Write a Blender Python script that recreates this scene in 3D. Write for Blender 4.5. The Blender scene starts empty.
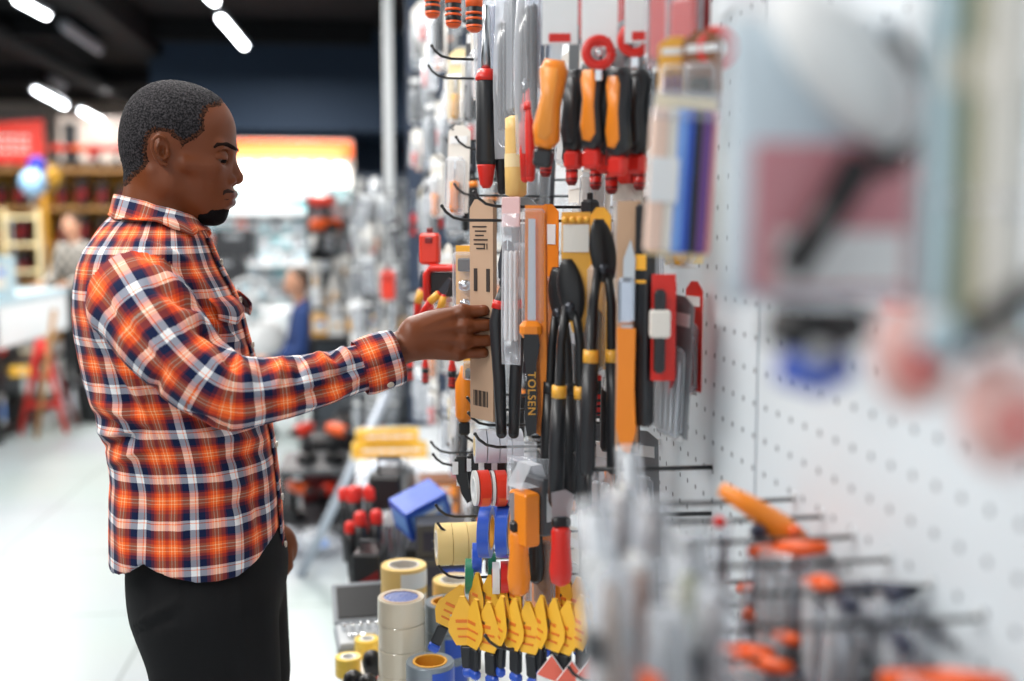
import bpy, bmesh, math, random
import numpy as np
from mathutils import Vector, Matrix, noise

random.seed(7)
PI = math.pi
S = bpy.context.scene
C = S.collection

# ------------------------------------------------------------------ camera
FPX = 1100.0
PITCH = math.atan(110.5 / FPX)
YAW = math.atan(137.0 * math.cos(PITCH) / FPX)
CAM = Vector((0, 0, 1.55))
cam_d = bpy.data.cameras.new('camera')
cam = bpy.data.objects.new('camera', cam_d)
C.objects.link(cam)
cam.location = CAM
cam.rotation_euler = (PI / 2 - PITCH, 0, -YAW)
cam_d.sensor_width = 36
cam_d.lens = FPX / 1024 * 36
cam_d.clip_start = 0.02
cam_d.dof.use_dof = True
cam_d.dof.focus_distance = 1.79
cam_d.dof.aperture_fstop = 1.6
S.camera = cam
RC = Matrix.Rotation(-YAW, 3, 'Z') @ Matrix.Rotation(PI / 2 - PITCH, 3, 'X')

# ------------------------------------------------------------------ world, exposure
S.view_settings.view_transform = 'Standard'
S.view_settings.look = 'None'
S.view_settings.gamma = 1
S.view_settings.use_curve_mapping = False
S.view_settings.exposure = 0.58
W = bpy.data.worlds.new('store_air')
S.world = W
W.use_nodes = True
W.node_tree.nodes['Background'].inputs[0].default_value = (0.93, 0.97, 1.0, 1)
W.node_tree.nodes['Background'].inputs[1].default_value = 0.66


def area_lamp(name, loc, sx, sy, power, col=(1, 0.98, 0.95), rot=(0, 0, 0)):
    d = bpy.data.lights.new(name, 'AREA')
    d.shape = 'RECTANGLE'
    d.size, d.size_y = sx, sy
    d.energy = power
    d.color = col
    o = bpy.data.objects.new(name, d)
    C.objects.link(o)
    o.location = loc
    o.rotation_euler = rot
    return o


# light from the ceiling luminaires, with added fill lamps among them
area_lamp('ceiling_and_fill_lamp', (-1.6, 0.8, 3.1), 0.25, 3.0, 66)
area_lamp('ceiling_and_fill_lamp', (-0.30, 2.3, 3.1), 0.25, 1.6, 20)  # extra fill lamp, added to brighten the hand and the near goods
area_lamp('ceiling_and_fill_lamp', (-0.6, 4.2, 3.1), 0.25, 2.6, 36)
area_lamp('ceiling_and_fill_lamp', (-4.2, 14.6, 3.3), 2.5, .3, 90)  # added fill lamp, brightens the dark shelving and person at the far left
area_lamp('ceiling_and_fill_lamp', (-2.4, 5.5, 3.1), 0.25, 3.0, 62)
area_lamp('ceiling_and_fill_lamp', (-4.2, 3.5, 3.1), 0.25, 3.0, 60)
area_lamp('ceiling_and_fill_lamp', (-0.8, 9.0, 3.1), 0.25, 3.0, 115)
area_lamp('ceiling_and_fill_lamp', (-3.6, 10.5, 3.1), 0.25, 3.0, 110)


def ray(px, py):
    return RC @ Vector(((px - 512) / FPX, -(py - 340.5) / FPX, -1))


def P(px, py, Y):
    """point seen at photo position (px, py) at real distance Y down the aisle"""
    d = ray(px, py)
    return CAM + d * (Y / d.y)


def PX(px, py, X):
    d = ray(px, py)
    return CAM + d * (X / d.x)


def PZ(px, py, z):
    d = ray(px, py)
    return CAM + d * ((z - CAM.z) / d.z)


def proj(p):
    q = RC.transposed() @ (Vector(p) - CAM)
    return 512 + FPX * q.x / -q.z, 340.5 - FPX * q.y / -q.z


RCn = np.array(RC)
CAMn = np.array(CAM)


def projn(V):
    q = (V - CAMn) @ RCn
    return 512 + FPX * q[:, 0] / -q[:, 2], 340.5 - FPX * q[:, 1] / -q[:, 2]


# ------------------------------------------------------------------ materials
MATS = {}


def srgb(c):
    def f(v):
        v = v / 255
        return v / 12.92 if v <= 0.04045 else ((v + 0.055) / 1.055) ** 2.4
    return tuple(f(v) for v in c) + (1,)


def mat(name, rgb, rough=0.5, metal=0.0, emit=0.0, spec=0.5, bump=0.0, bscale=200, var=0.0, vscale=20, coat=0, sss=0):
    if name in MATS:
        return MATS[name]
    m = bpy.data.materials.new(name)
    m.use_nodes = True
    nt = m.node_tree
    b = nt.nodes['Principled BSDF']
    col = srgb(rgb)
    b.inputs['Base Color'].default_value = col
    b.inputs['Roughness'].default_value = rough
    b.inputs['Metallic'].default_value = metal
    b.inputs['Specular IOR Level'].default_value = spec
    b.inputs['Coat Weight'].default_value = coat
    if emit:
        b.inputs['Emission Color'].default_value = col
        b.inputs['Emission Strength'].default_value = emit
    if var or bump:
        tc = nt.nodes.new('ShaderNodeTexCoord')
    if var:
        n = nt.nodes.new('ShaderNodeTexNoise')
        n.inputs['Scale'].default_value = vscale
        n.inputs['Detail'].default_value = 3
        nt.links.new(tc.outputs['Object'], n.inputs['Vector'])
        hv = nt.nodes.new('ShaderNodeMix')
        hv.data_type = 'RGBA'
        hv.inputs[6].default_value = tuple(max(0, c * (1 - var)) for c in col[:3]) + (1,)
        hv.inputs[7].default_value = tuple(min(1, c * (1 + var)) for c in col[:3]) + (1,)
        nt.links.new(n.outputs['Fac'], hv.inputs[0])
        nt.links.new(hv.outputs[2], b.inputs['Base Color'])
    if bump:
        n2 = nt.nodes.new('ShaderNodeTexNoise')
        n2.inputs['Scale'].default_value = bscale
        nt.links.new(tc.outputs['Object'], n2.inputs['Vector'])
        bp = nt.nodes.new('ShaderNodeBump')
        bp.inputs['Strength'].default_value = bump
        bp.inputs['Distance'].default_value = 0.002
        nt.links.new(n2.outputs['Fac'], bp.inputs['Height'])
        nt.links.new(bp.outputs['Normal'], b.inputs['Normal'])
    MATS[name] = m
    return m


def clear_mat(name='clear_plastic', tint=(235, 240, 245), fac=0.3, rough=0.12):
    if name in MATS:
        return MATS[name]
    m = bpy.data.materials.new(name)
    m.use_nodes = True
    nt = m.node_tree
    nt.nodes.clear()
    o = nt.nodes.new('ShaderNodeOutputMaterial')
    mix = nt.nodes.new('ShaderNodeMixShader')
    tr = nt.nodes.new('ShaderNodeBsdfTransparent')
    pr = nt.nodes.new('ShaderNodeBsdfPrincipled')
    pr.inputs['Base Color'].default_value = srgb(tint)
    pr.inputs['Roughness'].default_value = rough
    pr.inputs['Specular IOR Level'].default_value = 0.9
    tr.inputs[0].default_value = (0.97, 0.98, 1, 1)
    fr = nt.nodes.new('ShaderNodeLayerWeight')
    fr.inputs[0].default_value = 0.35
    mr = nt.nodes.new('ShaderNodeMapRange')
    mr.inputs[3].default_value = fac * 0.5
    mr.inputs[4].default_value = min(1, fac * 2.2)
    nt.links.new(fr.outputs['Facing'], mr.inputs[0])
    nt.links.new(mr.outputs[0], mix.inputs[0])
    nt.links.new(tr.outputs[0], mix.inputs[1])
    nt.links.new(pr.outputs[0], mix.inputs[2])
    nt.links.new(mix.outputs[0], o.inputs[0])
    MATS[name] = m
    return m


# common colours
def K(name, **kw):
    tab = dict(
        black=(22, 23, 26), rubber=(34, 36, 40), darkgrey=(62, 64, 68), grey=(130, 134, 138), lightgrey=(190, 194, 197),
        white=(235, 237, 238), orange=(240, 138, 32), deeporange=(232, 92, 30), red=(214, 40, 30), darkred=(120, 22, 24),
        yellow=(240, 190, 50), gold=(232, 170, 60), blue=(40, 84, 190), navy=(26, 34, 60), teal=(60, 170, 178),
        green=(40, 130, 95), cream=(240, 220, 170), tan=(205, 178, 150), brown=(130, 82, 50), pink=(225, 150, 150),
        purple=(110, 70, 140), skyblue=(120, 165, 235), paleblue=(180, 205, 215), olive=(130, 130, 90), lime=(150, 190, 60),
        wood=(170, 125, 75), amber=(236, 196, 120), paper=(228, 224, 216), taupe=(142, 122, 108), mauvegrey=(122, 114, 114), peach=(240, 208, 190))
    return mat('plastic_' + name, tab[name], rough=kw.get('rough', 0.38))


STEEL = lambda: mat('brushed_steel', (190, 195, 200), rough=0.28, metal=1.0)
CHROME = lambda: mat('polished_steel', (225, 228, 232), rough=0.12, metal=1.0)
WIRE = lambda: mat('black_wire_coat', (28, 28, 30), rough=0.35, spec=0.6)
CLEAR = lambda: clear_mat()
FILM = lambda: clear_mat('glossy_film', (236, 240, 246), 0.30, 0.08)


# ------------------------------------------------------------------ mesh builder
class MB:
    def __init__(s):
        s.bm = bmesh.new()

    def _add(s, verts, faces, mi=0, smooth=False, M=None):
        vs = [s.bm.verts.new((M @ Vector(v)) if M else v) for v in verts]
        for f in faces:
            try:
                fc = s.bm.faces.new([vs[i] for i in f])
                fc.material_index = mi
                fc.smooth = smooth
            except ValueError:
                pass
        return s

    def box(s, c, d, bev=0.0, mi=0, M=None):
        x, y, z = c
        a, b, h = d[0] / 2, d[1] / 2, d[2] / 2
        if bev <= 0:
            v = [(x + i * a, y + j * b, z + k * h) for k in (-1, 1) for j in (-1, 1) for i in (-1, 1)]
            f = [(0, 2, 3, 1), (4, 5, 7, 6), (0, 1, 5, 4), (2, 6, 7, 3), (0, 4, 6, 2), (1, 3, 7, 5)]
            return s._add(v, f, mi, False, M)
        bev = min(bev, a * .95, b * .95, h * .95)
        # chamfered box through a rounded outline extruded in z with inset ends
        def ring(aa, bb, zz):
            r = bev
            pts = []
            for (sx, sy, st) in ((1, 1, 0), (-1, 1, 90), (-1, -1, 180), (1, -1, 270)):
                for t in (0, 45, 90):
                    an = math.radians(st + t)
                    pts.append((x + sx * (aa - r) + r * math.cos(an), y + sy * (bb - r) + r * math.sin(an), zz))
            return pts
        def shr(aa, bb, zz, k):
            return [(x + (p[0] - x) * k[0], y + (p[1] - y) * k[1], p[2]) for p in ring(aa, bb, zz)]
        k = ((a - bev * .7) / a, (b - bev * .7) / b)
        rings = [shr(a, b, z - h, k), ring(a, b, z - h + bev), ring(a, b, z + h - bev), shr(a, b, z + h, k)]
        return s.rings(rings, mi=mi, smooth=False, M=M)

    def rings(s, rings, mi=0, smooth=True, cap=True, M=None, closed=True):
        n = len(rings[0])
        v = [p for r in rings for p in r]
        f = []
        for i in range(len(rings) - 1):
            for j in range(n if closed else n - 1):
                k = (j + 1) % n
                f.append((i * n + j, i * n + k, (i + 1) * n + k, (i + 1) * n + j))
        if cap:
            f.append(tuple(range(n))[::-1])
            f.append(tuple(range((len(rings) - 1) * n, len(rings) * n)))
        return s._add(v, f, mi, smooth, M)

    def lathe(s, prof, n=20, axis='Z', c=(0, 0, 0), mi=0, smooth=True, cap=True, M=None, sy=1.0):
        rr = []
        for (r, h) in prof:
            ring = []
            for j in range(n):
                a = 2 * PI * j / n
                p = (r * math.cos(a), sy * r * math.sin(a), h)
                if axis == 'X':
                    p = (p[2], p[0], p[1])
                elif axis == 'Y':
                    p = (p[1], p[2], p[0])
                ring.append((p[0] + c[0], p[1] + c[1], p[2] + c[2]))
            rr.append(ring)
        return s.rings(rr, mi, smooth, cap, M)

    def annulus(s, r0, r1, h0, h1, n=28, axis='Z', c=(0, 0, 0), mi=0, M=None):
        prof = [(r0, h0), (r1, h0), (r1, h1), (r0, h1), (r0, h0)]
        return s.lathe(prof, n, axis, c, mi, False, False, M)

    def tube(s, pts, r, n=8, mi=0, M=None, cap=True):
        pts = [Vector(p) for p in pts]
        rs = r if isinstance(r, (list, tuple)) else [r] * len(pts)
        rr = []
        prev = None
        for i, p in enumerate(pts):
            t = (pts[min(i + 1, len(pts) - 1)] - pts[max(i - 1, 0)]).normalized()
            if prev is None:
                a = t.orthogonal().normalized()
            else:
                a = (prev - t * prev.dot(t))
                a = a.normalized() if a.length > 1e-6 else t.orthogonal().normalized()
            prev = a
            b = t.cross(a)
            rr.append([tuple(p + (a * math.cos(2 * PI * j / n) + b * math.sin(2 * PI * j / n)) * rs[i]) for j in range(n)])
        return s.rings(rr, mi, True, cap, M)

    def prism(s, poly, axis='X', h0=0, h1=0.01, mi=0, M=None, smooth=False):
        def pt(a, b, h):
            return {'X': (h, a, b), 'Y': (a, h, b), 'Z': (a, b, h)}[axis]
        return s.rings([[pt(a, b, h0) for a, b in poly], [pt(a, b, h1) for a, b in poly]], mi, smooth, True, M)

    def ball(s, c, r, n=14, mi=0, M=None):
        r = (r, r, r) if not hasattr(r, '__len__') else r
        rr = []
        m = max(6, n // 2)
        for i in range(m + 1):
            t = -PI / 2 + PI * (i + (1e-3 if i == 0 else -1e-3 if i == m else 0)) / m
            rr.append([(c[0] + r[0] * math.cos(t) * math.cos(2 * PI * j / n), c[1] + r[1] * math.cos(t) * math.sin(2 * PI * j / n),
                        c[2] + r[2] * math.sin(t)) for j in range(n)])
        return s.rings(rr, mi, True, True, M)

    def build(s, name, mats, parent=None, loc=None):
        me = bpy.data.meshes.new(name)
        bmesh.ops.recalc_face_normals(s.bm, faces=s.bm.faces)
        s.bm.to_mesh(me)
        s.bm.free()
        for m in (mats if isinstance(mats, (list, tuple)) else [mats]):
            me.materials.append(m)
        return link(name, me, parent, loc)


def link(name, me, parent=None, loc=None):
    o = bpy.data.objects.new(name, me)
    C.objects.link(o)
    if parent:
        o.parent = parent
    if loc is not None:
        o.location = loc
    return o


def tag(o, label=None, cat=None, group=None, kind=None):
    if label:
        o['label'] = label
    if cat:
        o['category'] = cat
    if group:
        o['group'] = group
    if kind:
        o['kind'] = kind
    return o


def thing(name, label, cat, loc=(0, 0, 0), rot=(0, 0, 0), group=None):
    o = bpy.data.objects.new(name, None)
    o.empty_display_size = 0.02
    C.objects.link(o)
    o.location = loc
    o.rotation_euler = rot
    return tag(o, label, cat, group)


def copy_tree(o, parent=None):
    c = o.copy()
    C.objects.link(c)
    c.parent = parent
    for ch in list(KIDS.get(o.name, o.children)):
        copy_tree(ch, c)
    return c


KIDS = {}


def struct(o):
    o['kind'] = 'structure'
    return o


PROTO = {}


def make(key, builder, label, cat, loc, rot=(0, 0, 0), group=None, scale=None):
    """first use builds the thing itself, later uses copy it with all its parts"""
    if key in PROTO:
        o = copy_tree(PROTO[key])
        if 'group' in o:
            del o['group']
        o.scale = (1, 1, 1)
    else:
        o = builder()
        PROTO[key] = o
        bpy.context.view_layer.update()
    o.location = loc
    o.rotation_euler = rot
    if scale:
        o.scale = (scale,) * 3 if not hasattr(scale, '__len__') else scale
    tag(o, label, cat, group)
    return o


def E(name):
    o = bpy.data.objects.new(name, None)
    o.empty_display_size = 0.02
    C.objects.link(o)
    return o


def glyphs(text, name, m, parent, loc, rot, size, depth=0.0004, align='CENTER', spacing=1.0):
    cu = bpy.data.curves.new(name, 'FONT')
    cu.body = text
    cu.size = size
    cu.extrude = depth
    cu.align_x = align
    cu.align_y = 'CENTER'
    cu.space_character = spacing
    to = bpy.data.objects.new(name, cu)
    C.objects.link(to)
    dg = bpy.context.evaluated_depsgraph_get()
    me = bpy.data.meshes.new_from_object(to.evaluated_get(dg))
    bpy.data.objects.remove(to)
    me.materials.clear()
    me.materials.append(m)
    o = link(name, me, parent, loc)
    o.rotation_euler = rot
    return o


# ------------------------------------------------------------------ signed-distance modelling (smooth bodies)
def smin(a, b, k):
    h = np.clip(0.5 + 0.5 * (b - a) / k, 0, 1)
    return b * (1 - h) + a * h - k * h * (1 - h)


def smax(a, b, k):
    return -smin(-a, -b, k)


def d_ell(p, c, r, rot=None):
    q = p - np.array(c, dtype=np.float32)
    if rot is not None:
        q = q @ np.array(rot, dtype=np.float32)
    r = np.array(r, dtype=np.float32)
    k0 = np.linalg.norm(q / r, axis=-1)
    k1 = np.linalg.norm(q / (r * r), axis=-1) + 1e-9
    return k0 * (k0 - 1) / k1


def d_cone(p, a, b, ra, rb):
    a = np.array(a, dtype=np.float32)
    b = np.array(b, dtype=np.float32)
    ba = b - a
    t = np.clip(((p - a) @ ba) / (ba @ ba + 1e-12), 0, 1)
    d = np.linalg.norm(p - a - t[..., None] * ba, axis=-1)
    return d - (ra + (rb - ra) * t)


def d_chain(p, pts, rs, k=0.0):
    d = None
    for i in range(len(pts) - 1):
        e = d_cone(p, pts[i], pts[i + 1], rs[i], rs[i + 1])
        d = e if d is None else (smin(d, e, k) if k else np.minimum(d, e))
    return d


def polygonise(fn, lo, hi, h):
    """surface nets on a regular grid"""
    lo = np.array(lo, float)
    hi = np.array(hi, float)
    n = np.ceil((hi - lo) / h).astype(int) + 1
    ax = [lo[i] + h * np.arange(n[i]) for i in range(3)]
    F = np.empty(n, np.float32)
    for i0 in range(0, n[0], 24):
        G = np.stack(np.meshgrid(ax[0][i0:i0 + 24], ax[1], ax[2], indexing='ij'), -1).astype(np.float32)
        F[i0:i0 + 24] = fn(G)
    ins = F < 0
    cnt = np.zeros(n - 1, np.int32)
    acc = np.zeros(tuple(n - 1) + (3,), np.float32)
    sl = lambda d: slice(d, d - 1 if d - 1 != 0 else None) if d == 0 else slice(1, None)
    def sub(A, o):
        return A[o[0]:o[0] + n[0] - 1, o[1]:o[1] + n[1] - 1, o[2]:o[2] + n[2] - 1]
    for a in range(3):
        for b in (0, 1):
            for c in (0, 1):
                o1 = [0, 0, 0]
                o1[(a + 1) % 3] = b
                o1[(a + 2) % 3] = c
                o2 = list(o1)
                o2[a] = 1
                f1, f2 = sub(F, o1), sub(F, o2)
                cr = sub(ins, o1) != sub(ins, o2)
                t = np.where(cr, f1 / np.where(cr, f1 - f2, 1), 0)
                cnt += cr
                for d in range(3):
                    acc[..., d] += np.where(cr, o1[d] + (t if d == a else 0), 0)
    act = cnt > 0
    idx = -np.ones(act.shape, np.int64)
    idx[act] = np.arange(act.sum())
    ijk = np.argwhere(act)
    V = lo + h * (ijk + acc[act] / cnt[act][:, None])
    faces = []
    for a in range(3):
        s1 = [slice(1, n[d] - 1) for d in range(3)]
        s2 = list(s1)
        s1[a] = slice(0, n[a] - 1)
        s2[a] = slice(1, n[a])
        i1, i2 = ins[tuple(s1)], ins[tuple(s2)]
        e = np.argwhere(i1 != i2)
        base = e.copy()
        for d in range(3):
            if d != a:
                base[:, d] += 1
        b, c = (a + 1) % 3, (a + 2) % 3
        q = []
        for (ob, oc) in ((-1, -1), (0, -1), (0, 0), (-1, 0)):
            t = base.copy()
            t[:, b] += ob
            t[:, c] += oc
            q.append(idx[t[:, 0], t[:, 1], t[:, 2]])
        q = np.stack(q, 1)
        fl = ~i1[i1 != i2]
        q[fl] = q[fl][:, ::-1]
        faces.append(q)
    Fc = np.concatenate(faces)
    Fc = Fc[(Fc >= 0).all(1)]
    return V, Fc


def mesh_np(name, V, Fc, mats, fmat=None, uv=None, smooth=True):
    me = bpy.data.meshes.new(name)
    me.vertices.add(len(V))
    me.vertices.foreach_set('co', np.asarray(V, np.float32).ravel())
    me.loops.add(len(Fc) * 4)
    me.loops.foreach_set('vertex_index', Fc.ravel().astype(np.int32))
    me.polygons.add(len(Fc))
    me.polygons.foreach_set('loop_start', np.arange(0, len(Fc) * 4, 4, dtype=np.int32))
    me.update(calc_edges=True)
    me.polygons.foreach_set('use_smooth', np.full(len(Fc), smooth))
    for m in mats:
        me.materials.append(m)
    if fmat is not None:
        me.polygons.foreach_set('material_index', fmat.astype(np.int32))
    if uv is not None:
        l = me.uv_layers.new(name='cloth')
        l.data.foreach_set('uv', np.asarray(uv, np.float32).ravel())
    me.validate()
    me.update()
    return me


def relax(V, Fc, it=2, w=0.5):
    for _ in range(it):
        A = np.zeros_like(V)
        n = np.zeros(len(V))
        for k in range(4):
            for o in (1, 3):
                np.add.at(A, Fc[:, k], V[Fc[:, (k + o) % 4]])
                np.add.at(n, Fc[:, k], 1)
        V = V * (1 - w) + w * A / np.maximum(n, 1)[:, None]
    return V


def vnormals(V, Fc):
    a, b, c, d = (V[Fc[:, i]] for i in range(4))
    fn = np.cross(c - a, d - b)
    N = np.zeros_like(V)
    for k in range(4):
        np.add.at(N, Fc[:, k], fn)
    return N / (np.linalg.norm(N, axis=1)[:, None] + 1e-12)
# ================================================================== THE CUSTOMER
YB = 1.92
mpp = YB / 1108.0            # metres per photo pixel at the body's middle plane


def A3(px, py, dy=0.0):
    return tuple(P(px, py, YB + dy))


def mir(p):
    return (p[0], 2 * YB - p[1], p[2])


def both(fn):
    def g(p):
        q = p.copy()
        q[..., 1] = YB - np.abs(q[..., 1] - YB)
        return fn(q)
    return g


def rotxz(deg):
    a = math.radians(deg)
    return [[math.cos(a), 0, -math.sin(a)], [0, 1, 0], [math.sin(a), 0, math.cos(a)]]


def head_raw(p0, ears=True):
    p = p0.copy()
    p[..., 1] = YB - np.abs(p[..., 1] - YB)
    m = mpp
    cr = d_ell(p, A3(172.5, 132), (47 * m, .075, 48 * m))
    cr = smin(cr, d_ell(p, A3(189, 132.5), (44.5 * m, .068, 44 * m)), .012)
    cr = smin(cr, d_ell(p, A3(160, 150), (36 * m, .064, 40 * m)), .015)
    face = d_ell(p, A3(199, 168), (34 * m, .058, 44 * m))
    d = smin(cr, face, .02)
    jaw = d_cone(p, A3(170, 184, -.046), A3(209, 212, -.016), .017, .014)
    d = smin(d, jaw, .022)
    d = smin(d, d_cone(p, A3(169, 160, -.052), A3(171, 186, -.046), .014, .016), .018)
    d = smin(d, d_ell(p, A3(200, 195), (26 * m, .036, 24 * m)), .02)
    chin = d_ell(p, A3(215, 213), (10 * m, .016, 9.5 * m))
    d = smin(d, chin, .014)
    # muzzle, lips
    d = smin(d, d_ell(p, A3(222, 197), (10 * m, .025, 13 * m)), .012)
    # cheek bone
    d = smin(d, d_cone(p, A3(214, 168, -.040), A3(186, 164, -.058), .011, .010), .016)
    # brow ridge and forehead
    d = smin(d, d_cone(p, A3(229.5, 148.5, -.006), A3(220, 146, -.042), .0085, .0075), .012)
    # eye socket
    d = smax(d, -d_ell(p, A3(226, 157, -.034), (9 * m, .014, 6.5 * m)), .009)
    # eyelids: upper and lower around the ball
    ball = A3(216.5, 157, -.033)
    lid = d_ell(p, ball, (.0150, .0150, .0150))
    d = smin(d, lid, .003)
    # nose
    nb = d_cone(p, A3(227.5, 155), A3(236.0, 176), .0080, .0115)
    d = smin(d, nb, .007)
    d = smin(d, d_ell(p, A3(236.6, 178.3), (6.6 * m, .0125, 6.0 * m)), .004)
    d = smin(d, d_ell(p, A3(229.2, 179.8, -.0150), (6.8 * m, .0095, 5.4 * m)), .004)
    d = smax(d, -d_ell(p, A3(233.0, 184.5, -.0085), (3.6 * m, .0040, 2.0 * m)), .002)
    # crease beside the nose wing
    d = d + .0016 * np.exp(-(d_cone(p, A3(223.5, 177, -.022), A3(219, 190, -.030), .0, .0) / .004) ** 2)
    # lips
    d = smin(d, d_chain(p, [A3(233.6, 194.2, 0), A3(231.0, 195.2, -.012), A3(223.5, 197.0, -.024)], [.0072, .0068, .0032]), .004)
    d = smin(d, d_chain(p, [A3(231.0, 202.2, 0), A3(228.8, 201.8, -.012), A3(223, 198.8, -.023)], [.0084, .0076, .0035]), .004)
    mouth = d_chain(p, [A3(236, 198.3, 0), A3(232, 198.4, -.011), A3(224, 198.2, -.025)], [.0009, .0009, .0006])
    d = smax(d, -mouth, .0025)
    # neck
    nk = d_cone(p, A3(158, 188), A3(150, 262), .054, .064)
    nk = smin(nk, d_cone(p, A3(176, 205), A3(170, 250), .030, .038), .03)
    nk = smin(nk, d_cone(p, A3(152, 172, -.052), A3(176, 240, -.022), .012, .011), .02)
    d = smin(d, nk, .016)
    return d


EAR_C = A3(160.3, 150.5, -.080)


def ear_sdf(p0):
    p = p0.copy()
    p[..., 1] = YB - np.abs(p[..., 1] - YB)

    def e(px, py, dy=0.0):
        return A3(px, py, -.079 + dy)
    d = d_ell(p, e(160.5, 149, .006), (8.0 * mpp, .0075, 14 * mpp))
    rim = [e(165, 146, .006), e(163.5, 138.5, .0), e(158, 135.8, -.007), e(152.8, 140, -.011), e(152.0, 148, -.010), e(155.5, 157, -.006), e(161, 163.5, -.001), e(166, 165, .003)]
    d = smin(d, d_chain(p, rim, [.0028, .0030, .0030, .0031, .0030, .0030, .0038, .0034]), .003)
    anti = [e(160.5, 141, .0), e(157.5, 147, -.003), e(159.5, 156, -.002), e(164.5, 159, .0)]
    d = smin(d, d_chain(p, anti, [.0020, .0022, .0022, .0020]), .003)
    d = smax(d, -d_ell(p, e(163.0, 151, -.003), (3.6 * mpp, .0085, 5.5 * mpp)), .003)
    d = smin(d, d_ell(p, e(167.3, 152.5, .004), (2.2 * mpp, .005, 3.6 * mpp)), .002)
    return d


def head_sdf(p):
    return smin(head_raw(p), ear_sdf(p), .003)


# ---- right hand on the package
YH = 1.765


def h(px, py, dy=0.0):
    return tuple(P(px, py, YH + dy))


def hand_sdf(p):
    # wrist, metacarpals, back of the hand
    d = d_cone(p, h(388, 352, .004), h(412, 345, .003), .029, .0255)
    d = smin(d, d_ell(p, h(440, 334, .004), (.050, .0185, .0375)), .02)
    mc = [(466, 312, -.004), (470, 326, -.010), (468, 341, -.009), (462, 353, -.003)]
    for (x, y, dy) in mc:
        d = smin(d, d_cone(p, h(414, 338 + (y - 338) * .35, .004), h(x - 5, y, dy + .003), .020, .0125), .013)
    fingers = [
        [(464, 312, -.004, .0108), (483.5, 310.5, -.004, .0088), (477.5, 313, .019, .0078), (470, 316, .023, .0068)],
        [(466, 326, -.009, .0112), (486.8, 325, -.007, .0092), (482, 328, .020, .0082), (473, 330, .024, .0070)],
        [(465, 341, -.008, .0108), (487.0, 340.5, -.006, .0090), (482, 343, .019, .0080), (474, 344, .023, .0068)],
        [(459, 353, -.002, .0098), (483.5, 352.8, -.004, .0080), (479, 354, .016, .0072), (472, 355, .020, .0062)],
    ]
    f = None
    for ch in fingers:
        g = d_chain(p, [h(a, b, c) for a, b, c, r in ch], [r for a, b, c, r in ch], .003)
        # knuckle
        g = smin(g, d_ell(p, h(ch[0][0] - 1, ch[0][1], ch[0][2] - .002), (.0115, .0105, .0112)), .006)
        f = g if f is None else smin(f, g, .0022)
    d = smin(d, f, .007)
    # thumb on the far side of the package
    th = d_chain(p, [h(412, 334, .012), h(436, 322, .038), h(462, 318, .050), (P(482, 318, YH + .047))[:]], [.016, .0150, .0115, .0095], .006)
    d = smin(d, th, .012)
    # tendon and knuckle relief
    for (x, y, dy) in mc:
        t = d_cone(p, h(425, 337 + (y - 337) * .45, -.016), h(x - 4, y, dy - .012), .0, .0)
        d = d - .0013 * np.exp(-(t / .004) ** 2)
    for (x, y) in ((457, 319), (458, 333.5), (454, 347)):
        t = np.linalg.norm(p - np.array(h(x, y, -.014), np.float32), axis=-1)
        d = d + .0018 * np.exp(-(t / .007) ** 2)
    return d


# ---- torso sections and sleeve paths (cloth)
# photo row, back edge, front edge, half width across the shoulders
SEC = np.array([
    (206, 122, 188, .060), (218, 110, 196, .080), (226, 103, 201, .112), (238, 94, 208, .150), (250, 86, 213, .180),
    (265, 79.5, 219, .198), (285, 75, 230, .205), (305, 73.5, 239, .204), (330, 75.5, 245, .200), (355, 80, 252, .196), (385, 87, 261, .188),
    (410, 94, 267, .180), (432, 101, 271, .174), (450, 106.5, 273.5, .172), (470, 110, 276, .174), (500, 109, 279, .182),
    (545, 110, 282, .192), (590, 113, 285, .198), (620, 113, 287, .200)], float)
SZ, SX0, SX1, SW = [], [], [], SEC[:, 3]
SEC[:, 1] += np.interp(SEC[:, 0], [206, 230, 260, 420, 600], [0, 2, 7, 6, 4])
for row in SEC:
    a, b = P(row[1], row[0], YB), P(row[2], row[0], YB)
    SZ.append((a.z + b.z) / 2)
    SX0.append(a.x)
    SX1.append(b.x)
SZ, SX0, SX1 = map(np.array, (SZ, SX0, SX1))
o_ = np.argsort(SZ)
SZs, SX0s, SX1s, SWs = SZ[o_], SX0[o_], SX1[o_], SW[o_]


def sec(z):
    x0, x1, w = np.interp(z, SZs, SX0s), np.interp(z, SZs, SX1s), np.interp(z, SZs, SWs)
    return (x0 + x1) / 2, (x1 - x0) / 2, w


def torso_sdf(p, off=0.0):
    cx, rx, w = sec(p[..., 2])
    x = np.abs(p[..., 0] - cx) / (rx - off)
    y = np.abs(p[..., 1] - YB) / (w - off)
    n = 2.35
    q = (x ** n + y ** n) ** (1 / n)
    d = (q - 1) * np.minimum(rx, w)
    return smax(d, p[..., 2] - (SZs[-1]), .01)


def spline(pts, n=14):
    """Catmull-Rom through (x,y,z,r)"""
    q = [np.array(a, float) for a in pts]
    q = [2 * q[0] - q[1]] + q + [2 * q[-1] - q[-2]]
    out = []
    for i in range(1, len(q) - 2):
        for k in range(n):
            t = k / n
            out.append(.5 * ((2 * q[i]) + (-q[i - 1] + q[i + 1]) * t + (2 * q[i - 1] - 5 * q[i] + 4 * q[i + 1] - q[i + 2]) * t * t
                             + (-q[i - 1] + 3 * q[i] - 3 * q[i + 1] + q[i + 2]) * t ** 3))
    out.append(q[-2])
    return np.array(out)


def PY(px, py, Y, r):
    v = P(px, py, Y)
    return (v.x, v.y, v.z, r)


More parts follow.
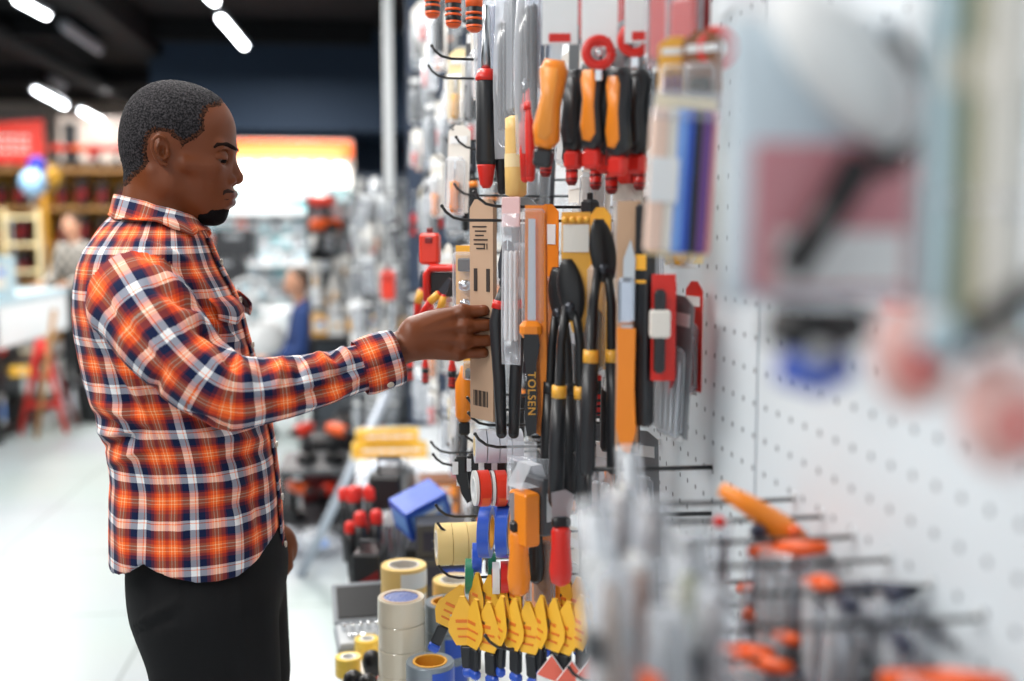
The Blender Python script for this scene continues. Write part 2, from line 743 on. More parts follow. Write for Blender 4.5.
ARM_R = spline([PY(132, 287, 1.84, .066), PY(139, 297, 1.765, .0745), PY(160, 330, 1.715, .0700), PY(190, 366, 1.690, .0620), PY(224, 391, 1.68, .0590),
                PY(262, 391, 1.69, .0510), PY(310, 382, 1.712, .0440), PY(350, 371, 1.738, .0385), PY(376, 363.0, 1.752, .0395), PY(392, 358.0, 1.757, .0420)], 5)
ARM_L = spline([PY(132, 287, 2.00, .066), PY(138, 297, 2.08, .070), PY(150, 330, 2.13, .062), PY(175, 390, 2.15, .056), PY(205, 440, 2.14, .050),
                PY(240, 490, 2.11, .042), PY(266, 530, 2.09, .038)], 4)


def arm_sdf(p, A, off=0.0):
    d = None
    for i in range(len(A) - 1):
        e = d_cone(p, A[i][:3], A[i + 1][:3], A[i][3] - off, A[i + 1][3] - off)
        d = e if d is None else np.minimum(d, e)
    return d


def px_of(p):
    q = (p - CAMn.astype(np.float32)) @ RCn.astype(np.float32)
    return 512 + FPX * q[..., 0] / -q[..., 2], 340.5 - FPX * q[..., 1] / -q[..., 2]


HEM = np.array([(95, 584), (113, 583), (135, 577), (150, 570), (165, 559), (172, 563), (190, 570), (212, 575), (232, 576), (250, 574), (265, 565), (276, 552), (284, 545), (300, 545)], float)


def hem_z(x, y):
    """height of the curved shirt tail where the cloth hangs at x (both sides alike)"""
    hz = [P(a, b, YB - .15).z for a, b in HEM]
    hx = [P(a, b, YB).x for a, b in HEM]
    return np.interp(x, hx, hz)


def shirt_sdf(p):
    t = torso_sdf(p)
    r = arm_sdf(p, ARM_R)
    l = arm_sdf(p, ARM_L)
    end = np.array(ARM_R[-1][:3], np.float32)
    dirn = (ARM_R[-1] - ARM_R[-4])[:3]
    dirn = (dirn / np.linalg.norm(dirn)).astype(np.float32)
    r = np.maximum(r, (p - end) @ dirn)
    d = smin(t, r, .016)
    d = smin(d, l, .02)
    # armhole seam
    g = np.where((p[..., 2] > 1.30), np.exp(-((t - r) / .004) ** 2), 0)
    d = d + .0022 * g
    hz = hem_z(p[..., 0], p[..., 1])
    d = np.maximum(d, hz - p[..., 2])
    # open the neck
    d = np.maximum(d, -d_cone(p, A3(160, 190), A3(152, 232), .055, .062))
    return d


# folds traced as photo-plane strokes on the near side: x1,y1,x2,y2,width(px),height(m)
FOLDS = [
    (95, 415, 130, 440, 5, -.006), (100, 432, 145, 436, 4, .005), (104, 447, 150, 428, 4.5, -.007), (98, 400, 150, 425, 5, .005), (112, 462, 150, 445, 5, .005),
    (115, 360, 150, 410, 6, .005), (100, 350, 140, 420, 6, -.005), (150, 400, 160, 372, 5, -.004), (170, 415, 225, 428, 5, -.006), (175, 432, 262, 440, 6, .0045),
    (215, 460, 268, 452, 6, -.0035), (190, 470, 250, 490, 7, .0035), (200, 510, 262, 500, 7, -.003), (175, 520, 190, 560, 6, .003), (230, 500, 240, 560, 7, .003), (120, 480, 125, 560, 6, .0035),
    (140, 480, 146, 560, 6, -.003), (255, 470, 262, 550, 6, -.003),
    # elbow and sleeve
    (206, 330, 232, 352, 4, -.006), (214, 326, 244, 350, 3.5, .005), (222, 352, 240, 372, 4, -.006), (232, 350, 250, 380, 4, .005), (205, 352, 226, 380, 4, .004), (192, 325, 222, 340, 4, -.005),
    (185, 312, 215, 322, 4, .004), (176, 300, 205, 308, 4, -.004), (262, 358, 262, 385, 5, -.004), (283, 352, 275, 392, 4, .0035), (302, 350, 296, 390, 4.5, -.0045), (315, 348, 330, 372, 4, .0045),
    (322, 345, 342, 362, 3, -.005), (336, 344, 352, 358, 3, .005), (300, 398, 345, 380, 3.5, -.006), (310, 405, 352, 388, 3, .005), (325, 386, 362, 377, 3, .004), (330, 375, 360, 368, 3, -.005),
    (240, 400, 290, 404, 5, -.003), (225, 420, 270, 408, 5, .003), (140, 330, 190, 385, 6, .0035), (120, 320, 165, 372, 6, -.004), (160, 310, 200, 345, 6, -.003),
    # shoulder, chest
    (135, 240, 190, 262, 4, .004), (140, 252, 188, 275, 4, -.004), (150, 264, 200, 300, 5, .004), (170, 262, 212, 310, 4, -.0045), (186, 262, 226, 318, 4, .004), (150, 285, 195, 305, 5, -.004),
    (100, 290, 118, 330, 5, -.003), (90, 300, 100, 350, 5, .0035), (85, 345, 105, 395, 5, -.003), (195, 300, 222, 345, 4, -.004),
]


def fold_disp(V):
    px, py = projn(V)
    d = np.zeros(len(V))
    for (x1, y1, x2, y2, w, a) in FOLDS:
        ux, uy = x2 - x1, y2 - y1
        L = ux * ux + uy * uy
        t = np.clip(((px - x1) * ux + (py - y1) * uy) / L, 0, 1)
        dist = np.hypot(px - x1 - t * ux, py - y1 - t * uy)
        d += a * np.exp(-(dist / w) ** 2) * (.35 + .65 * np.sin(PI * np.clip(t, .02, .98))) * 2.1
    return d


def arm_uv(Pt, A):
    C0 = A[:, :3]
    L = np.concatenate([[0], np.cumsum(np.linalg.norm(np.diff(C0, axis=0), axis=1))])
    best = np.full(len(Pt), 1e9)
    v = np.zeros(len(Pt))
    u = np.zeros(len(Pt))
    C0 = np.vstack([C0[0] - 5 * (C0[1] - C0[0]) / np.linalg.norm(C0[1] - C0[0]) * .03, C0])
    L = np.concatenate([[-.15], L])
    up0 = np.array([0, -1.0, 0])
    frames = {}
    e_prev = up0
    for i in range(len(C0) - 2, -1, -1):       # carry the frame back from the wrist
        tt = (C0[i + 1] - C0[i]) / np.linalg.norm(C0[i + 1] - C0[i])
        e_prev = e_prev - tt * (e_prev @ tt)
        e_prev = e_prev / np.linalg.norm(e_prev)
        frames[i] = (tt, e_prev, np.cross(tt, e_prev))
    for i in range(len(C0) - 1):
        a, b = C0[i], C0[i + 1]
        ba = b - a
        l = np.linalg.norm(ba)
        t0 = ((Pt - a) @ ba) / (l * l)
        t = np.clip(t0, 0, 1)
        q = Pt - a - t[:, None] * ba
        d = np.linalg.norm(q, axis=1)
        tt, e1, e2 = frames[i]
        ang = np.arctan2(q @ e2, q @ e1)
        m = d < best
        best[m] = d[m]
        v[m] = L[i] + t[m] * l
        u[m] = ang[m] * .058
    return u, v, 2 * PI * .058


def torso_uv(Pt):
    cx, rx, w = sec(Pt[:, 2])
    ang = np.arctan2((Pt[:, 1] - YB) / w, (Pt[:, 0] - cx) / rx)   # 0 = front, -90deg = towards the camera
    u = ang * .155
    # follow the shoulder slope where the yoke turns inwards
    zt = SZs
    m = np.concatenate([[0], np.cumsum(np.hypot(np.diff(zt), .6 * np.diff(SWs)))])
    return u, np.interp(Pt[:, 2], zt, m), 2 * PI * .155


def cloth_mesh():
    lo = (P(60, 400, 1.9).x, 1.60, .80)
    hi = (P(400, 400, 1.75).x + .03, 2.26, 1.62)
    V, Fc = polygonise(shirt_sdf, lo, hi, .0045)
    V = relax(V, Fc, 2, .5)
    N = vnormals(V, Fc)
    near = np.clip(-N[:, 1] * 1.5 + .35, 0, 1)
    V = V + N * (fold_disp(V) * near)[:, None]
    rnd = np.array([noise.noise(Vector(v) * 9) * .0025 + noise.noise(Vector(v) * 22) * .0010 for v in V])
    V = V + N * rnd[:, None]
    Vf = V.astype(np.float32)
    cen = V[Fc].mean(1)
    ct = torso_sdf(cen.astype(np.float32))
    cr = arm_sdf(cen.astype(np.float32), ARM_R)
    cl = arm_sdf(cen.astype(np.float32), ARM_L)
    reg = np.where(cr < np.minimum(ct, cl), 1, np.where(cl < ct, 2, 0))
    uv = np.zeros((len(Fc), 4, 2))
    ut = [torso_uv(V), arm_uv(V, ARM_R), arm_uv(V, ARM_L)]
    for k, (u, v, per) in enumerate(ut):
        s = reg == k
        uu = u[Fc[s]]
        uu = uu - per * np.round((uu - uu[:, :1]) / per)
        off = (0.0, 0.013, .03)[k]
        if k == 0:   # back panel is a separate piece of cloth behind the side seam
            back = (uu.mean(1) < -.262) | (uu.mean(1) > .262)
            uu = uu + np.where(back, .021, 0)[:, None]
        uv[s, :, 0] = uu + off
        uv[s, :, 1] = v[Fc[s]] + (.0, .018, .0)[k]
    return V, Fc, uv


def plaid(name='plaid_flannel'):
    m = bpy.data.materials.new(name)
    m.use_nodes = True
    nt = m.node_tree
    N, L = nt.nodes, nt.links
    b = N['Principled BSDF']
    b.inputs['Roughness'].default_value = .85
    b.inputs['Specular IOR Level'].default_value = .15
    b.inputs['Sheen Weight'].default_value = .06
    uv = N.new('ShaderNodeUVMap')
    uv.uv_map = 'cloth'
    sp = N.new('ShaderNodeSeparateXYZ')
    L.new(uv.outputs[0], sp.inputs[0])
    stops = [(0.0, (225, 226, 228)), (.035, (236, 120, 70)), (.052, (225, 226, 228)), (.108, (16, 28, 62)), (.24, (18, 30, 64)), (.265, (110, 38, 50)), (.34, (198, 68, 38)),
             (.40, (240, 108, 46)), (.458, (245, 205, 165)), (.476, (240, 112, 48)), (.535, (245, 205, 165)), (.553, (240, 112, 48)), (.61, (198, 68, 38)), (.70, (110, 38, 50)), (.745, (18, 30, 64)),
             (.88, (16, 28, 62)), (.905, (225, 226, 228))]

    def stripe(sock, per):
        d = N.new('ShaderNodeMath')
        d.operation = 'DIVIDE'
        L.new(sock, d.inputs[0])
        d.inputs[1].default_value = per
        f = N.new('ShaderNodeMath')
        f.operation = 'FRACT'
        L.new(d.outputs[0], f.inputs[0])
        c = N.new('ShaderNodeValToRGB')
        c.color_ramp.interpolation = 'CONSTANT'
        el = c.color_ramp.elements
        while len(el) > 1:
            el.remove(el[-1])
        el[0].position = 0
        el[0].color = srgb(stops[0][1])
        for pos, col in stops[1:]:
            e = el.new(pos)
            e.color = srgb(col)
        L.new(f.outputs[0], c.inputs[0])
        return c.outputs[0]
    a = stripe(sp.outputs[0], .0725)
    c = stripe(sp.outputs[1], .0725)
    # woven blend in twill threads
    mx = N.new('ShaderNodeMix')
    mx.data_type = 'RGBA'
    mx.inputs[0].default_value = .5
    for so, ix in ((a, 6), (c, 7)):
        g_ = N.new('ShaderNodeGamma')
        g_.inputs[1].default_value = .58
        L.new(so, g_.inputs[0])
        L.new(g_.outputs[0], mx.inputs[ix])
    gm = N.new('ShaderNodeGamma')
    gm.inputs[1].default_value = 1.78
    L.new(mx.outputs[2], gm.inputs[0])
    hs = N.new('ShaderNodeHueSaturation')
    hs.inputs['Saturation'].default_value = 1.0
    hs.inputs['Value'].default_value = 1.1
    L.new(gm.outputs[0], hs.inputs['Color'])
    L.new(hs.outputs[0], b.inputs['Base Color'])
    w = N.new('ShaderNodeTexNoise')
    w.inputs['Scale'].default_value = 900
    tc = N.new('ShaderNodeTexCoord')
    L.new(tc.outputs['Object'], w.inputs['Vector'])
    bp = N.new('ShaderNodeBump')
    bp.inputs['Strength'].default_value = .25
    bp.inputs['Distance'].default_value = .001
    L.new(w.outputs['Fac'], bp.inputs['Height'])
    L.new(bp.outputs['Normal'], b.inputs['Normal'])
    return m


def skin_mat():
    m = mat('dark_brown_skin', (110, 57, 27), rough=.42, spec=.35, bump=.12, bscale=420, var=.10, vscale=26)
    m.node_tree.nodes['Principled BSDF'].inputs['Subsurface Weight'].default_value = 0.0
    return m


def solid_grid(points_rows, u_closed=False):
    """quad faces for a list of equal rows -> V, F"""
    n = len(points_rows[0])
    V = np.array([p for r in points_rows for p in r], float)
    F = []
    for i in range(len(points_rows) - 1):
        for j in range(n if u_closed else n - 1):
            k = (j + 1) % n
            F.append((i * n + j, i * n + k, (i + 1) * n + k, (i + 1) * n + j))
    return V, np.array(F)


def add_mod_solid(o, t, off=0):
    s = o.modifiers.new('thickness', 'SOLIDIFY')
    s.thickness = t
    s.offset = off


def build_customer():
    foot = P(205, 600, YB)
    O = thing('person', 'man in orange and navy plaid shirt and black trousers reaching for a hanging package', 'person', (foot.x, YB, 0))
    T = np.array([foot.x, YB, 0.0])
    skin, lipm = skin_mat(), mat('lip_skin', (98, 50, 40), rough=.35)
    # ---- body: head, hand and the covered bulk in one mesh
    a = A3(60, 60)
    Vh, Fh = polygonise(head_sdf, (A3(115, 100)[0], YB - .10, A3(150, 262)[2]), (A3(248, 100)[0], YB + .10, A3(150, 74)[2]), .0020)
    Vh = relax(Vh, Fh, 1, .4)
    Va, Fa = polygonise(hand_sdf, (h(380, 340)[0], YH - .06, h(400, 385)[2]), (h(500, 340)[0], YH + .08, h(400, 288)[2]), .0018)
    Va = relax(Va, Fa, 1, .4)

    def hang(p):   # left hand hanging past the hip
        q = lambda x, y, dy=0.: tuple(P(x, y, 2.085 + dy))
        d = d_cone(p, q(262, 522), q(279, 538), .026, .024)
        d = smin(d, d_ell(p, q(284, 548), (.026, .020, .036)), .015)
        for (x0, y0, x1, y1, x2, y2, dy) in ((289, 556, 289, 572, 283, 579, -.020), (290, 556, 287, 575, 281, 582, -.004), (287, 558, 284, 576, 277, 581, .012), (284, 558, 280, 572, 274, 576, .024)):
            d = smin(d, d_chain(p, [q(x0 - 2, y0 - 6, dy * .7), q(x1 - 1, y1 - 6, dy), q(x2, y2 - 4, dy)], [.0115, .0095, .0080], .003), .004)
        d = smin(d, d_chain(p, [q(276, 540, -.012), q(272, 553, -.026), q(273, 563, -.030)], [.013, .011, .009], .004), .008)
        return d
    Vl, Fl = polygonise(hang, (P(250, 540, 2.085).x, 2.01, P(280, 592, 2.085).z), (P(302, 540, 2.085).x, 2.15, P(280, 508, 2.085).z), .0025)

    def bulk(p):
        d = torso_sdf(p, .022)
        d = np.maximum(d, p[..., 2] - A3(150, 236)[2])
        d = smin(d, arm_sdf(p, ARM_R, .020), .02)
        d = smin(d, arm_sdf(p, ARM_L, .018), .02)
        d = np.maximum(d, 1.02 - p[..., 2])
        for s in (-1, 1):
            d = smin(d, d_chain(p, [(foot.x + .03, YB + s * .09, .90), (foot.x + .035, YB + s * .098, .50), (foot.x + .01, YB + s * .10, .12)], [.075, .050, .036]), .02)
        return d
    Vb, Fb = polygonise(bulk, (A3(62, 300)[0], 1.60, .02), (h(402, 340)[0], 2.26, A3(150, 225)[2]), .012)
    V = np.concatenate([Vh, Va, Vl, Vb])
    Fc = np.concatenate([Fh, Fa + len(Vh), Fl + len(Vh) + len(Va), Fb + len(Vh) + len(Va) + len(Vl)])
    fm = np.zeros(len(Fc))
    cen = V[Fc].mean(1).astype(np.float32)
    qq = cen.copy()
    qq[:, 1] = YB - np.abs(qq[:, 1] - YB)
    lip = np.minimum(d_chain(qq, [A3(235.5, 194.6, 0), A3(232, 195.4, -.012), A3(224.5, 197.6, -.023)], [.0058, .0052, .0014]),
                     d_chain(qq, [A3(233.0, 202.4, 0), A3(230, 202.2, -.012), A3(224, 199.2, -.022)], [.0066, .0058, .0014]))
    fm[(lip < .0012) & (np.arange(len(Fc)) < len(Fh))] = 1
    me = mesh_np('body', V - T, Fc, [skin, lipm], fm)
    link('body', me, O)
    # ---- hair: close-cropped cap
    HL = [(234, 88), (222, 107), (210, 110), (206, 118), (206.5, 132), (200, 138), (193, 143), (185.5, 146), (183, 153), (179, 152), (178, 143), (172, 139), (168, 134.5), (160, 133.5), (153, 135), (149.5, 142),
          (149, 152), (150.5, 162), (147, 169), (142, 173), (135, 180), (128, 188), (110, 190), (105, 100), (150, 60), (234, 60)]

    def inside(px, py, poly):
        r = np.full(px.shape, 1e9)
        s = np.zeros(px.shape, bool)
        for i in range(len(poly)):
            (x1, y1), (x2, y2) = poly[i], poly[(i + 1) % len(poly)]
            ux, uy = x2 - x1, y2 - y1
            t = np.clip(((px - x1) * ux + (py - y1) * uy) / (ux * ux + uy * uy), 0, 1)
            r = np.minimum(r, np.hypot(px - x1 - t * ux, py - y1 - t * uy))
            c = ((y1 > py) != (y2 > py)) & (px < (x2 - x1) * (py - y1) / ((y2 - y1) or 1e-9) + x1)
            s ^= c
        return np.where(s, -r, r)

    def hair(p):
        d = head_raw(p)
        q = p.copy()
        q[..., 1] = YB - np.abs(q[..., 1] - YB)          # same outline on both sides of the head
        px, py = px_of(q)
        e = inside(px, py, HL) * mpp
        n = .0010 * (np.sin(p[..., 0] * 900) * np.sin(p[..., 1] * 850) * np.sin(p[..., 2] * 930)) + .0006 * np.sin(p[..., 0] * 1700 + p[..., 1] * 900) * np.sin(p[..., 2] * 1600)
        t = np.clip(-e / .012, 0, 1) * .0026 - .0008
        return np.maximum(d - t + n, -(d + .006))
    Vr, Fr = polygonise(hair, (A3(115, 100)[0], YB - .10, A3(150, 200)[2]), (A3(240, 100)[0], YB + .10, A3(150, 74)[2]), .0020)
    def speckle(name, c0, c1, lo, hi):
        m_ = bpy.data.materials.new(name)
        m_.use_nodes = True
        nt = m_.node_tree
        bs = nt.nodes['Principled BSDF']
        bs.inputs['Roughness'].default_value = .8
        bs.inputs['Specular IOR Level'].default_value = .15
        tc = nt.nodes.new('ShaderNodeTexCoord')
        n1 = nt.nodes.new('ShaderNodeTexNoise')
        n1.inputs['Scale'].default_value = 330
        n1.inputs['Detail'].default_value = 2
        nt.links.new(tc.outputs['Object'], n1.inputs['Vector'])
        cr_ = nt.nodes.new('ShaderNodeValToRGB')
        cr_.color_ramp.elements[0].position = lo
        cr_.color_ramp.elements[0].color = srgb(c0)
        cr_.color_ramp.elements[1].position = hi
        cr_.color_ramp.elements[1].color = srgb(c1)
        nt.links.new(n1.outputs['Fac'], cr_.inputs[0])
        nt.links.new(cr_.outputs[0], bs.inputs['Base Color'])
        bp_ = nt.nodes.new('ShaderNodeBump')
        bp_.inputs['Strength'].default_value = .8
        bp_.inputs['Distance'].default_value = .002
        nt.links.new(n1.outputs['Fac'], bp_.inputs['Height'])
        nt.links.new(bp_.outputs['Normal'], bs.inputs['Normal'])
        return m_
    hm2 = speckle('cropped_hair_speckled', (15, 15, 18), (66, 63, 66), .40, .72)
    fade2 = speckle('faded_hair_speckled', (24, 18, 16), (92, 56, 38), .38, .64)
    hm = mat('cropped_hair', (18, 16, 17), rough=.85, spec=.08, bump=1.0, bscale=420, var=.7, vscale=330)
    cc = Vr[Fr].mean(1).astype(np.float32)
    cc[:, 1] = YB - np.abs(cc[:, 1] - YB)
    ee = inside(*px_of(cc), HL)
    ee = ee + 3.0 * np.array([noise.noise(Vector(v) * 260) for v in Vr[Fr].mean(1)])
    fade = mat('faded_hair', (50, 33, 25), rough=.8, spec=.1, bump=.8, bscale=420, var=.6, vscale=330)
    link('hair', mesh_np('hair', Vr - T, Fr, [hm2, fade2], (ee > -6.5).astype(int)), O)
    BD = [(206, 213), (212, 209), (218, 209.5), (223, 208), (230, 209.5), (229, 230), (205, 232), (196, 224), (198, 214)]

    def beard(p):
        d = head_raw(p)
        q = p.copy()
        q[..., 1] = YB - np.abs(q[..., 1] - YB)
        px, py = px_of(q)
        e = inside(px, py, BD) * mpp
        n = .0008 * (np.sin(p[..., 0] * 1300) * np.sin(p[..., 1] * 1150) * np.sin(p[..., 2] * 1230))
        t = np.clip(-e / .008, 0, 1) * .0036 - .0005
        return np.maximum(np.maximum(d - t + n, -(d + .005)), np.abs(p[..., 1] - YB) - .040)
    Vr, Fr = polygonise(beard, (A3(190, 100)[0], YB - .06, A3(150, 236)[2]), (A3(236, 100)[0], YB + .06, A3(150, 200)[2]), .0017)
    link('beard', mesh_np('beard', Vr - T, Fr, [hm]), O)
    MD = [(235.5, 191.6), (228, 188.4), (221, 191.5), (218.5, 197), (221.5, 197), (226, 193.5), (234.5, 192.6)]

    def tache(p):
        d = head_raw(p)
        q = p.copy()
        q[..., 1] = YB - np.abs(q[..., 1] - YB)
        px, py = px_of(q)
        e = inside(px, py, MD) * mpp
        t = np.clip(-e / .003, 0, 1) * .0022 - .0004
        return np.maximum(np.maximum(d - t, -(d + .004)), np.abs(p[..., 1] - YB) - .030)
    Vr, Fr = polygonise(tache, (A3(210, 100)[0], YB - .05, A3(150, 202)[2]), (A3(240, 100)[0], YB + .05, A3(150, 184)[2]), .0013)
    tm = mat('short_moustache', (44, 30, 26), rough=.7, spec=.2, var=.3, vscale=400)
    link('moustache', mesh_np('moustache', Vr - T, Fr, [tm]), O)
    # ---- eyebrow, eyes
    for s in (-1, 1):
        pts, rs = [], []
        for (x, y, dy, r) in ((232.5, 149.0, -.010, .0024), (229, 146.4, -.022, .0036), (223, 144.2, -.036, .0038), (217.5, 144.8, -.045, .0032), (213.5, 147.5, -.050, .0016)):
            p = A3(x, y, dy)
            d = None
            q = np.array([[p]], np.float32)
            for _ in range(6):
                dd = float(head_raw(q)[0, 0])
                g = []
                for ax in range(3):
                    e = np.zeros(3, np.float32)
                    e[ax] = .002
                    g.append(float(head_raw(q + e)[0, 0]) - float(head_raw(q - e)[0, 0]))
                g = np.array(g) / (np.linalg.norm(g) + 1e-9)
                q = (q - (dd - .0004) * g).astype(np.float32)
            v = Vector(q[0, 0].tolist())
            if s > 0:
                v.y = 2 * YB - v.y
            pts.append(v - Vector(T))
            rs.append(r)
        m = MB()
        m.tube(pts, rs, 8)
        m.build('eyebrow', mat('brow_hair', (34, 24, 20), rough=.9, spec=.05, var=.5, vscale=500), O)
        e = A3(217.6, 157.4, -.0335)
        if s > 0:
            e = mir(e)
        m = MB()
        m.ball((0, 0, 0), .0152, 20)
        ey = m.build('eye', mat('eye_white', (92, 76, 68), rough=.6, spec=.2), O, Vector(e) - Vector(T))
        m = MB()
        m.ball((0, 0, 0), .0092, 14)
        m.build('iris', mat('dark_iris', (16, 10, 8), rough=.8, spec=.1), ey, Vector((.0058, -.0030, -.0042)))
        # lids close the ball above and below
        for (z0, z1, nm) in ((-.080, .5, 'eyelid'), (-.5, -.205, 'eyelid')):
            rows = []
            for i in range(7):
                el = (z0 + (z1 - z0) * i / 6) * PI
                rows.append([(Vector(e) - Vector(T) + Vector((math.cos(el) * math.cos(az), math.cos(el) * math.sin(az), math.sin(el))) * .0163)
                             for az in [PI * 2 * k / 20 for k in range(20)]])
            Vv, Ff = solid_grid([[tuple(q) for q in r] for r in rows], True)
            lo = link(nm, mesh_np(nm, Vv, Ff, [skin]), O)
            add_mod_solid(lo, .0012)
    # ---- shirt
    pl = plaid()
    V, Fc, uv = cloth_mesh()
    link('shirt', mesh_np('shirt', V - T, Fc, [pl], None, uv.reshape(-1, 2)), O)

    def strip(name, rows, us, vs, thick, parent=O, closed=False):
        Vv, Ff = solid_grid(rows, closed)
        n = len(rows[0])
        uvv = []
        for i in range(len(rows) - 1):
            for j in range(n if closed else n - 1):
                k = j + 1
                for (a_, b_) in ((i, j), (i, k), (i + 1, k), (i + 1, j)):
                    uvv.append((us[b_], vs[a_]))
        o = link(name, mesh_np(name, Vv - T, Ff, [pl], None, np.array(uvv)), parent)
        add_mod_solid(o, thick, 0)
        return o
    # collar: stand and fall, from the back of the neck round to the front points
    rows = []
    ncol = 41
    for i in range(9):
        t = i / 8
        r = []
        for j in range(ncol):
            a_ = -PI + 2 * PI * j / (ncol - 1)        # 0 = back of neck, +-pi = front
            s_ = abs(a_) / PI
            # neckline path in photo columns / rows, back -> front
            xi = np.interp(s_, [0, .2, .45, .7, .9, 1], [114, 120, 146, 172, 189, 196])
            yi = np.interp(s_, [0, .2, .45, .7, .9, 1], [196, 197, 203, 213, 222, 229])
            wi = .062 * math.sin(min(1, s_ * 1.02) * PI) ** .62
            # outer (fallen) edge
            xo = np.interp(s_, [0, .2, .45, .68, .80, .9, 1], [109, 113, 137, 163, 177, 190, 201])
            yo = np.interp(s_, [0, .2, .45, .68, .80, .9, 1], [216, 219, 229, 240, 248, 236, 233])
            wo = .100 * math.sin(min(1, s_ * 1.0) * PI) ** .5 + .004
            if t < .35:                                # roll over the top
                k = t / .35
                x, y, w = xi, yi + (1 - k) * 7, wi - (1 - k) * .004
                y -= 2.0 * math.sin(k * PI / 2)
            else:
                k = (t - .35) / .65
                x = xi + (xo - xi) * k
                y = yi - 2.0 + (yo - yi + 2.0) * k
                w = wi + (wo - wi) * (k ** .7) + .006 * math.sin(k * PI)
            p = P(x, y, YB - (w if a_ < 0 else w))
            yy = w if a_ > 0 else -w
            r.append((p.x, YB + yy, p.z))
        rows.append(r)
    cp = np.array([p for r in rows for p in r], np.float32)
    for _ in range(6):
        dd = shirt_sdf(cp[None])[0]
        g = np.stack([(shirt_sdf((cp + e_)[None])[0] - shirt_sdf((cp - e_)[None])[0]) for e_ in np.eye(3, dtype=np.float32) * .003], 1)
        g /= np.linalg.norm(g, axis=1)[:, None] + 1e-6
        k_ = np.repeat(np.clip(np.arange(9) / 8 * 2.2 - .5, 0, 1), ncol)
        cp = cp + g * (np.clip(.0055 - dd, 0, .03) * k_)[:, None]
    rows = [[tuple(map(float, cp[i * ncol + j])) for j in range(ncol)] for i in range(9)]
    strip('collar', rows, [.0 + .34 * j / (ncol - 1) + .02 for j in range(ncol)], [.05 + .065 * i / 8 for i in range(9)], .0030)
    # cuff
    Ae = ARM_R
    c0, c1 = Ae[-9], Ae[-1]
    ax = (c1 - c0)[:3] / np.linalg.norm((c1 - c0)[:3])
    e1 = np.array([0, -1.0, 0])
    e1 -= ax * (e1 @ ax)
    e1 /= np.linalg.norm(e1)
    e2 = np.cross(ax, e1)
    rows = []
    for i in range(8):
        t = i / 7
        c = c0[:3] + (c1[:3] - c0[:3]) * (-.05 + 1.22 * t)
        rad = .0432 + .0010 * math.sin(t * PI) - (.001 if i in (0, 7) else 0)
        rows.append([tuple(c + (e1 * math.cos(q) * .92 + e2 * math.sin(q) * 1.02) * (rad + .0006 * math.sin(5 * q + i))) for q in [2 * PI * k / 40 for k in range(41)]])
    cu = strip('cuff', rows, [.02 + .26 * k / 40 for k in range(41)], [.02 + .066 * i / 7 for i in range(8)], .0030)
    bt = mat('shirt_button', (205, 195, 180), rough=.3)

    def button(p, nrm, parent=O, r=.0055):
        m = MB()
        m.annulus(.0012, r, 0, .0022, 18)
        m.annulus(r * .62, r, .0022, .0030, 18)
        o = m.build('button', bt, parent)
        o.location = Vector(p) - Vector(T)
        o.rotation_euler = Vector(nrm).to_track_quat('Z', 'Y').to_euler()
        return o
    cn = c1[:3] + (c0[:3] - c1[:3]) * .40
    q = math.radians(-52)
    dn = e1 * math.cos(q) + e2 * math.sin(q)
    if P(388, 384, 1.75).z > cn[2]:
        pass
    dn = dn if dn[2] < 0 else e1 * math.cos(-q) + e2 * math.sin(-q)
    button(cn + dn * .0448, dn)
    # placket down the front and its buttons
    def on_front(py, w):
        cx, rx, hw = sec(np.array([P(200, py, YB).z]))
        z = P(200, py, YB).z
        n = 2.35
        y = w
        x = (max(0, 1 - (abs(y) / hw[0]) ** n)) ** (1 / n) * rx[0] + cx[0]
        return x, YB + y, z
    rows = []
    pys = list(np.linspace(238, 562, 40))
    for py in pys:
        r = []
        for w in np.linspace(-.030, .006, 6):
            x, y, z = on_front(py, w)
            r.append((x + .0035, y, z))
        rows.append(r)
    strip('placket', rows, [.012 + .006 * j for j in range(6)], [1.0 - .0017 * (py - 238) for py in pys], .0030)
    for py in (262, 300, 345, 395, 445, 497, 545):
        x, y, z = on_front(py, -.012)
        button((x + .006, y, z), (1, -.15, 0))
    # chest pocket flap, standing off the cloth a little
    for s in (-1, 1):
        rows = []
        for i in range(6):
            r = []
            for j in range(10):
                w = .055 + .085 * j / 9
                t = i / 5
                drop = (26 + 9 * (1 - abs(j - 4.5) / 4.5)) * t
                x, y, z = on_front(294 + drop * .75, -w)
                r.append((x + .004 + .012 * math.sin(t * PI * .8) * (1 if j < 6 else .6), y if s < 0 else 2 * YB - y, z))
            rows.append(r)
        strip('pocket_flap', rows, [.02 + .0094 * j for j in range(10)], [.03 - .006 * i for i in range(6)], .0035)
    # ---- trousers
    px0, px1 = P(127, 600, YB).x, P(284, 600, YB).x
    def trou(p):
        cxx = (px0 + px1) / 2 + .012
        d = d_ell(p, (cxx - .006, YB, .97), (.136, .178, .16))
        d = smin(d, d_ell(p, (cxx - .016, YB, .90), (.118, .170, .12)), .03)
        for s in (-1, 1):
            leg = d_chain(p, [(cxx + .004, YB + s * .085, .92), (cxx + .022, YB + s * .092, .74), (cxx + .022, YB + s * .098, .50), (cxx - .005, YB + s * .10, .20), (cxx - .008, YB + s * .10, .075)],
                          [.115, .101, .082, .070, .068])
            d = smin(d, leg, .018) if s < 0 else np.minimum(d, smin(d, leg, .012))
        d = np.maximum(d, p[..., 2] - 1.06)
        d = np.maximum(d, .045 - p[..., 2])
        # wrinkles, back pocket edge
        px, py = px_of(p)
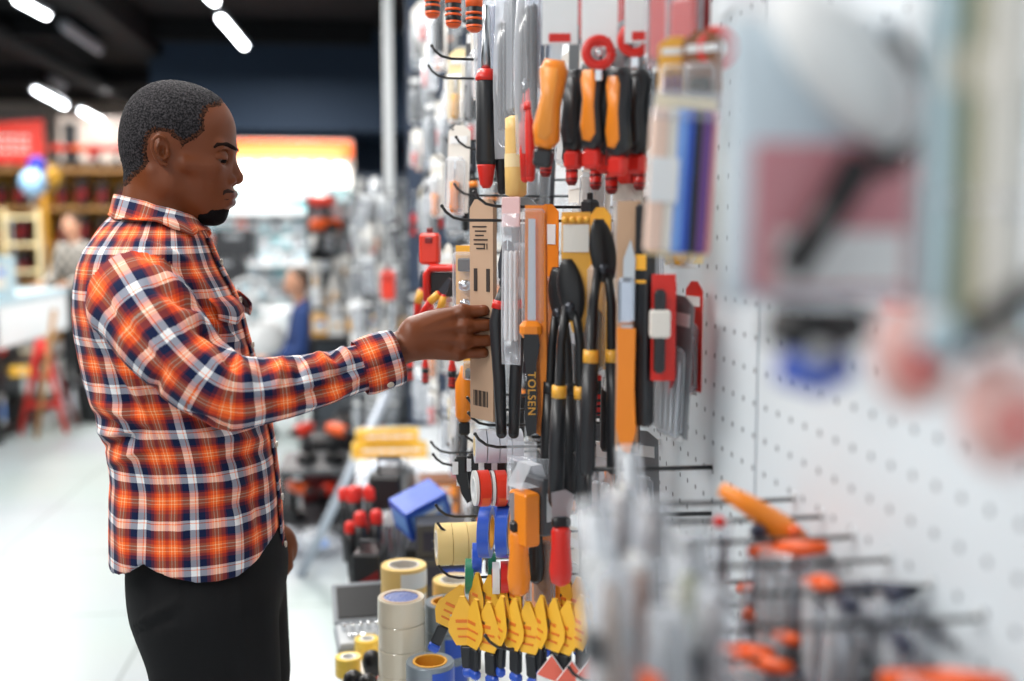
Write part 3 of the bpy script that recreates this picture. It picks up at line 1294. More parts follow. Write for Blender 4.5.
        for (x1, y1, x2, y2, w, a_) in ((135, 625, 178, 600, 3, -.006), (138, 632, 175, 618, 3, .006), (150, 582, 152, 615, 1.2, .003), (183, 565, 186, 660, 1.3, .0025), (240, 585, 246, 680, 5, -.004)):
            ux, uy = x2 - x1, y2 - y1
            t = np.clip(((px - x1) * ux + (py - y1) * uy) / (ux * ux + uy * uy), 0, 1)
            dist = np.hypot(px - x1 - t * ux, py - y1 - t * uy)
            d = d + np.where(p[..., 1] < YB, a_ * np.exp(-(dist / w) ** 2), 0)
        return d
    Vt, Ft = polygonise(trou, (px0 - .06, YB - .22, .03), (px1 + .06, YB + .22, 1.08), .007)
    Vt = relax(Vt, Ft, 1, .5)
    link('trousers', mesh_np('trousers', Vt - T, Ft, [mat('black_denim', (17, 18, 20), rough=.8, spec=.2, bump=.2, bscale=700)]), O)
    for s in (-1, 1):
        cxx = (px0 + px1) / 2
        m = MB()
        out = []
        for (z, k, dx) in ((0, 1.0, 0), (.018, 1.03, 0), (.024, .97, 0), (.055, .9, -.01), (.075, .72, -.03), (.10, .42, -.055)):
            out.append([(cxx + .045 + dx + .145 * k * math.cos(q) * (1 if k > .6 else .9), YB + s * .10 + (.050 - .008 * math.cos(q)) * min(1, k + .15) * math.sin(q), z) for q in [2 * PI * j / 22 for j in range(22)]])
        m.rings([[tuple(Vector(p) - Vector(T)) for p in r] for r in out])
        m.build('shoe', mat('black_leather', (20, 20, 22), rough=.4), O)
    return O


customer = build_customer()
# ================================================================== THE ROOM
def tile_mat():
    m = bpy.data.materials.new('floor_tiles')
    m.use_nodes = True
    nt = m.node_tree
    b = nt.nodes['Principled BSDF']
    b.inputs['Roughness'].default_value = .32
    tc = nt.nodes.new('ShaderNodeTexCoord')
    br = nt.nodes.new('ShaderNodeTexBrick')
    br.inputs['Scale'].default_value = 1
    br.inputs['Brick Width'].default_value = .9
    br.inputs['Row Height'].default_value = .9
    br.inputs['Mortar Size'].default_value = .006
    br.offset = 0
    br.inputs['Color1'].default_value = srgb((172, 180, 183))
    br.inputs['Color2'].default_value = srgb((166, 175, 178))
    br.inputs['Mortar'].default_value = srgb((120, 127, 130))
    n = nt.nodes.new('ShaderNodeTexNoise')
    n.inputs['Scale'].default_value = .7
    mx = nt.nodes.new('ShaderNodeMix')
    mx.data_type = 'RGBA'
    mx.blend_type = 'MULTIPLY'
    mx.inputs[0].default_value = .25
    nt.links.new(tc.outputs['Object'], br.inputs[0])
    nt.links.new(tc.outputs['Object'], n.inputs[0])
    nt.links.new(br.outputs[0], mx.inputs[6])
    nt.links.new(n.outputs['Color'], mx.inputs[7])
    nt.links.new(mx.outputs[2], b.inputs['Base Color'])
    return m


def peg_mat():
    """white perforated steel: rows of round holes on a 40 mm grid"""
    m = bpy.data.materials.new('perforated_white_steel')
    m.use_nodes = True
    nt = m.node_tree
    b = nt.nodes['Principled BSDF']
    b.inputs['Roughness'].default_value = .35
    tc = nt.nodes.new('ShaderNodeTexCoord')
    sp = nt.nodes.new('ShaderNodeSeparateXYZ')
    nt.links.new(tc.outputs['Object'], sp.inputs[0])

    def mth(op, a, bv=None):
        n = nt.nodes.new('ShaderNodeMath')
        n.operation = op
        nt.links.new(a, n.inputs[0])
        if bv is not None:
            if hasattr(bv, 'links') or hasattr(bv, 'is_linked'):
                nt.links.new(bv, n.inputs[1])
            else:
                n.inputs[1].default_value = bv
        return n.outputs[0]
    ds = []
    for ax, per in ((1, .040), (2, .040)):
        f = mth('FRACT', mth('DIVIDE', mth('ADD', sp.outputs[ax], 10.0), per))
        f = mth('SUBTRACT', f, .5)
        ds.append(mth('MULTIPLY', f, f))
    r = mth('SQRT', mth('ADD', ds[0], ds[1]))
    h_ = mth('LESS_THAN', r, .095)
    mx = nt.nodes.new('ShaderNodeMix')
    mx.data_type = 'RGBA'
    mx.inputs[6].default_value = srgb((224, 233, 239))
    mx.inputs[7].default_value = srgb((112, 122, 130))
    nt.links.new(h_, mx.inputs[0])
    nt.links.new(mx.outputs[2], b.inputs['Base Color'])
    return m


XW = .455        # face of the perforated wall
DK = .61         # height of the base deck
m = MB()
m.box((-4, 8.5, -.05), (14, 25, .1))
struct(m.build('floor', tile_mat()))
blk = mat('black_ceiling_paint', (20, 20, 22), rough=.8, spec=.2)
m = MB()
m.box((-4, 8.5, 3.60), (14, 25, .1))
m.box((-2.2, 9.5, 3.40), (.25, 17, .3))
for y in (4, 7.5, 11, 14.5):
    m.box((-5, y, 3.44), (10, .14, .2))
m.tube([(-3.4, 1, 3.36), (-3.4, 16, 3.36)], .11, 12)
m.tube([(-5.4, 1, 3.3), (-5.4, 16, 3.3)], .16, 12)
struct(m.build('ceiling', blk))
navy = mat('dark_navy_paint', (38, 52, 70), rough=.7, spec=.25)
m = MB()
m.box((1.15, 13.05, 1.8), (7.1, .3, 3.6))
struct(m.build('wall_back', navy))
m = MB()
m.box((-6.9, 18.4, 1.8), (8.2, .2, 3.6))
struct(m.build('wall_far', mat('pale_wall_paint', (196, 188, 180), rough=.8)))
m = MB()
m.box((-10.9, 8.5, 1.8), (.2, 25, 3.6))
struct(m.build('wall_left', blk))
m = MB()
m.box((2.6, 8.5, 1.8), (.2, 25, 3.6))
struct(m.build('wall_right', navy))
# bulkhead over the rear displays
m = MB()
m.box((.255, 12.2, 3.05), (4.9, 1.5, 1.0))
struct(m.build('trim_1', navy))

# ---- perforated gondola wall
pm = peg_mat()
G = thing('perforated_display_wall', 'long white perforated steel display wall running down the right side of the aisle', 'display wall', (XW, 2.3, 0))
seams = [-.35, .27, 1.27, 2.27, 3.27, 4.27, 5.25]
for a_, b_ in zip(seams[:-1], seams[1:]):
    m = MB()
    m.box((.010, (a_ + b_) / 2 - 2.3, 1.55), (.018, b_ - a_ - .008, 1.86))
    m.build('perforated_panel', pm, G)
wm = mat('white_coated_steel', (232, 236, 238), rough=.35)
for a_ in seams:
    m = MB()
    m.box((.034, a_ - 2.3, 1.26), (.028, .05, 2.5))
    m.build('upright', wm, G)
m = MB()
m.box((-.27, 2.45 - 2.3, DK - .02), (.54, 5.6, .04), .004)
m.build('base_deck', wm, G)
m = MB()
m.box((-.50, 2.45 - 2.3, (DK - .04) / 2), (.02, 5.56, DK - .04))
m.build('kick_panel', wm, G)
m = MB()
m.box((-.08, 5.29 - 2.3, 1.6), (.44, .03, 3.2))
m.build('end_panel', mat('navy_end_panel', (46, 60, 82), rough=.5), G)
# white column beside the end of the wall
t = thing('support_column', 'slim white column standing behind the end of the display wall', 'column', (.080, 5.95, 0))
m = MB()
m.box((0, 0, 1.78), (.055, .055, 3.5), .006)
m.build('shaft', wm, t)
m = MB()
m.box((0, 0, .02), (.14, .14, .04), .004)
m.build('foot_plate', wm, t)


# ---- ceiling lights
def light(p0, p1, lit, label, wid=.045):
    p0, p1 = Vector(p0), Vector(p1)
    p0, p1 = p0.lerp(p1, .06), p1.lerp(p0, .06)
    c = (p0 + p1) / 2
    d = p1 - p0
    t = thing('ceiling_light', label, 'ceiling light', c, (0, 0, math.atan2(d.y, d.x)))
    L_ = d.length
    m = MB()
    m.box((0, 0, .035), (L_ + .04, wid + .03, .05), .01)
    m.build('housing', mat('grey_lamp_housing', (120, 122, 128), rough=.5), t)
    m = MB()
    m.box((0, 0, 0), (L_, wid, .04), .012)
    m.build('diffuser', mat('lit_tube', (246, 250, 255), emit=13.0) if lit else mat('unlit_tube', (150, 152, 160), rough=.4), t)
    for s_ in (-1, 1):
        m = MB()
        m.tube([(s_ * L_ * .35, 0, .06), (s_ * L_ * .35, 0, 3.55 - c.z)], .004, 6)
        m.build('hanging_wire', blk, t)
    return t


ZL = 3.12
light(PZ(14, -2, ZL), PZ(49, 17, ZL), True, 'lit tube lamp cut by the top left corner of the photo')
light(PZ(60, 26, ZL), PZ(102, 54, ZL), False, 'switched-off grey tube lamp hanging between the lit ones')
light(PZ(32, 88, ZL), PZ(67, 107, ZL), True, 'lit tube lamp left of the head, left of the far pair')
light(PZ(79, 109.5, ZL), PZ(108, 124, ZL), True, 'lit tube lamp nearest the back of the head of the man')
light(PZ(218, 15, ZL), PZ(246, 48, ZL), True, 'lit tube lamp above the forehead, in front of the dark bulkhead')
light(PZ(204, -9, ZL), PZ(216, 3, ZL), True, 'lit tube lamp whose tip shows at the top edge of the photo')
light(PZ(50, 80, ZL + .2), PZ(66, 88, ZL + .2), False, 'small unlit tube lamp above the lit pair on the left')
# ================================================================== BUILDERS FOR THE GOODS
# hanging things have their origin at the hole they hang from; standing things at their foot


def v_of(px, py, Y):
    return P(px, py, Y)


def b_card_pack(w, hgt, card, inner, style='tool', bub=.018, hdr=.22):
    """printed header card with a clear bubble and something in it; faces -Y"""
    def f():
        t = E('blister_pack')
        m = MB()
        hh = hgt
        pol = [(-w / 2, -hh + .012), (w / 2, -hh + .012), (w / 2, .0), (w * .18, .012), (-w * .18, .012), (-w / 2, .0)]
        m.prism(pol, 'Y', 0, .0012)
        cd = m.build('card', card, t)
        m = MB()
        m.box((0, -.0012, -hh * .10), (w * .8, .0008, hh * .09))
        m.build('printed_band', K('white') if style != 'white' else K('red'), cd)
        m = MB()
        m.box((0, -.0012, -hh * .94), (w * .7, .0008, hh * .04))
        m.build('printed_line', K('white') if style != 'white' else K('red'), cd)
        m = MB()
        bh = hh * (1 - hdr) * .82
        m.box((0, -bub / 2, -hh * (hdr + (1 - hdr) / 2)), (w * .82, bub, bh), min(bub, w * .3) * .45)
        m.build('bubble', CLEAR(), t)
        m = MB()
        z0 = -hh * hdr - .02
        z1 = -hh * .93
        if style in ('tool', 'white'):
            zm = z0 + (z1 - z0) * .42
            m.lathe([(.10 * w, 0), (.16 * w, .01), (.13 * w, (zm - z1) * .5), (.17 * w, (zm - z1)), (.06 * w, (zm - z1) + .004)], 12, 'Z', (0, -bub * .5, z1))
            m.build('tool_handle', inner, t)
            m = MB()
            m.lathe([(.035 * w, 0), (.035 * w, (z0 - zm))], 8, 'Z', (0, -bub * .5, zm))
            m.build('tool_shaft', STEEL(), t)
        elif style == 'bits':
            for k in range(4):
                m.lathe([(.05 * w, 0), (.05 * w, (z0 - z1) * .8), (.02 * w, (z0 - z1) * .9)], 8, 'Z', ((k - 1.5) * w * .19, -bub * .5, z1))
            m.build('drill_bits', inner, t)
        else:
            m.box((0, -bub * .5, (z0 + z1) / 2), (w * .55, bub * .7, (z0 - z1) * .8), .004)
            m.build('contents', inner, t)
        return t
    return f


def b_bag(w, hgt, inner, hdrm, thick=.02):
    """clear bag with a folded header card"""
    def f():
        t = E('clear_bag')
        m = MB()
        rows = []
        for i in range(9):
            k = i / 8
            z = -.02 - (hgt - .02) * k
            th = thick * math.sin(PI * min(1, max(.04, k * .94 + .03))) ** .7 / 2 + .0015
            rows.append([(w / 2 * math.copysign(abs(math.cos(a)) ** .6, math.cos(a)) * (1 - .05 * math.sin(5 * k)), th * math.sin(a) * (1 + .25 * math.sin(7 * k + a)), z) for a in [2 * PI * j / 16 for j in range(16)]])
        m.rings(rows)
        m.build('film', FILM(), t)
        m = MB()
        m.box((0, 0, -.018), (w * 1.0, .003, .045), .001)
        m.build('header_card', hdrm, t)
        m = MB()
        for k in range(3):
            m.box(((k - 1) * w * .26, 0, -hgt * .58), (w * .17, thick * .5, hgt * .55), .003)
        m.build('contents', inner, t)
        return t
    return f


def b_screwdriver(L_, hd, band, r=.015):
    """hangs by its tip end: handle end lowest when flip"""
    def f():
        t = E('screwdriver')
        m = MB()
        hl = L_ * .48
        m.lathe([(r * .55, 0), (r * .95, .006), (r, .02), (r * .86, hl * .35), (r, hl * .7), (r * .62, hl * .9), (r * .7, hl)], 14, 'Z', (0, 0, -L_))
        hdl = m.build('handle', hd, t)
        m = MB()
        for k, (z, hh) in enumerate(((.0, .011), (.019, .004), (.028, .004), (.040, .022))):
            m.lathe([(r * (.55 if k == 0 else 1.0), 0), (r * (.9 if k == 0 else 1.03), hh * .4), (r * 1.02, hh)], 14, 'Z', (0, 0, -L_ + z - .0005))
        m.build('grip_band', band, hdl)
        m = MB()
        m.lathe([(r * .24, 0), (r * .24, L_ - hl - .01), (r * .10, L_ - hl)], 8, 'Z', (0, 0, -L_ + hl))
        m.build('shaft', CHROME(), t)
        return t
    return f


def b_grip_handle(L_, body, end, r=.016):
    """straight rubber handle, narrow red end below, steel neck above"""
    def f():
        t = E('hanging_tool')
        m = MB()
        m.lathe([(r * .85, 0), (r, .01), (r * .96, L_ * .5), (r, L_ * .93), (r * .8, L_)], 16, 'Z', (0, 0, -L_))
        m.build('handle', body, t)
        m = MB()
        m.lathe([(r * .35, -.034), (r * .62, -.028), (r * .88, .0), (r * .90, .004)], 16, 'Z', (0, 0, -L_))
        m.build('red_end', end, t)
        m = MB()
        m.lathe([(r * 1.02, -.006), (r * 1.04, .0), (r * .7, .012)], 16)
        m.build('red_collar', end, t)
        m = MB()
        m.lathe([(r * .5, .01), (r * .4, .05), (r * .3, .11)], 10)
        m.build('steel_neck', STEEL(), t)
        return t
    return f


def b_pliers(L_, grip, band, jaw=None, spread=.020, tipc=None):
    """jaws up, handles down"""
    def f():
        t = E('pliers')
        jm = jaw or mat('dark_tool_steel', (70, 72, 78), rough=.35, metal=.8)
        m = MB()
        for s_ in (-1, 1):
            m.prism([(s_ * .001, 0), (s_ * .007, -.004), (s_ * .013, -.035), (s_ * .012, -.055), (s_ * .001, -.06)], 'Y', -.005, .005)
        m.lathe([(.011, -.0075), (.011, .0075)], 18, 'Y', (0, 0, -.062))
        m.build('jaws', jm, t)
        m = MB()
        m.lathe([(.005, -.009), (.005, .009)], 12, 'Y', (0, 0, -.062))
        m.build('pivot', CHROME(), t)
        for s_ in (-1, 1):
            m = MB()
            zs = [-.066, -.09, -.12, -.12 - (L_ - .12) * .5, -L_]
            xs = [s_ * .004, s_ * .011, s_ * .016, s_ * (spread * .85 + .004), s_ * spread]
            rs = [.0055, .0075, .0095, .0090, .0075]
            m.tube([(x, 0, z) for x, z in zip(xs, zs)], rs, 10)
            m.ball((xs[-1], 0, -L_), .0076, 10)
            hh = m.build('handle', grip, t)
            m = MB()
            m.tube([(s_ * .0105, 0, -.088), (s_ * .0125, 0, -.100)], [.0095, .0102], 12)
            m.build('grip_band', band, hh)
            if tipc:
                m = MB()
                m.tube([(xs[-1] - s_ * .0008, 0, -L_ + .022), (xs[-1], 0, -L_ + .004), (xs[-1], 0, -L_ - .006)], [.0098, .0098, .0070], 12)
                m.build('grip_end', tipc, hh)
        return t
    return f


def b_knife(L_, body, inlay, cap, label=True, w=.030):
    """big folding saw / snap-off knife: broad two-tone handle below a white label card"""
    def f():
        t = E('utility_knife')
        m = MB()
        out = [(-w * .35, 0), (w * .35, 0), (w * .52, -L_ * .12), (w * .40, -L_ * .5), (w * .52, -L_ * .88), (w * .2, -L_), (-w * .35, -L_ * .97), (-w * .50, -L_ * .75), (-w * .34, -L_ * .4), (-w * .5, -L_ * .12)]
        cz = -L_ / 2
        sc = lambda k, y: [(x * k, y, cz + (z - cz) * (1 - (1 - k) * .35)) for x, z in out]
        m.rings([sc(.45, -.0135), sc(.80, -.0115), sc(1.0, -.004), sc(1.0, .004), sc(.80, .0115), sc(.45, .0135)], smooth=True)
        bo = m.build('handle', body, t)
        m = MB()
        ins = [(x * .62 + .002, z * .86 - L_ * .05) for x, z in out]
        ins2 = [(x * .6, cz + (z - cz) * .8) for x, z in out]
        m.rings([[(x * .75, -.0150, z) for x, z in ins2], [(x, -.0135, z) for x, z in ins2], [(x, .0135, z) for x, z in ins2], [(x * .75, .0150, z) for x, z in ins2]], smooth=True)
        m.build('inlay', inlay, bo)
        m = MB()
        m.box((0, 0, -L_ - .010), (w * .7, .018, .026), .005)
        m.build('end_cap', cap, t)
        m = MB()
        m.prism([(-w * .2, .055), (w * .2, .06), (w * .22, -.004), (-w * .22, -.004)], 'Y', -.001, .001)
        m.build('blade', STEEL(), t)
        return t
    return f


def b_roll(r, wd, tape, core, r0=None, n=64, lab=None):
    """tape roll, axis along X"""
    def f():
        t = E('tape_roll')
        rr = r0 or r * .62
        m = MB()
        m.annulus(rr, r, -wd / 2, wd / 2, n, 'X')
        m.build('tape', tape, t)
        m = MB()
        m.annulus(rr - .003, rr + .0004, -wd / 2 - .0008, wd / 2 + .0008, n, 'X')
        m.build('core', core, t)
        if lab:
            m = MB()
            a0, a1 = math.radians(200), math.radians(300)
            m.rings([[(x, (r + q) * math.cos(a0 + (a1 - a0) * j / 9), (r + q) * math.sin(a0 + (a1 - a0) * j / 9)) for x, q in ((-wd * .35, .0003), (wd * .35, .0003), (wd * .35, .0009), (-wd * .35, .0009))] for j in range(10)], smooth=False)
            m.build('label', lab, t)
        return t
    return f


def b_stack_roll(r, hgt, tape, core, r0=None, lab=None, n=64):
    """tape roll lying flat, axis Z, foot at z=0"""
    def f():
        t = E('tape_roll')
        rr = r0 or r * .78
        m = MB()
        m.lathe([(rr, .001), (r - .001, 0), (r, .0015), (r, hgt - .0015), (r - .001, hgt), (rr, hgt - .001), (rr, .001)], n, 'Z', smooth=False, cap=False)
        m.build('tape', tape, t)
        m = MB()
        m.annulus(rr - .004, rr + .0003, .0006, hgt + .0004, n)
        m.build('core', core, t)
        if lab:
            m = MB()
            rows = []
            for j in range(14):
                a = math.radians(215 + 7 * j)
                rows.append([((r + q) * math.cos(a), (r + q) * math.sin(a), z) for z, q in ((hgt * .15, .0002), (hgt * .85, .0002), (hgt * .85, .0008), (hgt * .15, .0008))])
            m.rings(rows, smooth=False)
            m.build('label', lab, t)
        return t
    return f


def b_hook(L_, up=.022):
    """black wire hook: reaches from the wall (x=0) out into the aisle along -X"""
    def f():
        t = E('peg_hook')
        m = MB()
        m.tube([(0, 0, 0), (-L_ * .5, 0, -.001), (-L_ + .035, 0, 0), (-L_ + .018, 0, .004), (-L_ + .006, 0, .013), (-L_, 0, up)], .0024, 8)
        m.ball((-L_, 0, up), .0031, 8)
        m.build('wire_arm', WIRE(), t)
        m = MB()
        m.box((-.001, 0, .003), (.002, .008, .010))
        m.build('back_plate', wm, t)
        return t
    return f


def b_putty(card, L_=.145):
    """folded yellow header card over a broad blade with a black and blue handle"""
    def f():
        t = E('putty_knife')
        m = MB()
        w = .060
        oc = [(-.005, .014), (.005, .014), (w / 2, -.034), (w / 2, -.050), (w * .28, -.074), (-w * .28, -.074), (-w / 2, -.050), (-w / 2, -.034)]
        for sg in (-1, 1):
            m.rings([[(x, sg * (.0012 + .09 * max(0, .014 - z) ** 1.0), z) for x, z in oc], [(x, sg * (.0022 + .09 * max(0, .014 - z)), z) for x, z in oc]], smooth=False)
        m.box((0, 0, .0142), (.010, .0056, .0012))
        cd = m.build('card', card, t)
        m = MB()
        for s_ in (-1, 1):
            m.box((-.004, s_ * .0064, -.030), (.022, .0012, .006))
            m.box((.002, s_ * .0078, -.044), (.030, .0012, .004))
            m.box((0, s_ * .0092, -.058), (.024, .0012, .0035))
        m.build('printed_text', mat('orange_print', (222, 120, 40)), cd)
        m = MB()
        m.prism([(-.027, -.02), (.027, -.02), (.012, -.082), (-.012, -.082)], 'Y', -.0006, .0006)
        m.build('blade', STEEL(), t)
        m = MB()
        m.box((0, 0, -.098), (.024, .015, .046), .005)
        m.build('handle', K('rubber'), t)
        m = MB()
        m.box((0, 0, -.128), (.0245, .0155, .018), .005)
        m.build('handle_end', K('blue'), t)
        return t
    return f


def b_bolt_cutter(L_, grip, band):
    def f():
        t = E('lopping_shears')
        m = MB()
        rr = []
        for i in range(13):
            k = i / 12
            hw = .019 * math.sin(PI * (.06 + .86 * k)) ** .6
            cx_ = -.006 + .012 * k
            rr.append([(cx_ + hw * math.cos(a), .008 * math.sin(a) * (hw / .019), .004 - .085 * k) for a in [2 * PI * j / 16 for j in range(16)]])
        m.rings(rr)
        m.build('head', K('black'), t)
        m = MB()
        m.lathe([(.007, -.010), (.007, .010)], 14, 'Y', (0, 0, -.062))
        m.build('pivot_bolt', mat('dark_tool_steel', (70, 72, 78), rough=.35, metal=.8), t)
        for s_ in (-1, 1):
            m = MB()
            m.tube([(s_ * .006, 0, -.06), (s_ * .013, 0, -.11), (s_ * .015, 0, -L_ * .52), (s_ * .018, 0, -L_ * .53)], [.006, .0065, .0075, .0075], 10)
            hh = m.build('arm', K('black'), t)
            m = MB()
            m.tube([(s_ * .0155, 0, -L_ * .50), (s_ * .016, 0, -L_ * .55)], [.0105, .0108], 12)
            m.build('yellow_band', band, hh)
            m = MB()
            m.tube([(s_ * .016, 0, -L_ * .55), (s_ * .019, 0, -L_ * .75), (s_ * .020, 0, -L_ * .98), (s_ * .020, 0, -L_)], [.0105, .0115, .0110, .0080], 12)
            m.build('grip', grip, hh)
        return t
    return f


def b_box(w, d, hgt, body, face, lab):
    def f():
        t = E('carton')
        m = MB()
        m.box((0, 0, hgt / 2), (w, d, hgt), .0015)
        m.build('carton_body', body, t)
        m = MB()
        m.box((0, -d / 2 - .0004, hgt * .5), (w * .8, .0008, hgt * .6))
        m.box((-w / 2 - .0004, 0, hgt * .5), (.0008, d * .8, hgt * .6))
        m.build('printed_panel', face, t)
        m = MB()
        m.box((w * .1, -d / 2 - .0012, hgt * .62), (w * .4, .0008, hgt * .16))
        m.build('label', lab, t)
        return t
    return f


def b_bottle(r, hgt, body, cap, lab):
    def f():
        t = E('bottle')
        m = MB()
        m.lathe([(r * .9, 0), (r, .01), (r, hgt * .62), (r * .75, hgt * .76), (r * .32, hgt * .84), (r * .32, hgt * .9)], 14)
        m.build('bottle_body', body, t)
        m = MB()
        m.lathe([(r * .40, hgt * .88), (r * .40, hgt), (r * .2, hgt + .004)], 12)
        m.build('cap', cap, t)
        m = MB()
        m.lathe([(r * 1.01, hgt * .15), (r * 1.01, hgt * .55)], 14, cap=False)
        m.build('label', lab, t)
        return t
    return f


def b_drill(body, acc):
    """hanging or standing pistol-grip power tool, height about .22"""
    def f():
        t = E('power_drill')
        m = MB()
        m.lathe([(.022, -.09), (.030, -.08), (.034, -.02), (.032, .05), (.024, .075)], 14, 'X', (0, 0, .18))
        m.build('motor_body', body, t)
        m = MB()
        m.lathe([(.020, .075), (.018, .10), (.012, .125), (.004, .13)], 12, 'X', (0, 0, .18))
        m.build('chuck', K('black'), t)
        m = MB()
        m.tube([(-.03, 0, .165), (-.045, 0, .10), (-.05, 0, .045)], [.020, .017, .019], 10)
        m.build('grip', acc, t)
        m = MB()
        m.box((-.045, 0, .024), (.11, .07, .048), .008)
        m.build('battery', K('black'), t)
        m = MB()
        m.box((-.018, 0, .135), (.012, .012, .022), .003)
        m.build('trigger', K('rubber'), t)
        return t
    return f


# ================================================================== THE NEAR WALL
HKC = [0]


def hook(px, py, Y, label=None, up=.022):
    """peg hook whose raised tip is at that spot of the wall"""
    p = P(px, py, Y)
    L_ = XW - p.x
    k = round(L_ / .05) * .05
    key = 'hook%.2f' % k
    return make(key, b_hook(k, up), label, 'hook', (XW - .001, Y, p.z - up), (0, 0, 0), None if label else 'black peg hooks along the near display wall')


HG = 'black wire peg hook reaching out from the perforated wall, raised tip'
for (px, py, Y, lab) in (
        (450, 206, 1.73, 'black peg hook left of the top of the tan card, lower of two tips'),
        (463, 192, 1.72, 'black peg hook rising just above the tan card marked 11'),
        (447, 184, 2.15, 'thin black peg hook tip left of the red-ended black handle'),
        (439, 168, 2.25, 'thin dark hook tip over the hanging clear packs, above the red plastic box'),
        (446, 137, 2.10, 'black peg hook left of the thick black handle with a red end'),
        (443, 46, 2.00, 'black peg hook just under the orange-ringed screwdriver handles'),
        (437, 66, 2.12, 'black peg hook with a slight kink, second below the orange-ringed handles'),
        (457, 398, 1.86, 'black peg hook just under the hand, above the striped rolls'),
        (452, 384, 2.02, 'black peg hook under the cuff side of the hand, left of the striped rolls'),
        (461, 413, 1.84, 'black peg hook below the yellow and green striped rolls'),
        (474, 434, 1.72, 'heavy black peg hook running in front of the white tape rolls'),
        (451, 432, 1.97, 'black peg hook left of the white tape rolls, upper of the pair'),
        (440, 442, 2.12, 'black peg hook left of the white tape rolls, lower of the pair'),
        (444, 454, 2.05, 'black peg hook just above the black clips, longest reach to the left'),
        (450, 462, 1.97, 'black peg hook passing through the black clips'),
        (453, 473, 1.93, 'black peg hook at the bottom left of the black clips'),
        (447, 505, 1.96, 'black peg hook above the cream tape rolls'),
        (452, 523, 1.90, 'black peg hook threading the cream tape rolls'),
        (441, 541, 2.08, 'black peg hook in front of the cream rolls, upper of two close ones'),
        (442, 549, 2.06, 'black peg hook in front of the cream rolls, lower of two close ones'),
        (450, 566, 1.88, 'black peg hook beside the green spool'),
        (482, 636, 1.56, 'black peg hook carrying the lower row of yellow putty knives'),
        (478, 618, 1.70, 'black peg hook carrying the upper row of yellow putty knives'),
        (497, 590, 1.75, 'black peg hook under the blue tape rolls'),
        (560, 668, 1.42, 'black peg hook over the red and white packs at the bottom edge')):
    hook(px, py, Y, lab)


def put(key, bld, label, cat, px, py, Y, rz=-60, tilt=0, lean=0, group=None, scale=None):
    return make(key, bld, label, cat, P(px, py, Y), (math.radians(lean), math.radians(tilt), math.radians(rz)), group, scale)


# --- tan card marked 11 in the hand
def b_eleven():
    t = E('saw_blade_sleeve')
    tan = mat('kraft_board', (188, 158, 132), rough=.8, var=.06)
    ink = mat('dark_print', (52, 44, 40), rough=.7)
    w, hh = .060, .345
    m = MB()
    m.prism([(-w / 2, -hh), (w / 2, -hh), (w / 2, .0), (w * .28, .014), (-w * .28, .014), (-w / 2, 0)], 'Y', -.004, .004)
    s_ = m.build('sleeve', tan, t)
    m = MB()
    for k in range(6):
        m.box((-.004 + (k % 2) * .003, -.0044, -.03 - .007 * k), (.036 - .007 * (k % 3), .0008, .0024))
    for k in range(5):
        m.box((0, -.0044, -.165 - .006 * k), (.044 - .006 * (k % 2), .0008, .0018))
    for k in range(11):
        m.box((-.020 + .0036 * k, -.0044, -.310), (.0009 + .0009 * (k % 3), .0008, .026))
    m.build('printed_text', ink, s_)
    gn = glyphs('11', 'printed_number', ink, s_, (.002, -.0046, -.118), (PI / 2, 0, 0), .054, .0008, spacing=.8)
    gn.scale = (1.5, 1, 1)
    glyphs('11', 'printed_size', ink, s_, (0.012, -.0046, -.062), (PI / 2, 0, 0), .014)
    m = MB()
    m.box((0, .0062, -.165), (w * .8, .0045, .30), .001)
    m.build('film', CLEAR(), t)
    return t


put('eleven', b_eleven, 'tan cardboard sleeve printed with a large 11, held in the hand of the man', 'package', 483, 208, 1.778, rz=-57)


# --- small yellow and black blister left of it
def b_lock():
    t = E('blister_pack')
    m = MB()
    m.box((0, .002, -.065), (.05, .0015, .135), .0005)
    m.build('card', K('gold'), t)
    m = MB()
    m.box((0, -.010, -.065), (.044, .020, .115), .006)
    m.build('bubble', FILM(), t)
    m = MB()
    m.box((0, -.008, -.030), (.026, .012, .022), .002)
    m.build('black_block', K('black'), t)
    m = MB()
    m.lathe([(.004, 0), (.012, .004), (.012, .016), (.004, .02)], 12, 'Z', (0, -.008, -.075))
    m.lathe([(.004, 0), (.010, .004), (.010, .014), (.004, .018)], 12, 'Z', (0, -.008, -.105))
    m.build('chrome_fitting', CHROME(), t)
    return t


put('lock', b_lock, 'small blister with chrome fittings and yellow edge behind the index finger of the hand', 'package', 468, 247, 1.86, rz=-35)

# --- top: orange ringed screwdriver handles
for (px, py, Y, lab) in ((432, -60, 2.02, 'black screwdriver handle with orange rings at top edge, leftmost whole one'), (453, -54, 1.92, 'black screwdriver handle with orange rings, middle one beneath the top edge'),
                         (474, -52, 1.86, 'black screwdriver handle with orange rings nearest the clear bags'), (411, -76, 2.2, 'black and orange screwdriver end just peeping in at the top left of the wall')):
    put('sdr', b_screwdriver(.135, K('black'), K('deeporange'), .0140), lab, 'screwdriver', px, py, Y, rz=0, scale=(1, 1, 1))

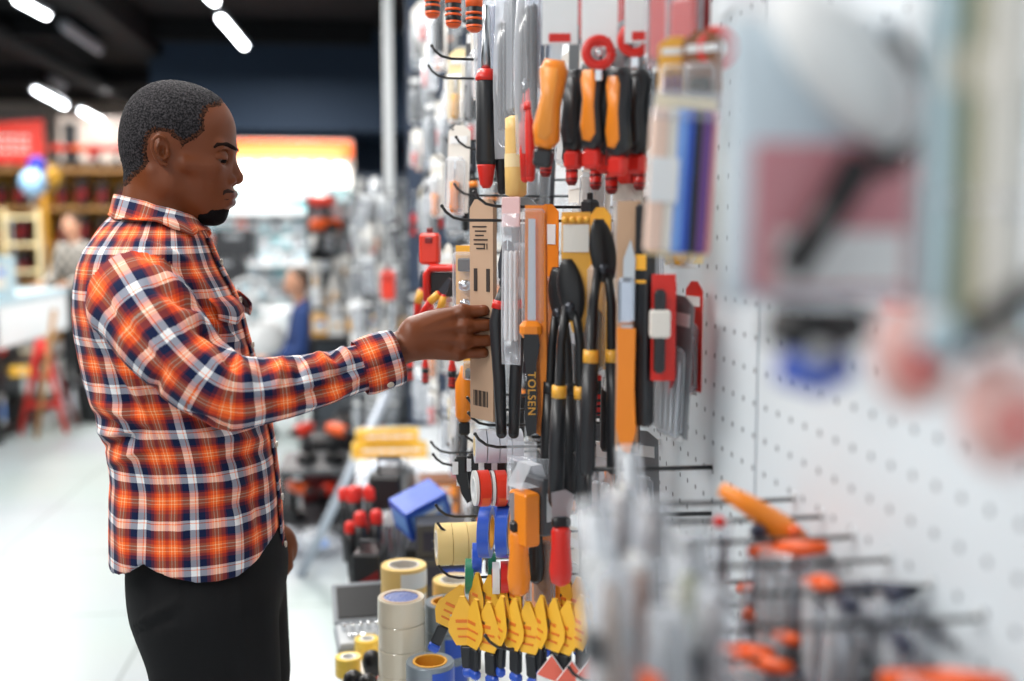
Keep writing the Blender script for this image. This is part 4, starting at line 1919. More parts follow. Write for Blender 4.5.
# --- clear upright bags and blisters, top centre
put('pb1', b_bag(.055, .30, K('darkgrey'), K('white')), 'tall clear bag of white parts hanging at the top, left of the silver blisters', 'package', 507, -40, 1.72, rz=-55)
put('pb1', None, 'tall clear bag with white contents right above the yellow roll', 'package', 528, -60, 1.60, rz=-62)
put('pb2', b_bag(.060, .20, mat('silver_foil', (190, 200, 215), rough=.25, metal=.7), K('white')), 'silver-grey bag hanging just behind the red-handled shears', 'package', 541, -50, 1.62, rz=-45)
put('pb2', None, 'silver bag hanging left, behind the thick black handle', 'package', 487, -30, 1.95, rz=-50)
put('cp1', b_card_pack(.07, .30, K('darkgrey'), K('darkgrey'), 'box'), 'dark grey long pack between the clear bags at the top', 'package', 517, -70, 1.72, rz=-72)

# --- thick black handle with red end, slim black handles, yellow roll, red shears
put('thick', b_grip_handle(.140, K('rubber'), K('red'), .0165), 'thick black rubber handle with a red end hanging left of two slim black handles', 'handle', 486, 77, 1.76, rz=0)
put('slim', b_pliers(.235, K('rubber'), K('rubber'), spread=.009), 'slim black-handled pliers hanging right of the thick black handle', 'pliers', 507.5, 40, 1.76, rz=-10)


def b_yroll():
    t = E('rolled_cloth')
    m = MB()
    m.lathe([(.010, 0), (.0165, .004), (.0172, .04), (.0165, .10), (.0168, .118), (.010, .122)], 16, 'Z', (0, 0, -.125))
    m.build('roll', K('amber'), t)
    m = MB()
    m.lathe([(.0175, 0), (.0177, .02)], 16, 'Z', (0, 0, -.08), cap=False)
    m.build('paper_band', K('cream'), t)
    m = MB()
    m.tube([(0, 0, 0), (.002, 0, -.006)], .002, 6)
    m.build('loop', WIRE(), t)
    return t


put('yroll', b_yroll, 'pale yellow rolled pad hanging right of the slim black handles', 'roll', 516, 114, 1.68, rz=0)
put('shear', b_pliers(.20, K('red'), K('red'), spread=.016), 'red-handled shears with pale jaws beside the big orange and black handle', 'pliers', 528, 44, 1.60, rz=-80, scale=(.8, .9, .95))

# --- orange and black handles in a row with red ends
kn = lambda: b_knife(.128, K('orange'), K('rubber'), K('red'), w=.034)
put('knA', b_knife(.118, K('orange'), mat('plastic_orange2', (236, 150, 60), rough=.4), K('rubber'), w=.036), 'fat bright orange handle, first of the orange and black row', 'handle', 555, 60, 1.46, rz=-20, tilt=7, scale=(1.0, 1.15, 1.0))
put('knB', b_knife(.115, K('rubber'), K('orange'), K('red'), w=.036), 'black handle with orange inlay, second in the orange and black row', 'handle', 593, 62, 1.44, rz=-40)
put('knB', None, 'black handle with slim orange inlay, last in the orange and black row', 'handle', 619, 68, 1.42, rz=-50)
put('knC', b_knife(.112, K('black'), K('rubber'), K('red'), w=.036), 'all-black handle with red end between the fat orange one and its neighbour', 'handle', 574, 70, 1.52, rz=-42)
put('knC', None, 'all-black handle with red end at the right end of the orange and black row', 'handle', 638, 70, 1.44, rz=-45)
put('knC', None, 'black handle with red end tucked behind the middle of the orange and black row', 'handle', 607, 76, 1.54, rz=-45)
put('knC', None, 'black handle with red end partly behind the last orange inlay', 'handle', 628, 84, 1.50, rz=-45)
for i, (px, py, Y, rz, lab) in enumerate(((560, -22, 1.42, -10, 'white tag with red foot above the fat orange handle'), (600, -18, 1.40, -20, 'greyish white tag over the red ring'),
                                          (644, -26, 1.36, -15, 'bright white tag above the right-hand red ring'))):
    def b_tag():
        t = E('price_tag')
        m = MB()
        m.box((0, 0, -.040), (.050, .003, .078), .001)
        m.build('card', K('white'), t)
        m = MB()
        m.box((0, -.002, -.071), (.030, .0012, .010))
        m.build('red_print', K('red'), t)
        return t
    put('tag', b_tag, lab, 'tag', px, py, Y, rz=rz, scale=(.92, 1, 1.05))


def b_ring():
    t = E('ring_clip')
    m = MB()
    pts = [(.016 * math.cos(a), 0, -.018 + .016 * math.sin(a)) for a in [2 * PI * k / 20 for k in range(21)]]
    m.tube(pts, .0065, 10)
    m.build('ring', K('red'), t)
    m = MB()
    m.box((0, 0, -.042), (.010, .004, .022), .002)
    m.ball((0, -.004, -.018), .006, 10)
    m.build('steel_tongue', CHROME(), t)
    return t


put('ring', b_ring, 'red round clip below the greyish white tag', 'clip', 599, 38, 1.40, rz=-10)
put('ring', b_ring, 'red round clip with steel glint below the bright white tag', 'clip', 635, 25, 1.37, rz=-10)
put('ring', b_ring, 'red round clip in the blur at the top above the multicoloured pack', 'clip', 717, 30, 1.10, rz=-20)

# --- dark red hanging cards behind the row
for i, (px, Y, lab) in enumerate(((585, 1.60, 'dark red card hanging behind the greyish white tag'), (622, 1.50, 'dark red card hanging between the two red round clips'), (668, 1.32, 'dark red card right of the bright white tag'), (690, 1.22, 'dark red card left of the blurred red clip'))):
    put('dred', b_card_pack(.055, .16, K('darkred'), K('red'), 'box'), lab, 'package', px, -60, Y, rz=-50)
# --- red ends in the lower shade of that row
for (px, py, Y, lab) in ((546, 150, 1.6, 'red plug tip under the red-handled shears'), (572, 158, 1.58, 'red plug tip under the fat orange handle'), (596, 162, 1.56, 'red plug tip low in the middle of the handle row'),
                         (612, 165, 1.52, 'red plug tip right of the middle of the handle row'), (640, 160, 1.48, 'red plug tip at the right end of the handle row')):
    put('rtip', b_screwdriver(.07, K('red'), K('darkred'), .009), lab, 'screwdriver', px, py - 22, Y, rz=0)

# --- row under the second line of pegs
put('strip', b_bag(.030, .25, K('white'), mat('pale_pink_card', (226, 190, 190))), 'narrow clear strip pack left of the orange pruning saw', 'package', 511, 200, 1.66, rz=-30)
put('pl1', b_pliers(.285, K('rubber'), K('red'), spread=.0085), 'black-handled long pliers with a red band, right of the tan card', 'pliers', 507.5, 240, 1.72, rz=-10, scale=(1.15, 1.15, 1.08))


def b_tolsen():
    t = E('pruning_saw')
    m = MB()
    m.prism([(-.016, .0), (.016, .0), (.020, -.32), (.010, -.345), (-.004, -.335), (-.016, -.20)], 'Y', .006, .011)
    m.build('backing_card', K('orange'), t)
    m = MB()
    m.prism([(.003, -.01), (.013, -.012), (.017, -.30), (.009, -.325), (.005, -.20)], 'Y', -.006, .006)
    m.build('orange_sheath', K('orange'), t)
    m = MB()
    m.box((-.004, 0, -.09), (.034, .016, .17), .005)
    m.build('clear_sleeve', FILM(), t)
    m = MB()
    m.prism([(-.011, -.02), (-.001, -.02), (.000, -.17), (-.012, -.17)], 'Y', -.0012, .0012)
    m.build('blade', STEEL(), t)
    m = MB()
    m.box((-.007, -.003, -.182), (.034, .022, .026), .008)
    m.build('guard', K('orange'), t)
    m = MB()
    m.prism([(-.017, -.185), (.003, -.185), (.006, -.205), (.001, -.235), (.003, -.30), (.001, -.335), (-.013, -.340), (-.017, -.31), (-.013, -.25), (-.018, -.21)], 'Y', -.013, .005)
    hd = m.build('handle', K('rubber'), t)
    glyphs('TOLSEN', 'handle_text', K('gold'), hd, (-.0062, -.0134, -.276), (PI / 2, PI / 2, 0), .0165, spacing=1.12)
    return t


put('tolsen', b_tolsen, 'orange pruning saw with black handle marked TOLSEN in a clear sleeve', 'saw', 536, 205, 1.60, rz=-8)
put('tolsen2', b_card_pack(.05, .34, K('orange'), K('rubber'), 'tool'), 'orange card pack standing proud just behind the marked pruning saw', 'package', 548, 212, 1.68, rz=-60)
put('silp', b_card_pack(.055, .21, K('grey'), K('lightgrey'), 'tool'), 'grey and silver pack left of the orange pruning saw', 'package', 524, 205, 1.78, rz=-50)


def b_ycard():
    t = E('hanging_card')
    m = MB()
    m.prism([(-.020, 0), (.020, 0), (.020, -.125), (.012, -.185), (-.004, -.185), (-.020, -.12)], 'Y', 0, .004)
    m.build('card', K('gold'), t)
    m = MB()
    m.box((0, -.0012, -.040), (.036, .0018, .042))
    m.build('white_label', K('paper'), t)
    m = MB()
    for k in range(4):
        m.ball((-.015 + .010 * k, -.002, -.012), .0052, 8)
    m.build('yellow_studs', K('gold'), t)
    return t


put('ycard', b_ycard, 'yellow card with a white label hanging above the black shears', 'package', 576, 212, 1.50, rz=-12, scale=(1.0, 1, .9))
put('ycard2', b_card_pack(.05, .23, K('gold'), K('black'), 'tool'), 'slim yellow pack right of the yellow card with the white label', 'package', 600, 216, 1.50, rz=-66)
put('bolt', b_bolt_cutter(.345, K('rubber'), K('gold')), 'black lopping shears with round head, left of the pair with yellow bands', 'shears', 571, 262, 1.50, rz=-22)
put('bolt', None, 'black lopping shears with silver notch and two yellow bands at the same height', 'shears', 603, 222, 1.46, rz=8)
put('bolt2', b_bolt_cutter(.33, K('black'), K('black')), 'plain black shears half hidden between the pruning saw and the lopping shears', 'shears', 560, 270, 1.58, rz=-40)
put('bolt2', None, 'plain black shears behind the knife with the orange handle', 'shears', 622, 232, 1.60, rz=-30)


def b_oknife():
    t = E('garden_knife')
    m = MB()
    m.prism([(-.014, 0), (.013, 0), (.012, -.08), (.015, -.135), (.006, -.165), (-.006, -.160), (-.014, -.13), (-.012, -.05)], 'Y', -.009, .009)
    m.build('handle', K('orange'), t)
    m = MB()
    m.prism([(-.008, -.002), (.008, -.002), (.011, .09), (.004, .115), (-.006, .09)], 'Y', -.001, .001)
    m.build('blade', STEEL(), t)
    m = MB()
    m.box((-.001, 0, .035), (.026, .014, .062), .006)
    m.build('foil_wrap', mat('silver_foil', (190, 200, 215), rough=.25, metal=.7), t)
    m = MB()
    m.tube([(-.010, 0, -.152), (-.002, 0, -.172), (.008, 0, -.172), (.012, 0, -.15)], .003, 8)
    m.build('hang_loop', K('black'), t)
    m = MB()
    m.box((0, .012, .0), (.034, .001, .33))
    m.build('backing_card', mat('tan_backing', (196, 160, 130)), t)
    return t


put('oknife', b_oknife, 'garden knife with plain orange handle and foil-wrapped blade', 'knife', 627, 328, 1.40, rz=-18, scale=(.9, .9, 1))
def b_blackbar():
    t = E('boxed_tool')
    m = MB()
    m.box((0, 0, -.150), (.022, .020, .29), .004)
    m.build('long_box', K('rubber'), t)
    m = MB()
    m.box((0, 0, -.004), (.010, .004, .018), .001)
    m.build('hang_tab', K('black'), t)
    m = MB()
    m.box((0, -.0106, -.08), (.018, .0012, .02))
    m.box((0, -.0106, -.105), (.018, .0012, .004))
    m.build('yellow_mark', K('gold'), t)
    return t


put('dk', b_blackbar, 'long black pack between the orange-handled knife and the red card', 'package', 646, 200, 1.40, rz=-50)
put('dk', None, 'long black pack under the top pegs, in line with the yellow card', 'package', 590, 196, 1.58, rz=-60)


def b_redcard():
    t = E('knife_on_card')
    m = MB()
    m.box((0, 0, -.068), (.031, .002, .138), .0008)
    m.build('card', K('red'), t)
    m = MB()
    m.box((-.006, -.009, -.072), (.015, .014, .108), .005)
    m.build('knife_body', K('rubber'), t)
    m = MB()
    m.box((-.006, -.010, -.062), (.026, .017, .036), .003)
    m.build('white_sleeve', K('paper'), t)
    m = MB()
    m.prism([(0, -.01), (.10, -.02), (.10, -.19), (0, -.135)], 'X', .014, .0165)
    m.build('folded_edge', mat('dark_red_edge', (170, 26, 30)), t)
    return t


put('redcard', b_redcard, 'black knife with white sleeve on a red card, alone against the white board', 'package', 664, 275, 1.38, rz=-6)
put('redcard2', b_card_pack(.05, .15, K('red'), K('darkred'), 'box'), 'second red card behind the one with the black knife', 'package', 694, 290, 1.46, rz=-80)


def b_multi():
    t = E('marker_set')
    cols = (('peach', -.026, .018), ('paper', -.011, .012), ('skyblue', .000, .013), ('blue', .010, .009), ('rubber', .0185, .010), ('purple', .029, .012), ('pink', .038, .006))
    m = MB()
    m.box((.006, .006, -.080), (.072, .002, .162), .001)
    m.build('card', K('cream'), t)
    for c_, x, w_ in cols:
        m = MB()
        m.box((x, -.002, -.085), (w_, .012, .145), .003)
        m.build('coloured_stick', K(c_), t)
    m = MB()
    m.box((-.020, -.0095, -.085), (.034, .002, .045), .001)
    m.build('white_label', K('white'), t)
    m = MB()
    m.box((.003, -.008, -.01), (.08, .006, .03), .002)
    m.build('clear_top', FILM(), t)
    return t


put('multi', b_multi, 'blurred pack of cream, blue, black and purple upright sticks', 'package', 683, 97, 1.05, rz=3, tilt=3, scale=(.86, 1, .95))
put('lilac', b_card_pack(.06, .12, K('gold'), K('purple'), 'bits'), 'yellow and lilac pack hanging above the multicoloured sticks', 'package', 676, 44, 1.12, rz=-20, scale=.6)
put('darkp', b_card_pack(.05, .10, K('brown'), K('black'), 'box'), 'dark brown pack to the right of the yellow and lilac one', 'package', 702, 40, 1.10, rz=-30, scale=.8)


# --- big blurred things nearest the lens
def b_device():
    """spray gun in a printed clear bag"""
    t = E('spray_gun')
    m = MB()
    w, hh = .098, .134
    rows = []
    for i in range(10):
        k = i / 9
        th = .010 * math.sin(PI * (.1 + .8 * k)) + .0008
        rows.append([(w / 2 * math.copysign(abs(math.cos(a)) ** .5, math.cos(a)), th * math.sin(a) + .010, .02 - hh * k) for a in [2 * PI * j / 18 for j in range(18)]])
    m.rings(rows)
    m.build('printed_card', mat('pale_blue_card', (206, 220, 230), rough=.35), t)
    m = MB()
    m.box((.004, -.004, -.074), (.086, .003, .070), .002)
    pc = m.build('pink_print', mat('rose_print', (208, 140, 148), rough=.3), t)
    m = MB()
    m.box((.008, -.0068, -.093), (.070, .0022, .026), .001)
    m.build('white_print', K('white'), pc)
    m = MB()
    m.tube([(-.030, -.016, .025), (-.008, -.018, .005), (.018, -.018, -.018), (.034, -.018, -.036)], [.012, .020, .021, .014], 14)
    m.build('gun_body', K('white'), t)
    m = MB()
    m.tube([(.012, -.020, -.048), (-.006, -.020, -.075), (-.024, -.020, -.098)], [.0095, .0080, .0075], 12)
    m.build('handle', K('black'), t)
    m = MB()
    m.tube([(.020, -.020, -.052), (.036, -.020, -.040), (.043, -.020, -.018)], [.006, .0075, .006], 10)
    m.tube([(.024, -.022, .010), (.043, -.022, -.012)], [.005, .004], 8)
    m.build('nozzle', K('black'), t)
    return t


put('device', b_device, 'white spray gun with black handle on a pale blue and rose card, very near', 'spray gun', 826, 60, .53, rz=0, scale=(.95, .95, 1.05))


def b_bluegrip():
    t = E('gripping_tool')
    m = MB()
    m.tube([(-.026, 0, -.006), (0, 0, -.012), (.026, 0, -.006)], [.012, .016, .010], 12)
    m.build('black_body', K('black'), t)
    m = MB()
    m.tube([(-.020, -.002, -.030), (0, -.002, -.034), (.018, -.002, -.030)], [.010, .0125, .008], 12)
    m.build('blue_grip', K('blue'), t)
    m = MB()
    m.ball((-.004, -.014, -.022), .007, 10)
    m.build('knob', K('lightgrey'), t)
    return t


put('bg', b_bluegrip, 'black and blue gripping tool hanging below the spray gun, blurred', 'tool', 818, 312, .50, rz=-6, scale=(.85, 1, .85))


def b_rose():
    t = E('dispenser_pack')
    m = MB()
    rows = []
    for z, r in ((0, .010), (-.008, .016), (-.03, .019), (-.05, .015), (-.062, .006)):
        rows.append([(r * math.cos(a), .8 * r * math.sin(a), z) for a in [2 * PI * j / 14 for j in range(14)]])
    m.rings(rows)
    m.build('rose_body', mat('rose_body', (226, 178, 172), rough=.3), t)
    m = MB()
    m.ball((.004, -.012, -.006), (.009, .006, .005), 12)
    m.ball((.012, -.012, -.052), (.009, .006, .007), 12)
    m.build('white_cap', K('white'), t)
    m = MB()
    m.ball((-.004, -.012, -.034), (.006, .006, .010), 12)
    m.build('red_patch', K('red'), t)
    return t


put('rose', b_rose, 'rose-coloured dispenser with a white cap beside the blue gripping tool', 'dispenser', 915, 308, .46, rz=0, scale=(1, 1, .72))
put('rose', None, 'rose and white dispenser cut by the right edge of the photo', 'dispenser', 1006, 360, .40, rz=10, scale=(1, 1, .70))


def b_darkbar():
    t = E('clamp_bar')
    m = MB()
    m.tube([(-.022, 0, -.012), (0, 0, 0), (.03, 0, .020)], [.005, .007, .006], 10)
    m.build('bar', K('black'), t)
    m = MB()
    m.ball((-.020, -.004, -.004), (.009, .007, .008), 12)
    m.build('grey_jaw', K('paleblue'), t)
    return t


put('dbar', b_darkbar, 'dark slanting clamp bar by the right edge, very blurred', 'clamp', 985, 325, .40, rz=0)
for i, (px, w_, c_, lab, Y) in enumerate(((958, .020, 'paleblue', 'pale blue upright pack by the right edge', .46), (985, .014, 'olive', 'olive green upright pack by the right edge', .45), (1012, .018, 'paper', 'whitish upright pack at the very right edge', .44), (938, .013, 'grey', 'grey upright pack right of the spray gun card', .48))):
    def b_up(w_=w_, c_=c_):
        t = E('hanging_box')
        m = MB()
        m.box((0, 0, -.065), (w_, .012, .16), .003)
        m.build('box_body', K(c_), t)
        m = MB()
        m.box((0, -.0066, -.03), (w_ * .7, .0012, .02), .0005)
        m.build('label', K('paper'), t)
        m = MB()
        m.ball((0, -.009, -.085), (w_ * .32, .003, .003), 10)
        m.build('shiny_clasp', CHROME(), t)
        return t
    put('up%d' % i, b_up, lab, 'package', px, 0, Y, rz=-10)
# back row of cards behind the spray gun, hanging on the wall face
bcols = ('paleblue', 'white', 'pink', 'grey', 'paleblue', 'white', 'pink')
blab = ('pale blue card on the board behind the left side of the spray gun', 'white card on the board behind the spray gun body', 'pink card on the board behind the spray gun handle', 'grey card on the board right of the spray gun',
        'pale blue card on the board behind the olive pack', 'white card on the board behind the rose dispenser', 'pink card on the board at the far right')
for i in range(7):
    Y = .98 - .085 * i
    def b_bc(c_=bcols[i]):
        t = E('card_pack')
        m = MB()
        m.box((0, 0, -.085), (.072, .0015, .17), .0005)
        m.build('card', K(c_), t)
        m = MB()
        m.box((0, -.012, -.105), (.056, .024, .11), .008)
        m.build('bubble', CLEAR(), t)
        m = MB()
        m.box((0, -.010, -.105), (.03, .012, .08), .004)
        m.build('contents', K('white' if c_ != 'white' else 'grey'), t)
        return t
    bt_ = b_bc()
    bt_.location = (XW - .02 - .012 * (i % 3), Y, 1.655 - .004 * (i % 2))
    bt_.rotation_euler = (0, 0, -PI / 2 + .06 * (i % 3))
    tag(bt_, blab[i], 'package')

# --- tape rolls on pegs
wt, wc = mat('white_tape', (222, 226, 236), rough=.3), K('cream')
for i, nm in enumerate(('outermost white tape roll on the heavy hook', 'white tape roll second from the tip of the heavy hook', 'white tape roll third from the tip of the heavy hook', 'white tape roll closest to the wall on the heavy hook')):
    make('wroll', b_roll(.0285, .0185, wt, wc, .016), nm, 'tape', PX(480, 446, P(480, 446, 1.80).x) + Vector((.0197 * i, -.002 * i, 0)), (0, 0, .02 * i))
rt = mat('red_tape', (222, 56, 36), rough=.3)
for i, nm in enumerate(('outermost red tape roll below the black clips', 'red tape roll in the middle of its hook', 'red tape roll farthest in on its hook')):
    p = P(483 + 17 * i, 488, 1.74)
    make('rroll', b_roll(.0290, .0175, rt, K('white'), .018, lab=K('deeporange')), nm, 'tape', p, (0, 0, .10 - .05 * i))
    p2 = p + Vector((-.0128, .001, 0))
    make('rlab', b_roll(.0285, .0045, mat('clear_white', (220, 222, 220), rough=.3), K('white'), .018), nm.replace('red tape roll', 'white disc by the red roll'), 'disc', p2, (0, 0, .10 - .05 * i))
ct = mat('masking_tape', (240, 212, 142), rough=.55)
for i, nm in enumerate(('cream masking tape roll with white label, outermost on its hook', 'cream masking tape roll in the middle of its hook', 'cream masking tape roll nearest the blue rolls')):
    make('croll', b_roll(.0375, .0260, ct, K('paper'), .025, lab=K('white')), nm, 'tape', P(443.5, 544, 1.92) + Vector((.0270 * i, 0, 0)), (.9, 0, .05))
btm = mat('blue_tape', (44, 92, 205), rough=.3)
for (px, py, Y, rz, nm) in ((486, 532, 1.80, -.25, 'blue tape roll with yellow core hanging lowest beside the cream rolls'), (504, 531, 1.74, -.25, 'blue tape roll with yellow core right of its twin, beside the orange box'),
                            (495, 520, 1.90, -.3, 'blue tape roll set back between the two blue ones in front')):
    make('broll', b_roll(.0430, .0190, btm, K('gold'), .029), nm, 'tape', P(px, py, Y), (0, 0, rz))
make('broll2', b_roll(.026, .016, btm, K('white'), .015), 'small blue spool above the green spool', 'tape', P(477, 558, 1.84), (0, 0, -.1))
make('groll', b_roll(.030, .014, K('green'), K('white'), .018), 'green spool left of the red and white spools', 'tape', P(469.5, 576, 1.84), (0, 0, -.1))
make('groll', None, 'green spool half hidden behind the small blue spool', 'tape', P(492, 570, 1.90), (0, 0, -.1))
make('rwroll', b_roll(.026, .014, K('red'), K('white'), .015), 'red spool under the blue tape rolls', 'tape', P(505, 577, 1.76), (0, 0, -.1))
make('rwroll2', b_roll(.026, .012, K('white'), K('red'), .015), 'white spool beside the red spool', 'tape', P(496, 578, 1.76), (0, 0, -.1))
make('stripe', b_roll(.0260, .0045, mat('lime_tape', (150, 190, 50), rough=.4), K('white'), .014), 'striped tape disc, yellow-green, outermost of the striped stack', 'tape', P(475, 400, 1.83))
for i, (c_, nm) in enumerate((('gold', 'yellow disc second in the striped stack below the little finger'), ('green', 'dark green disc in the middle of the striped stack'), ('lime', 'light green disc fourth in the striped stack'), ('gold', 'yellow disc closest to the wall in the striped stack'))):
    make('stripe' + c_ + str(i), b_roll(.0260, .0045, K(c_), K('white'), .014), nm, 'tape', P(475, 400, 1.83) + Vector((.0052 * (i + 1), 0, 0)))


# --- black clips
def b_clip():
    t = E('spring_clamp')
    m = MB()
    m.box((0, 0, -.012), (.022, .016, .030), .004)
    m.prism([(-.010, -.02), (.010, -.02), (.014, -.052), (.004, -.058), (-.006, -.040)], 'Y', -.007, .007)
    m.build('clamp_body', K('black'), t)
    m = MB()
    m.box((-.009, -.0085, -.016), (.010, .002, .022), .0005)
    m.build('white_sticker', K('white'), t)
    return t


for i, (px, py, Y, nm) in enumerate(((461, 458, 1.86, 'black spring clamp with white sticker, outermost on its hook'), (474, 455, 1.86, 'black spring clamp second on its hook, under the first white roll'), (487, 457, 1.84, 'black spring clamp third on its hook, under the white rolls'),
                                     (500, 456, 1.82, 'black spring clamp fourth on its hook, above the red tape rolls'), (465, 470, 1.90, 'black spring clamp hanging lowest, behind the one with the sticker'))):
    put('clip', b_clip, nm, 'clamp', px, py, Y, rz=-10)


# --- orange box with a dark front, orange and red handles
def b_obox():
    t = E('hanging_tool_box')
    m = MB()
    m.box((-.006, 0, -.052), (.026, .045, .078), .003)
    m.build('orange_carton', K('orange'), t)
    m = MB()
    m.box((.020, -.002, -.035), (.024, .050, .085), .003)
    m.build('dark_side', K('darkgrey'), t)
    m = MB()
    m.box((.022, -.0275, -.035), (.014, .0012, .042))
    m.build('grey_label', K('lightgrey'), t)
    m = MB()
    m.prism([(-.025, -.005), (.025, -.005), (.012, .028), (-.006, .028)], 'Y', -.018, .018)
    m.build('clear_lid', CLEAR(), t)
    return t


put('obox', b_obox, 'orange box with dark side and grey label hanging right of the red tape rolls', 'box', 528, 482, 1.56, rz=25, tilt=0)


def b_trowel(col, L_=.13):
    t = E('hanging_scraper')
    m = MB()
    m.lathe([(.006, 0), (.014, .008), (.0165, .035), (.0135, .085), (.0140, .115), (.010, .128)], 16, 'Z', (0, 0, -L_), sy=.8)
    m.build('handle', K(col), t)
    m = MB()
    m.box((0, 0, .004), (.026, .018, .022), .005)
    m.build('collar', K('black'), t)
    m = MB()
    m.tube([(-.018, 0, -.05), (.018, -.002, -.052)], .0012, 6)
    m.build('tie_wire', WIRE(), t)
    m = MB()
    m.prism([(-.012, .012), (.012, .012), (.018, .060), (.006, .072), (-.014, .066)], 'Y', -.001, .001)
    bl = m.build('blade', STEEL(), t)
    return t


put('otr', lambda: b_trowel('orange'), 'scraper with orange handle hanging under the orange box', 'scraper', 519, 528, 1.56, rz=0, scale=(1.05, 1.1, .78))
put('rtr', lambda: b_trowel('red'), 'scraper with bright red handle and black collar, above the yellow cards', 'scraper', 561, 524, 1.48, rz=0, scale=(1.0, 1.0, .68))
put('btr', lambda: b_trowel('black'), 'scraper with black handle between the orange and the red one', 'scraper', 536, 520, 1.60, rz=-20, scale=.75)
put('oback', b_card_pack(.05, .20, K('orange'), K('brown'), 'box'), 'orange card pack behind the black scraper', 'package', 546, 490, 1.62, rz=-40)
put('oback', None, 'orange card pack hanging low behind the orange-handled scraper', 'package', 538, 508, 1.70, rz=-50)
put('cb', b_bag(.05, .09, K('grey'), CLEAR()), 'clear bag with grey parts above the red-handled scraper', 'package', 548, 462, 1.58, rz=-20)
put('cb', None, 'clear bag on the heavy hook next to the last white roll', 'package', 522, 444, 1.66, rz=-30)


# --- yellow putty knives, two rows
yc = mat('putty_yellow', (238, 182, 58), rough=.4)
words = ['first', 'second', 'third', 'fourth', 'fifth', 'sixth', 'seventh', 'eighth', 'ninth', 'tenth', 'eleventh']
for i in range(9):
    px = 478 + 12.6 * i
    put('putty', b_putty(yc), 'yellow putty knife, %s from the left in the upper row' % words[i], 'putty knife', px, 580 + (i % 3) * 2.5, 1.80 - .020 * i, rz=-66 + 9 * ((i * 5) % 3), tilt=((i * 7) % 5 - 2) * 2.5, scale=.84)
for i in range(10):
    px = 463 + 13.2 * i
    put('putty', None, 'yellow putty knife, %s from the left in the lower row' % words[i], 'putty knife', px, 604 + (i % 3) * 3, 1.64 - .018 * i, rz=-22 if i == 0 else -68 + 10 * ((i * 4) % 3), tilt=((i * 3) % 5 - 2) * 2.6, scale=.84)
put('putty', None, 'yellow putty knife swung out furthest left, below the cream roll stack', 'putty knife', 459, 592, 1.80, rz=-15, tilt=24, scale=.84)
for i in range(5):
    def b_rw():
        t = E('card_pack')
        m = MB()
        m.prism([(-.022, -.03), (0, 0), (.022, -.03), (.024, -.11), (-.024, -.11)], 'Y', -.001, .001)
        m.build('card', K('white'), t)
        m = MB()
        m.prism([(-.021, -.031), (0, -.002), (.021, -.031), (.010, -.040), (-.010, -.035)], 'Y', -.0022, -.001)
        m.prism([(-.022, -.07), (-.004, -.05), (.006, -.085), (-.02, -.10)], 'Y', -.0022, -.001)
        m.build('red_print', mat('coral_red', (232, 108, 88)), t)
        m = MB()
        m.ball((.006, -.010, -.075), (.012, .008, .018), 12)
        m.build('bubble', CLEAR(), t)
        return t
    put('rw', b_rw, ['red and white card pack at the bottom edge, leftmost, under the yellow cards', 'red and white card pack at the bottom edge, second from the left', 'red and white card pack at the bottom edge, middle one',
                     'red and white card pack at the bottom edge, second from the right', 'red and white card pack at the bottom edge, next to the grey blur'][i], 'package', 552 + 20 * i, 654 + 6 * (i % 2), 1.50 - .03 * i, rz=-20 + 9 * i)


# --- square wire basket hook and the lower right pegs
def b_loop():
    t = E('wire_basket_hook')
    m = MB()
    y0, y1 = -.30, .30
    m.tube([(0, y1, 0), (-.10, y1, 0), (-.17, y1 - .01, 0), (-.17, y0 + .01, -.0), (-.10, y0, 0), (0, y0, 0)], .0032, 8)
    m.build('upper_rail', WIRE(), t)
    m = MB()
    m.tube([(0, y1, -.065), (-.17, y1 - .01, -.065), (-.17, y0 + .01, -.065), (0, y0, -.065)], .0032, 8)
    m.build('lower_rail', WIRE(), t)
    for y in (y0 + .01, -.1, .1, y1 - .01):
        m = MB()
        m.tube([(-.17, y, 0), (-.17, y, -.065)], .0028, 8)
        m.build('strut', WIRE(), t)
    return t


make('loop', b_loop, 'square black wire frame sticking out of the white board', 'hook', (XW, 1.74, 1.226))
for i in range(6):
    nm = ['just right of the square wire frame', 'below the long orange pouch', 'above the first dark gap', 'in the middle of the slanting row', 'past the middle of the slanting row', 'right of the small red clips', 'near the right edge', 'at the right edge of the photo'][i]
    Y = 1.14 - .075 * i
    o = make('hook0.20', b_hook(.20), 'blurred black hook in the lower right, ' + nm, 'hook', (XW, Y, 1.255))


def b_opack(c1='deeporange'):
    def f():
        t = E('blade_pack')
        m = MB()
        m.box((0, 0, -.045), (.020, .034, .085), .004)
        m.build('clear_case', CLEAR(), t)
        m = MB()
        m.box((.004, 0, -.055), (.004, .030, .06), .001)
        m.build('backing_card', K('mauvegrey'), t)
        m = MB()
        m.tube([(-.002, -.036, .008), (-.002, -.008, .0), (-.002, .030, -.012)], [.0040, .0062, .0045], 10)
        m.build('orange_cap', K(c1), t)
        m = MB()
        for k in (-1, 0, 1):
            m.tube([(0, k * .010, -.02), (0, k * .010, -.078)], .0035, 6)
        m.build('steel_bits', mat('grey_steel', (120, 124, 130), rough=.35, metal=.6), t)
        return t
    return f


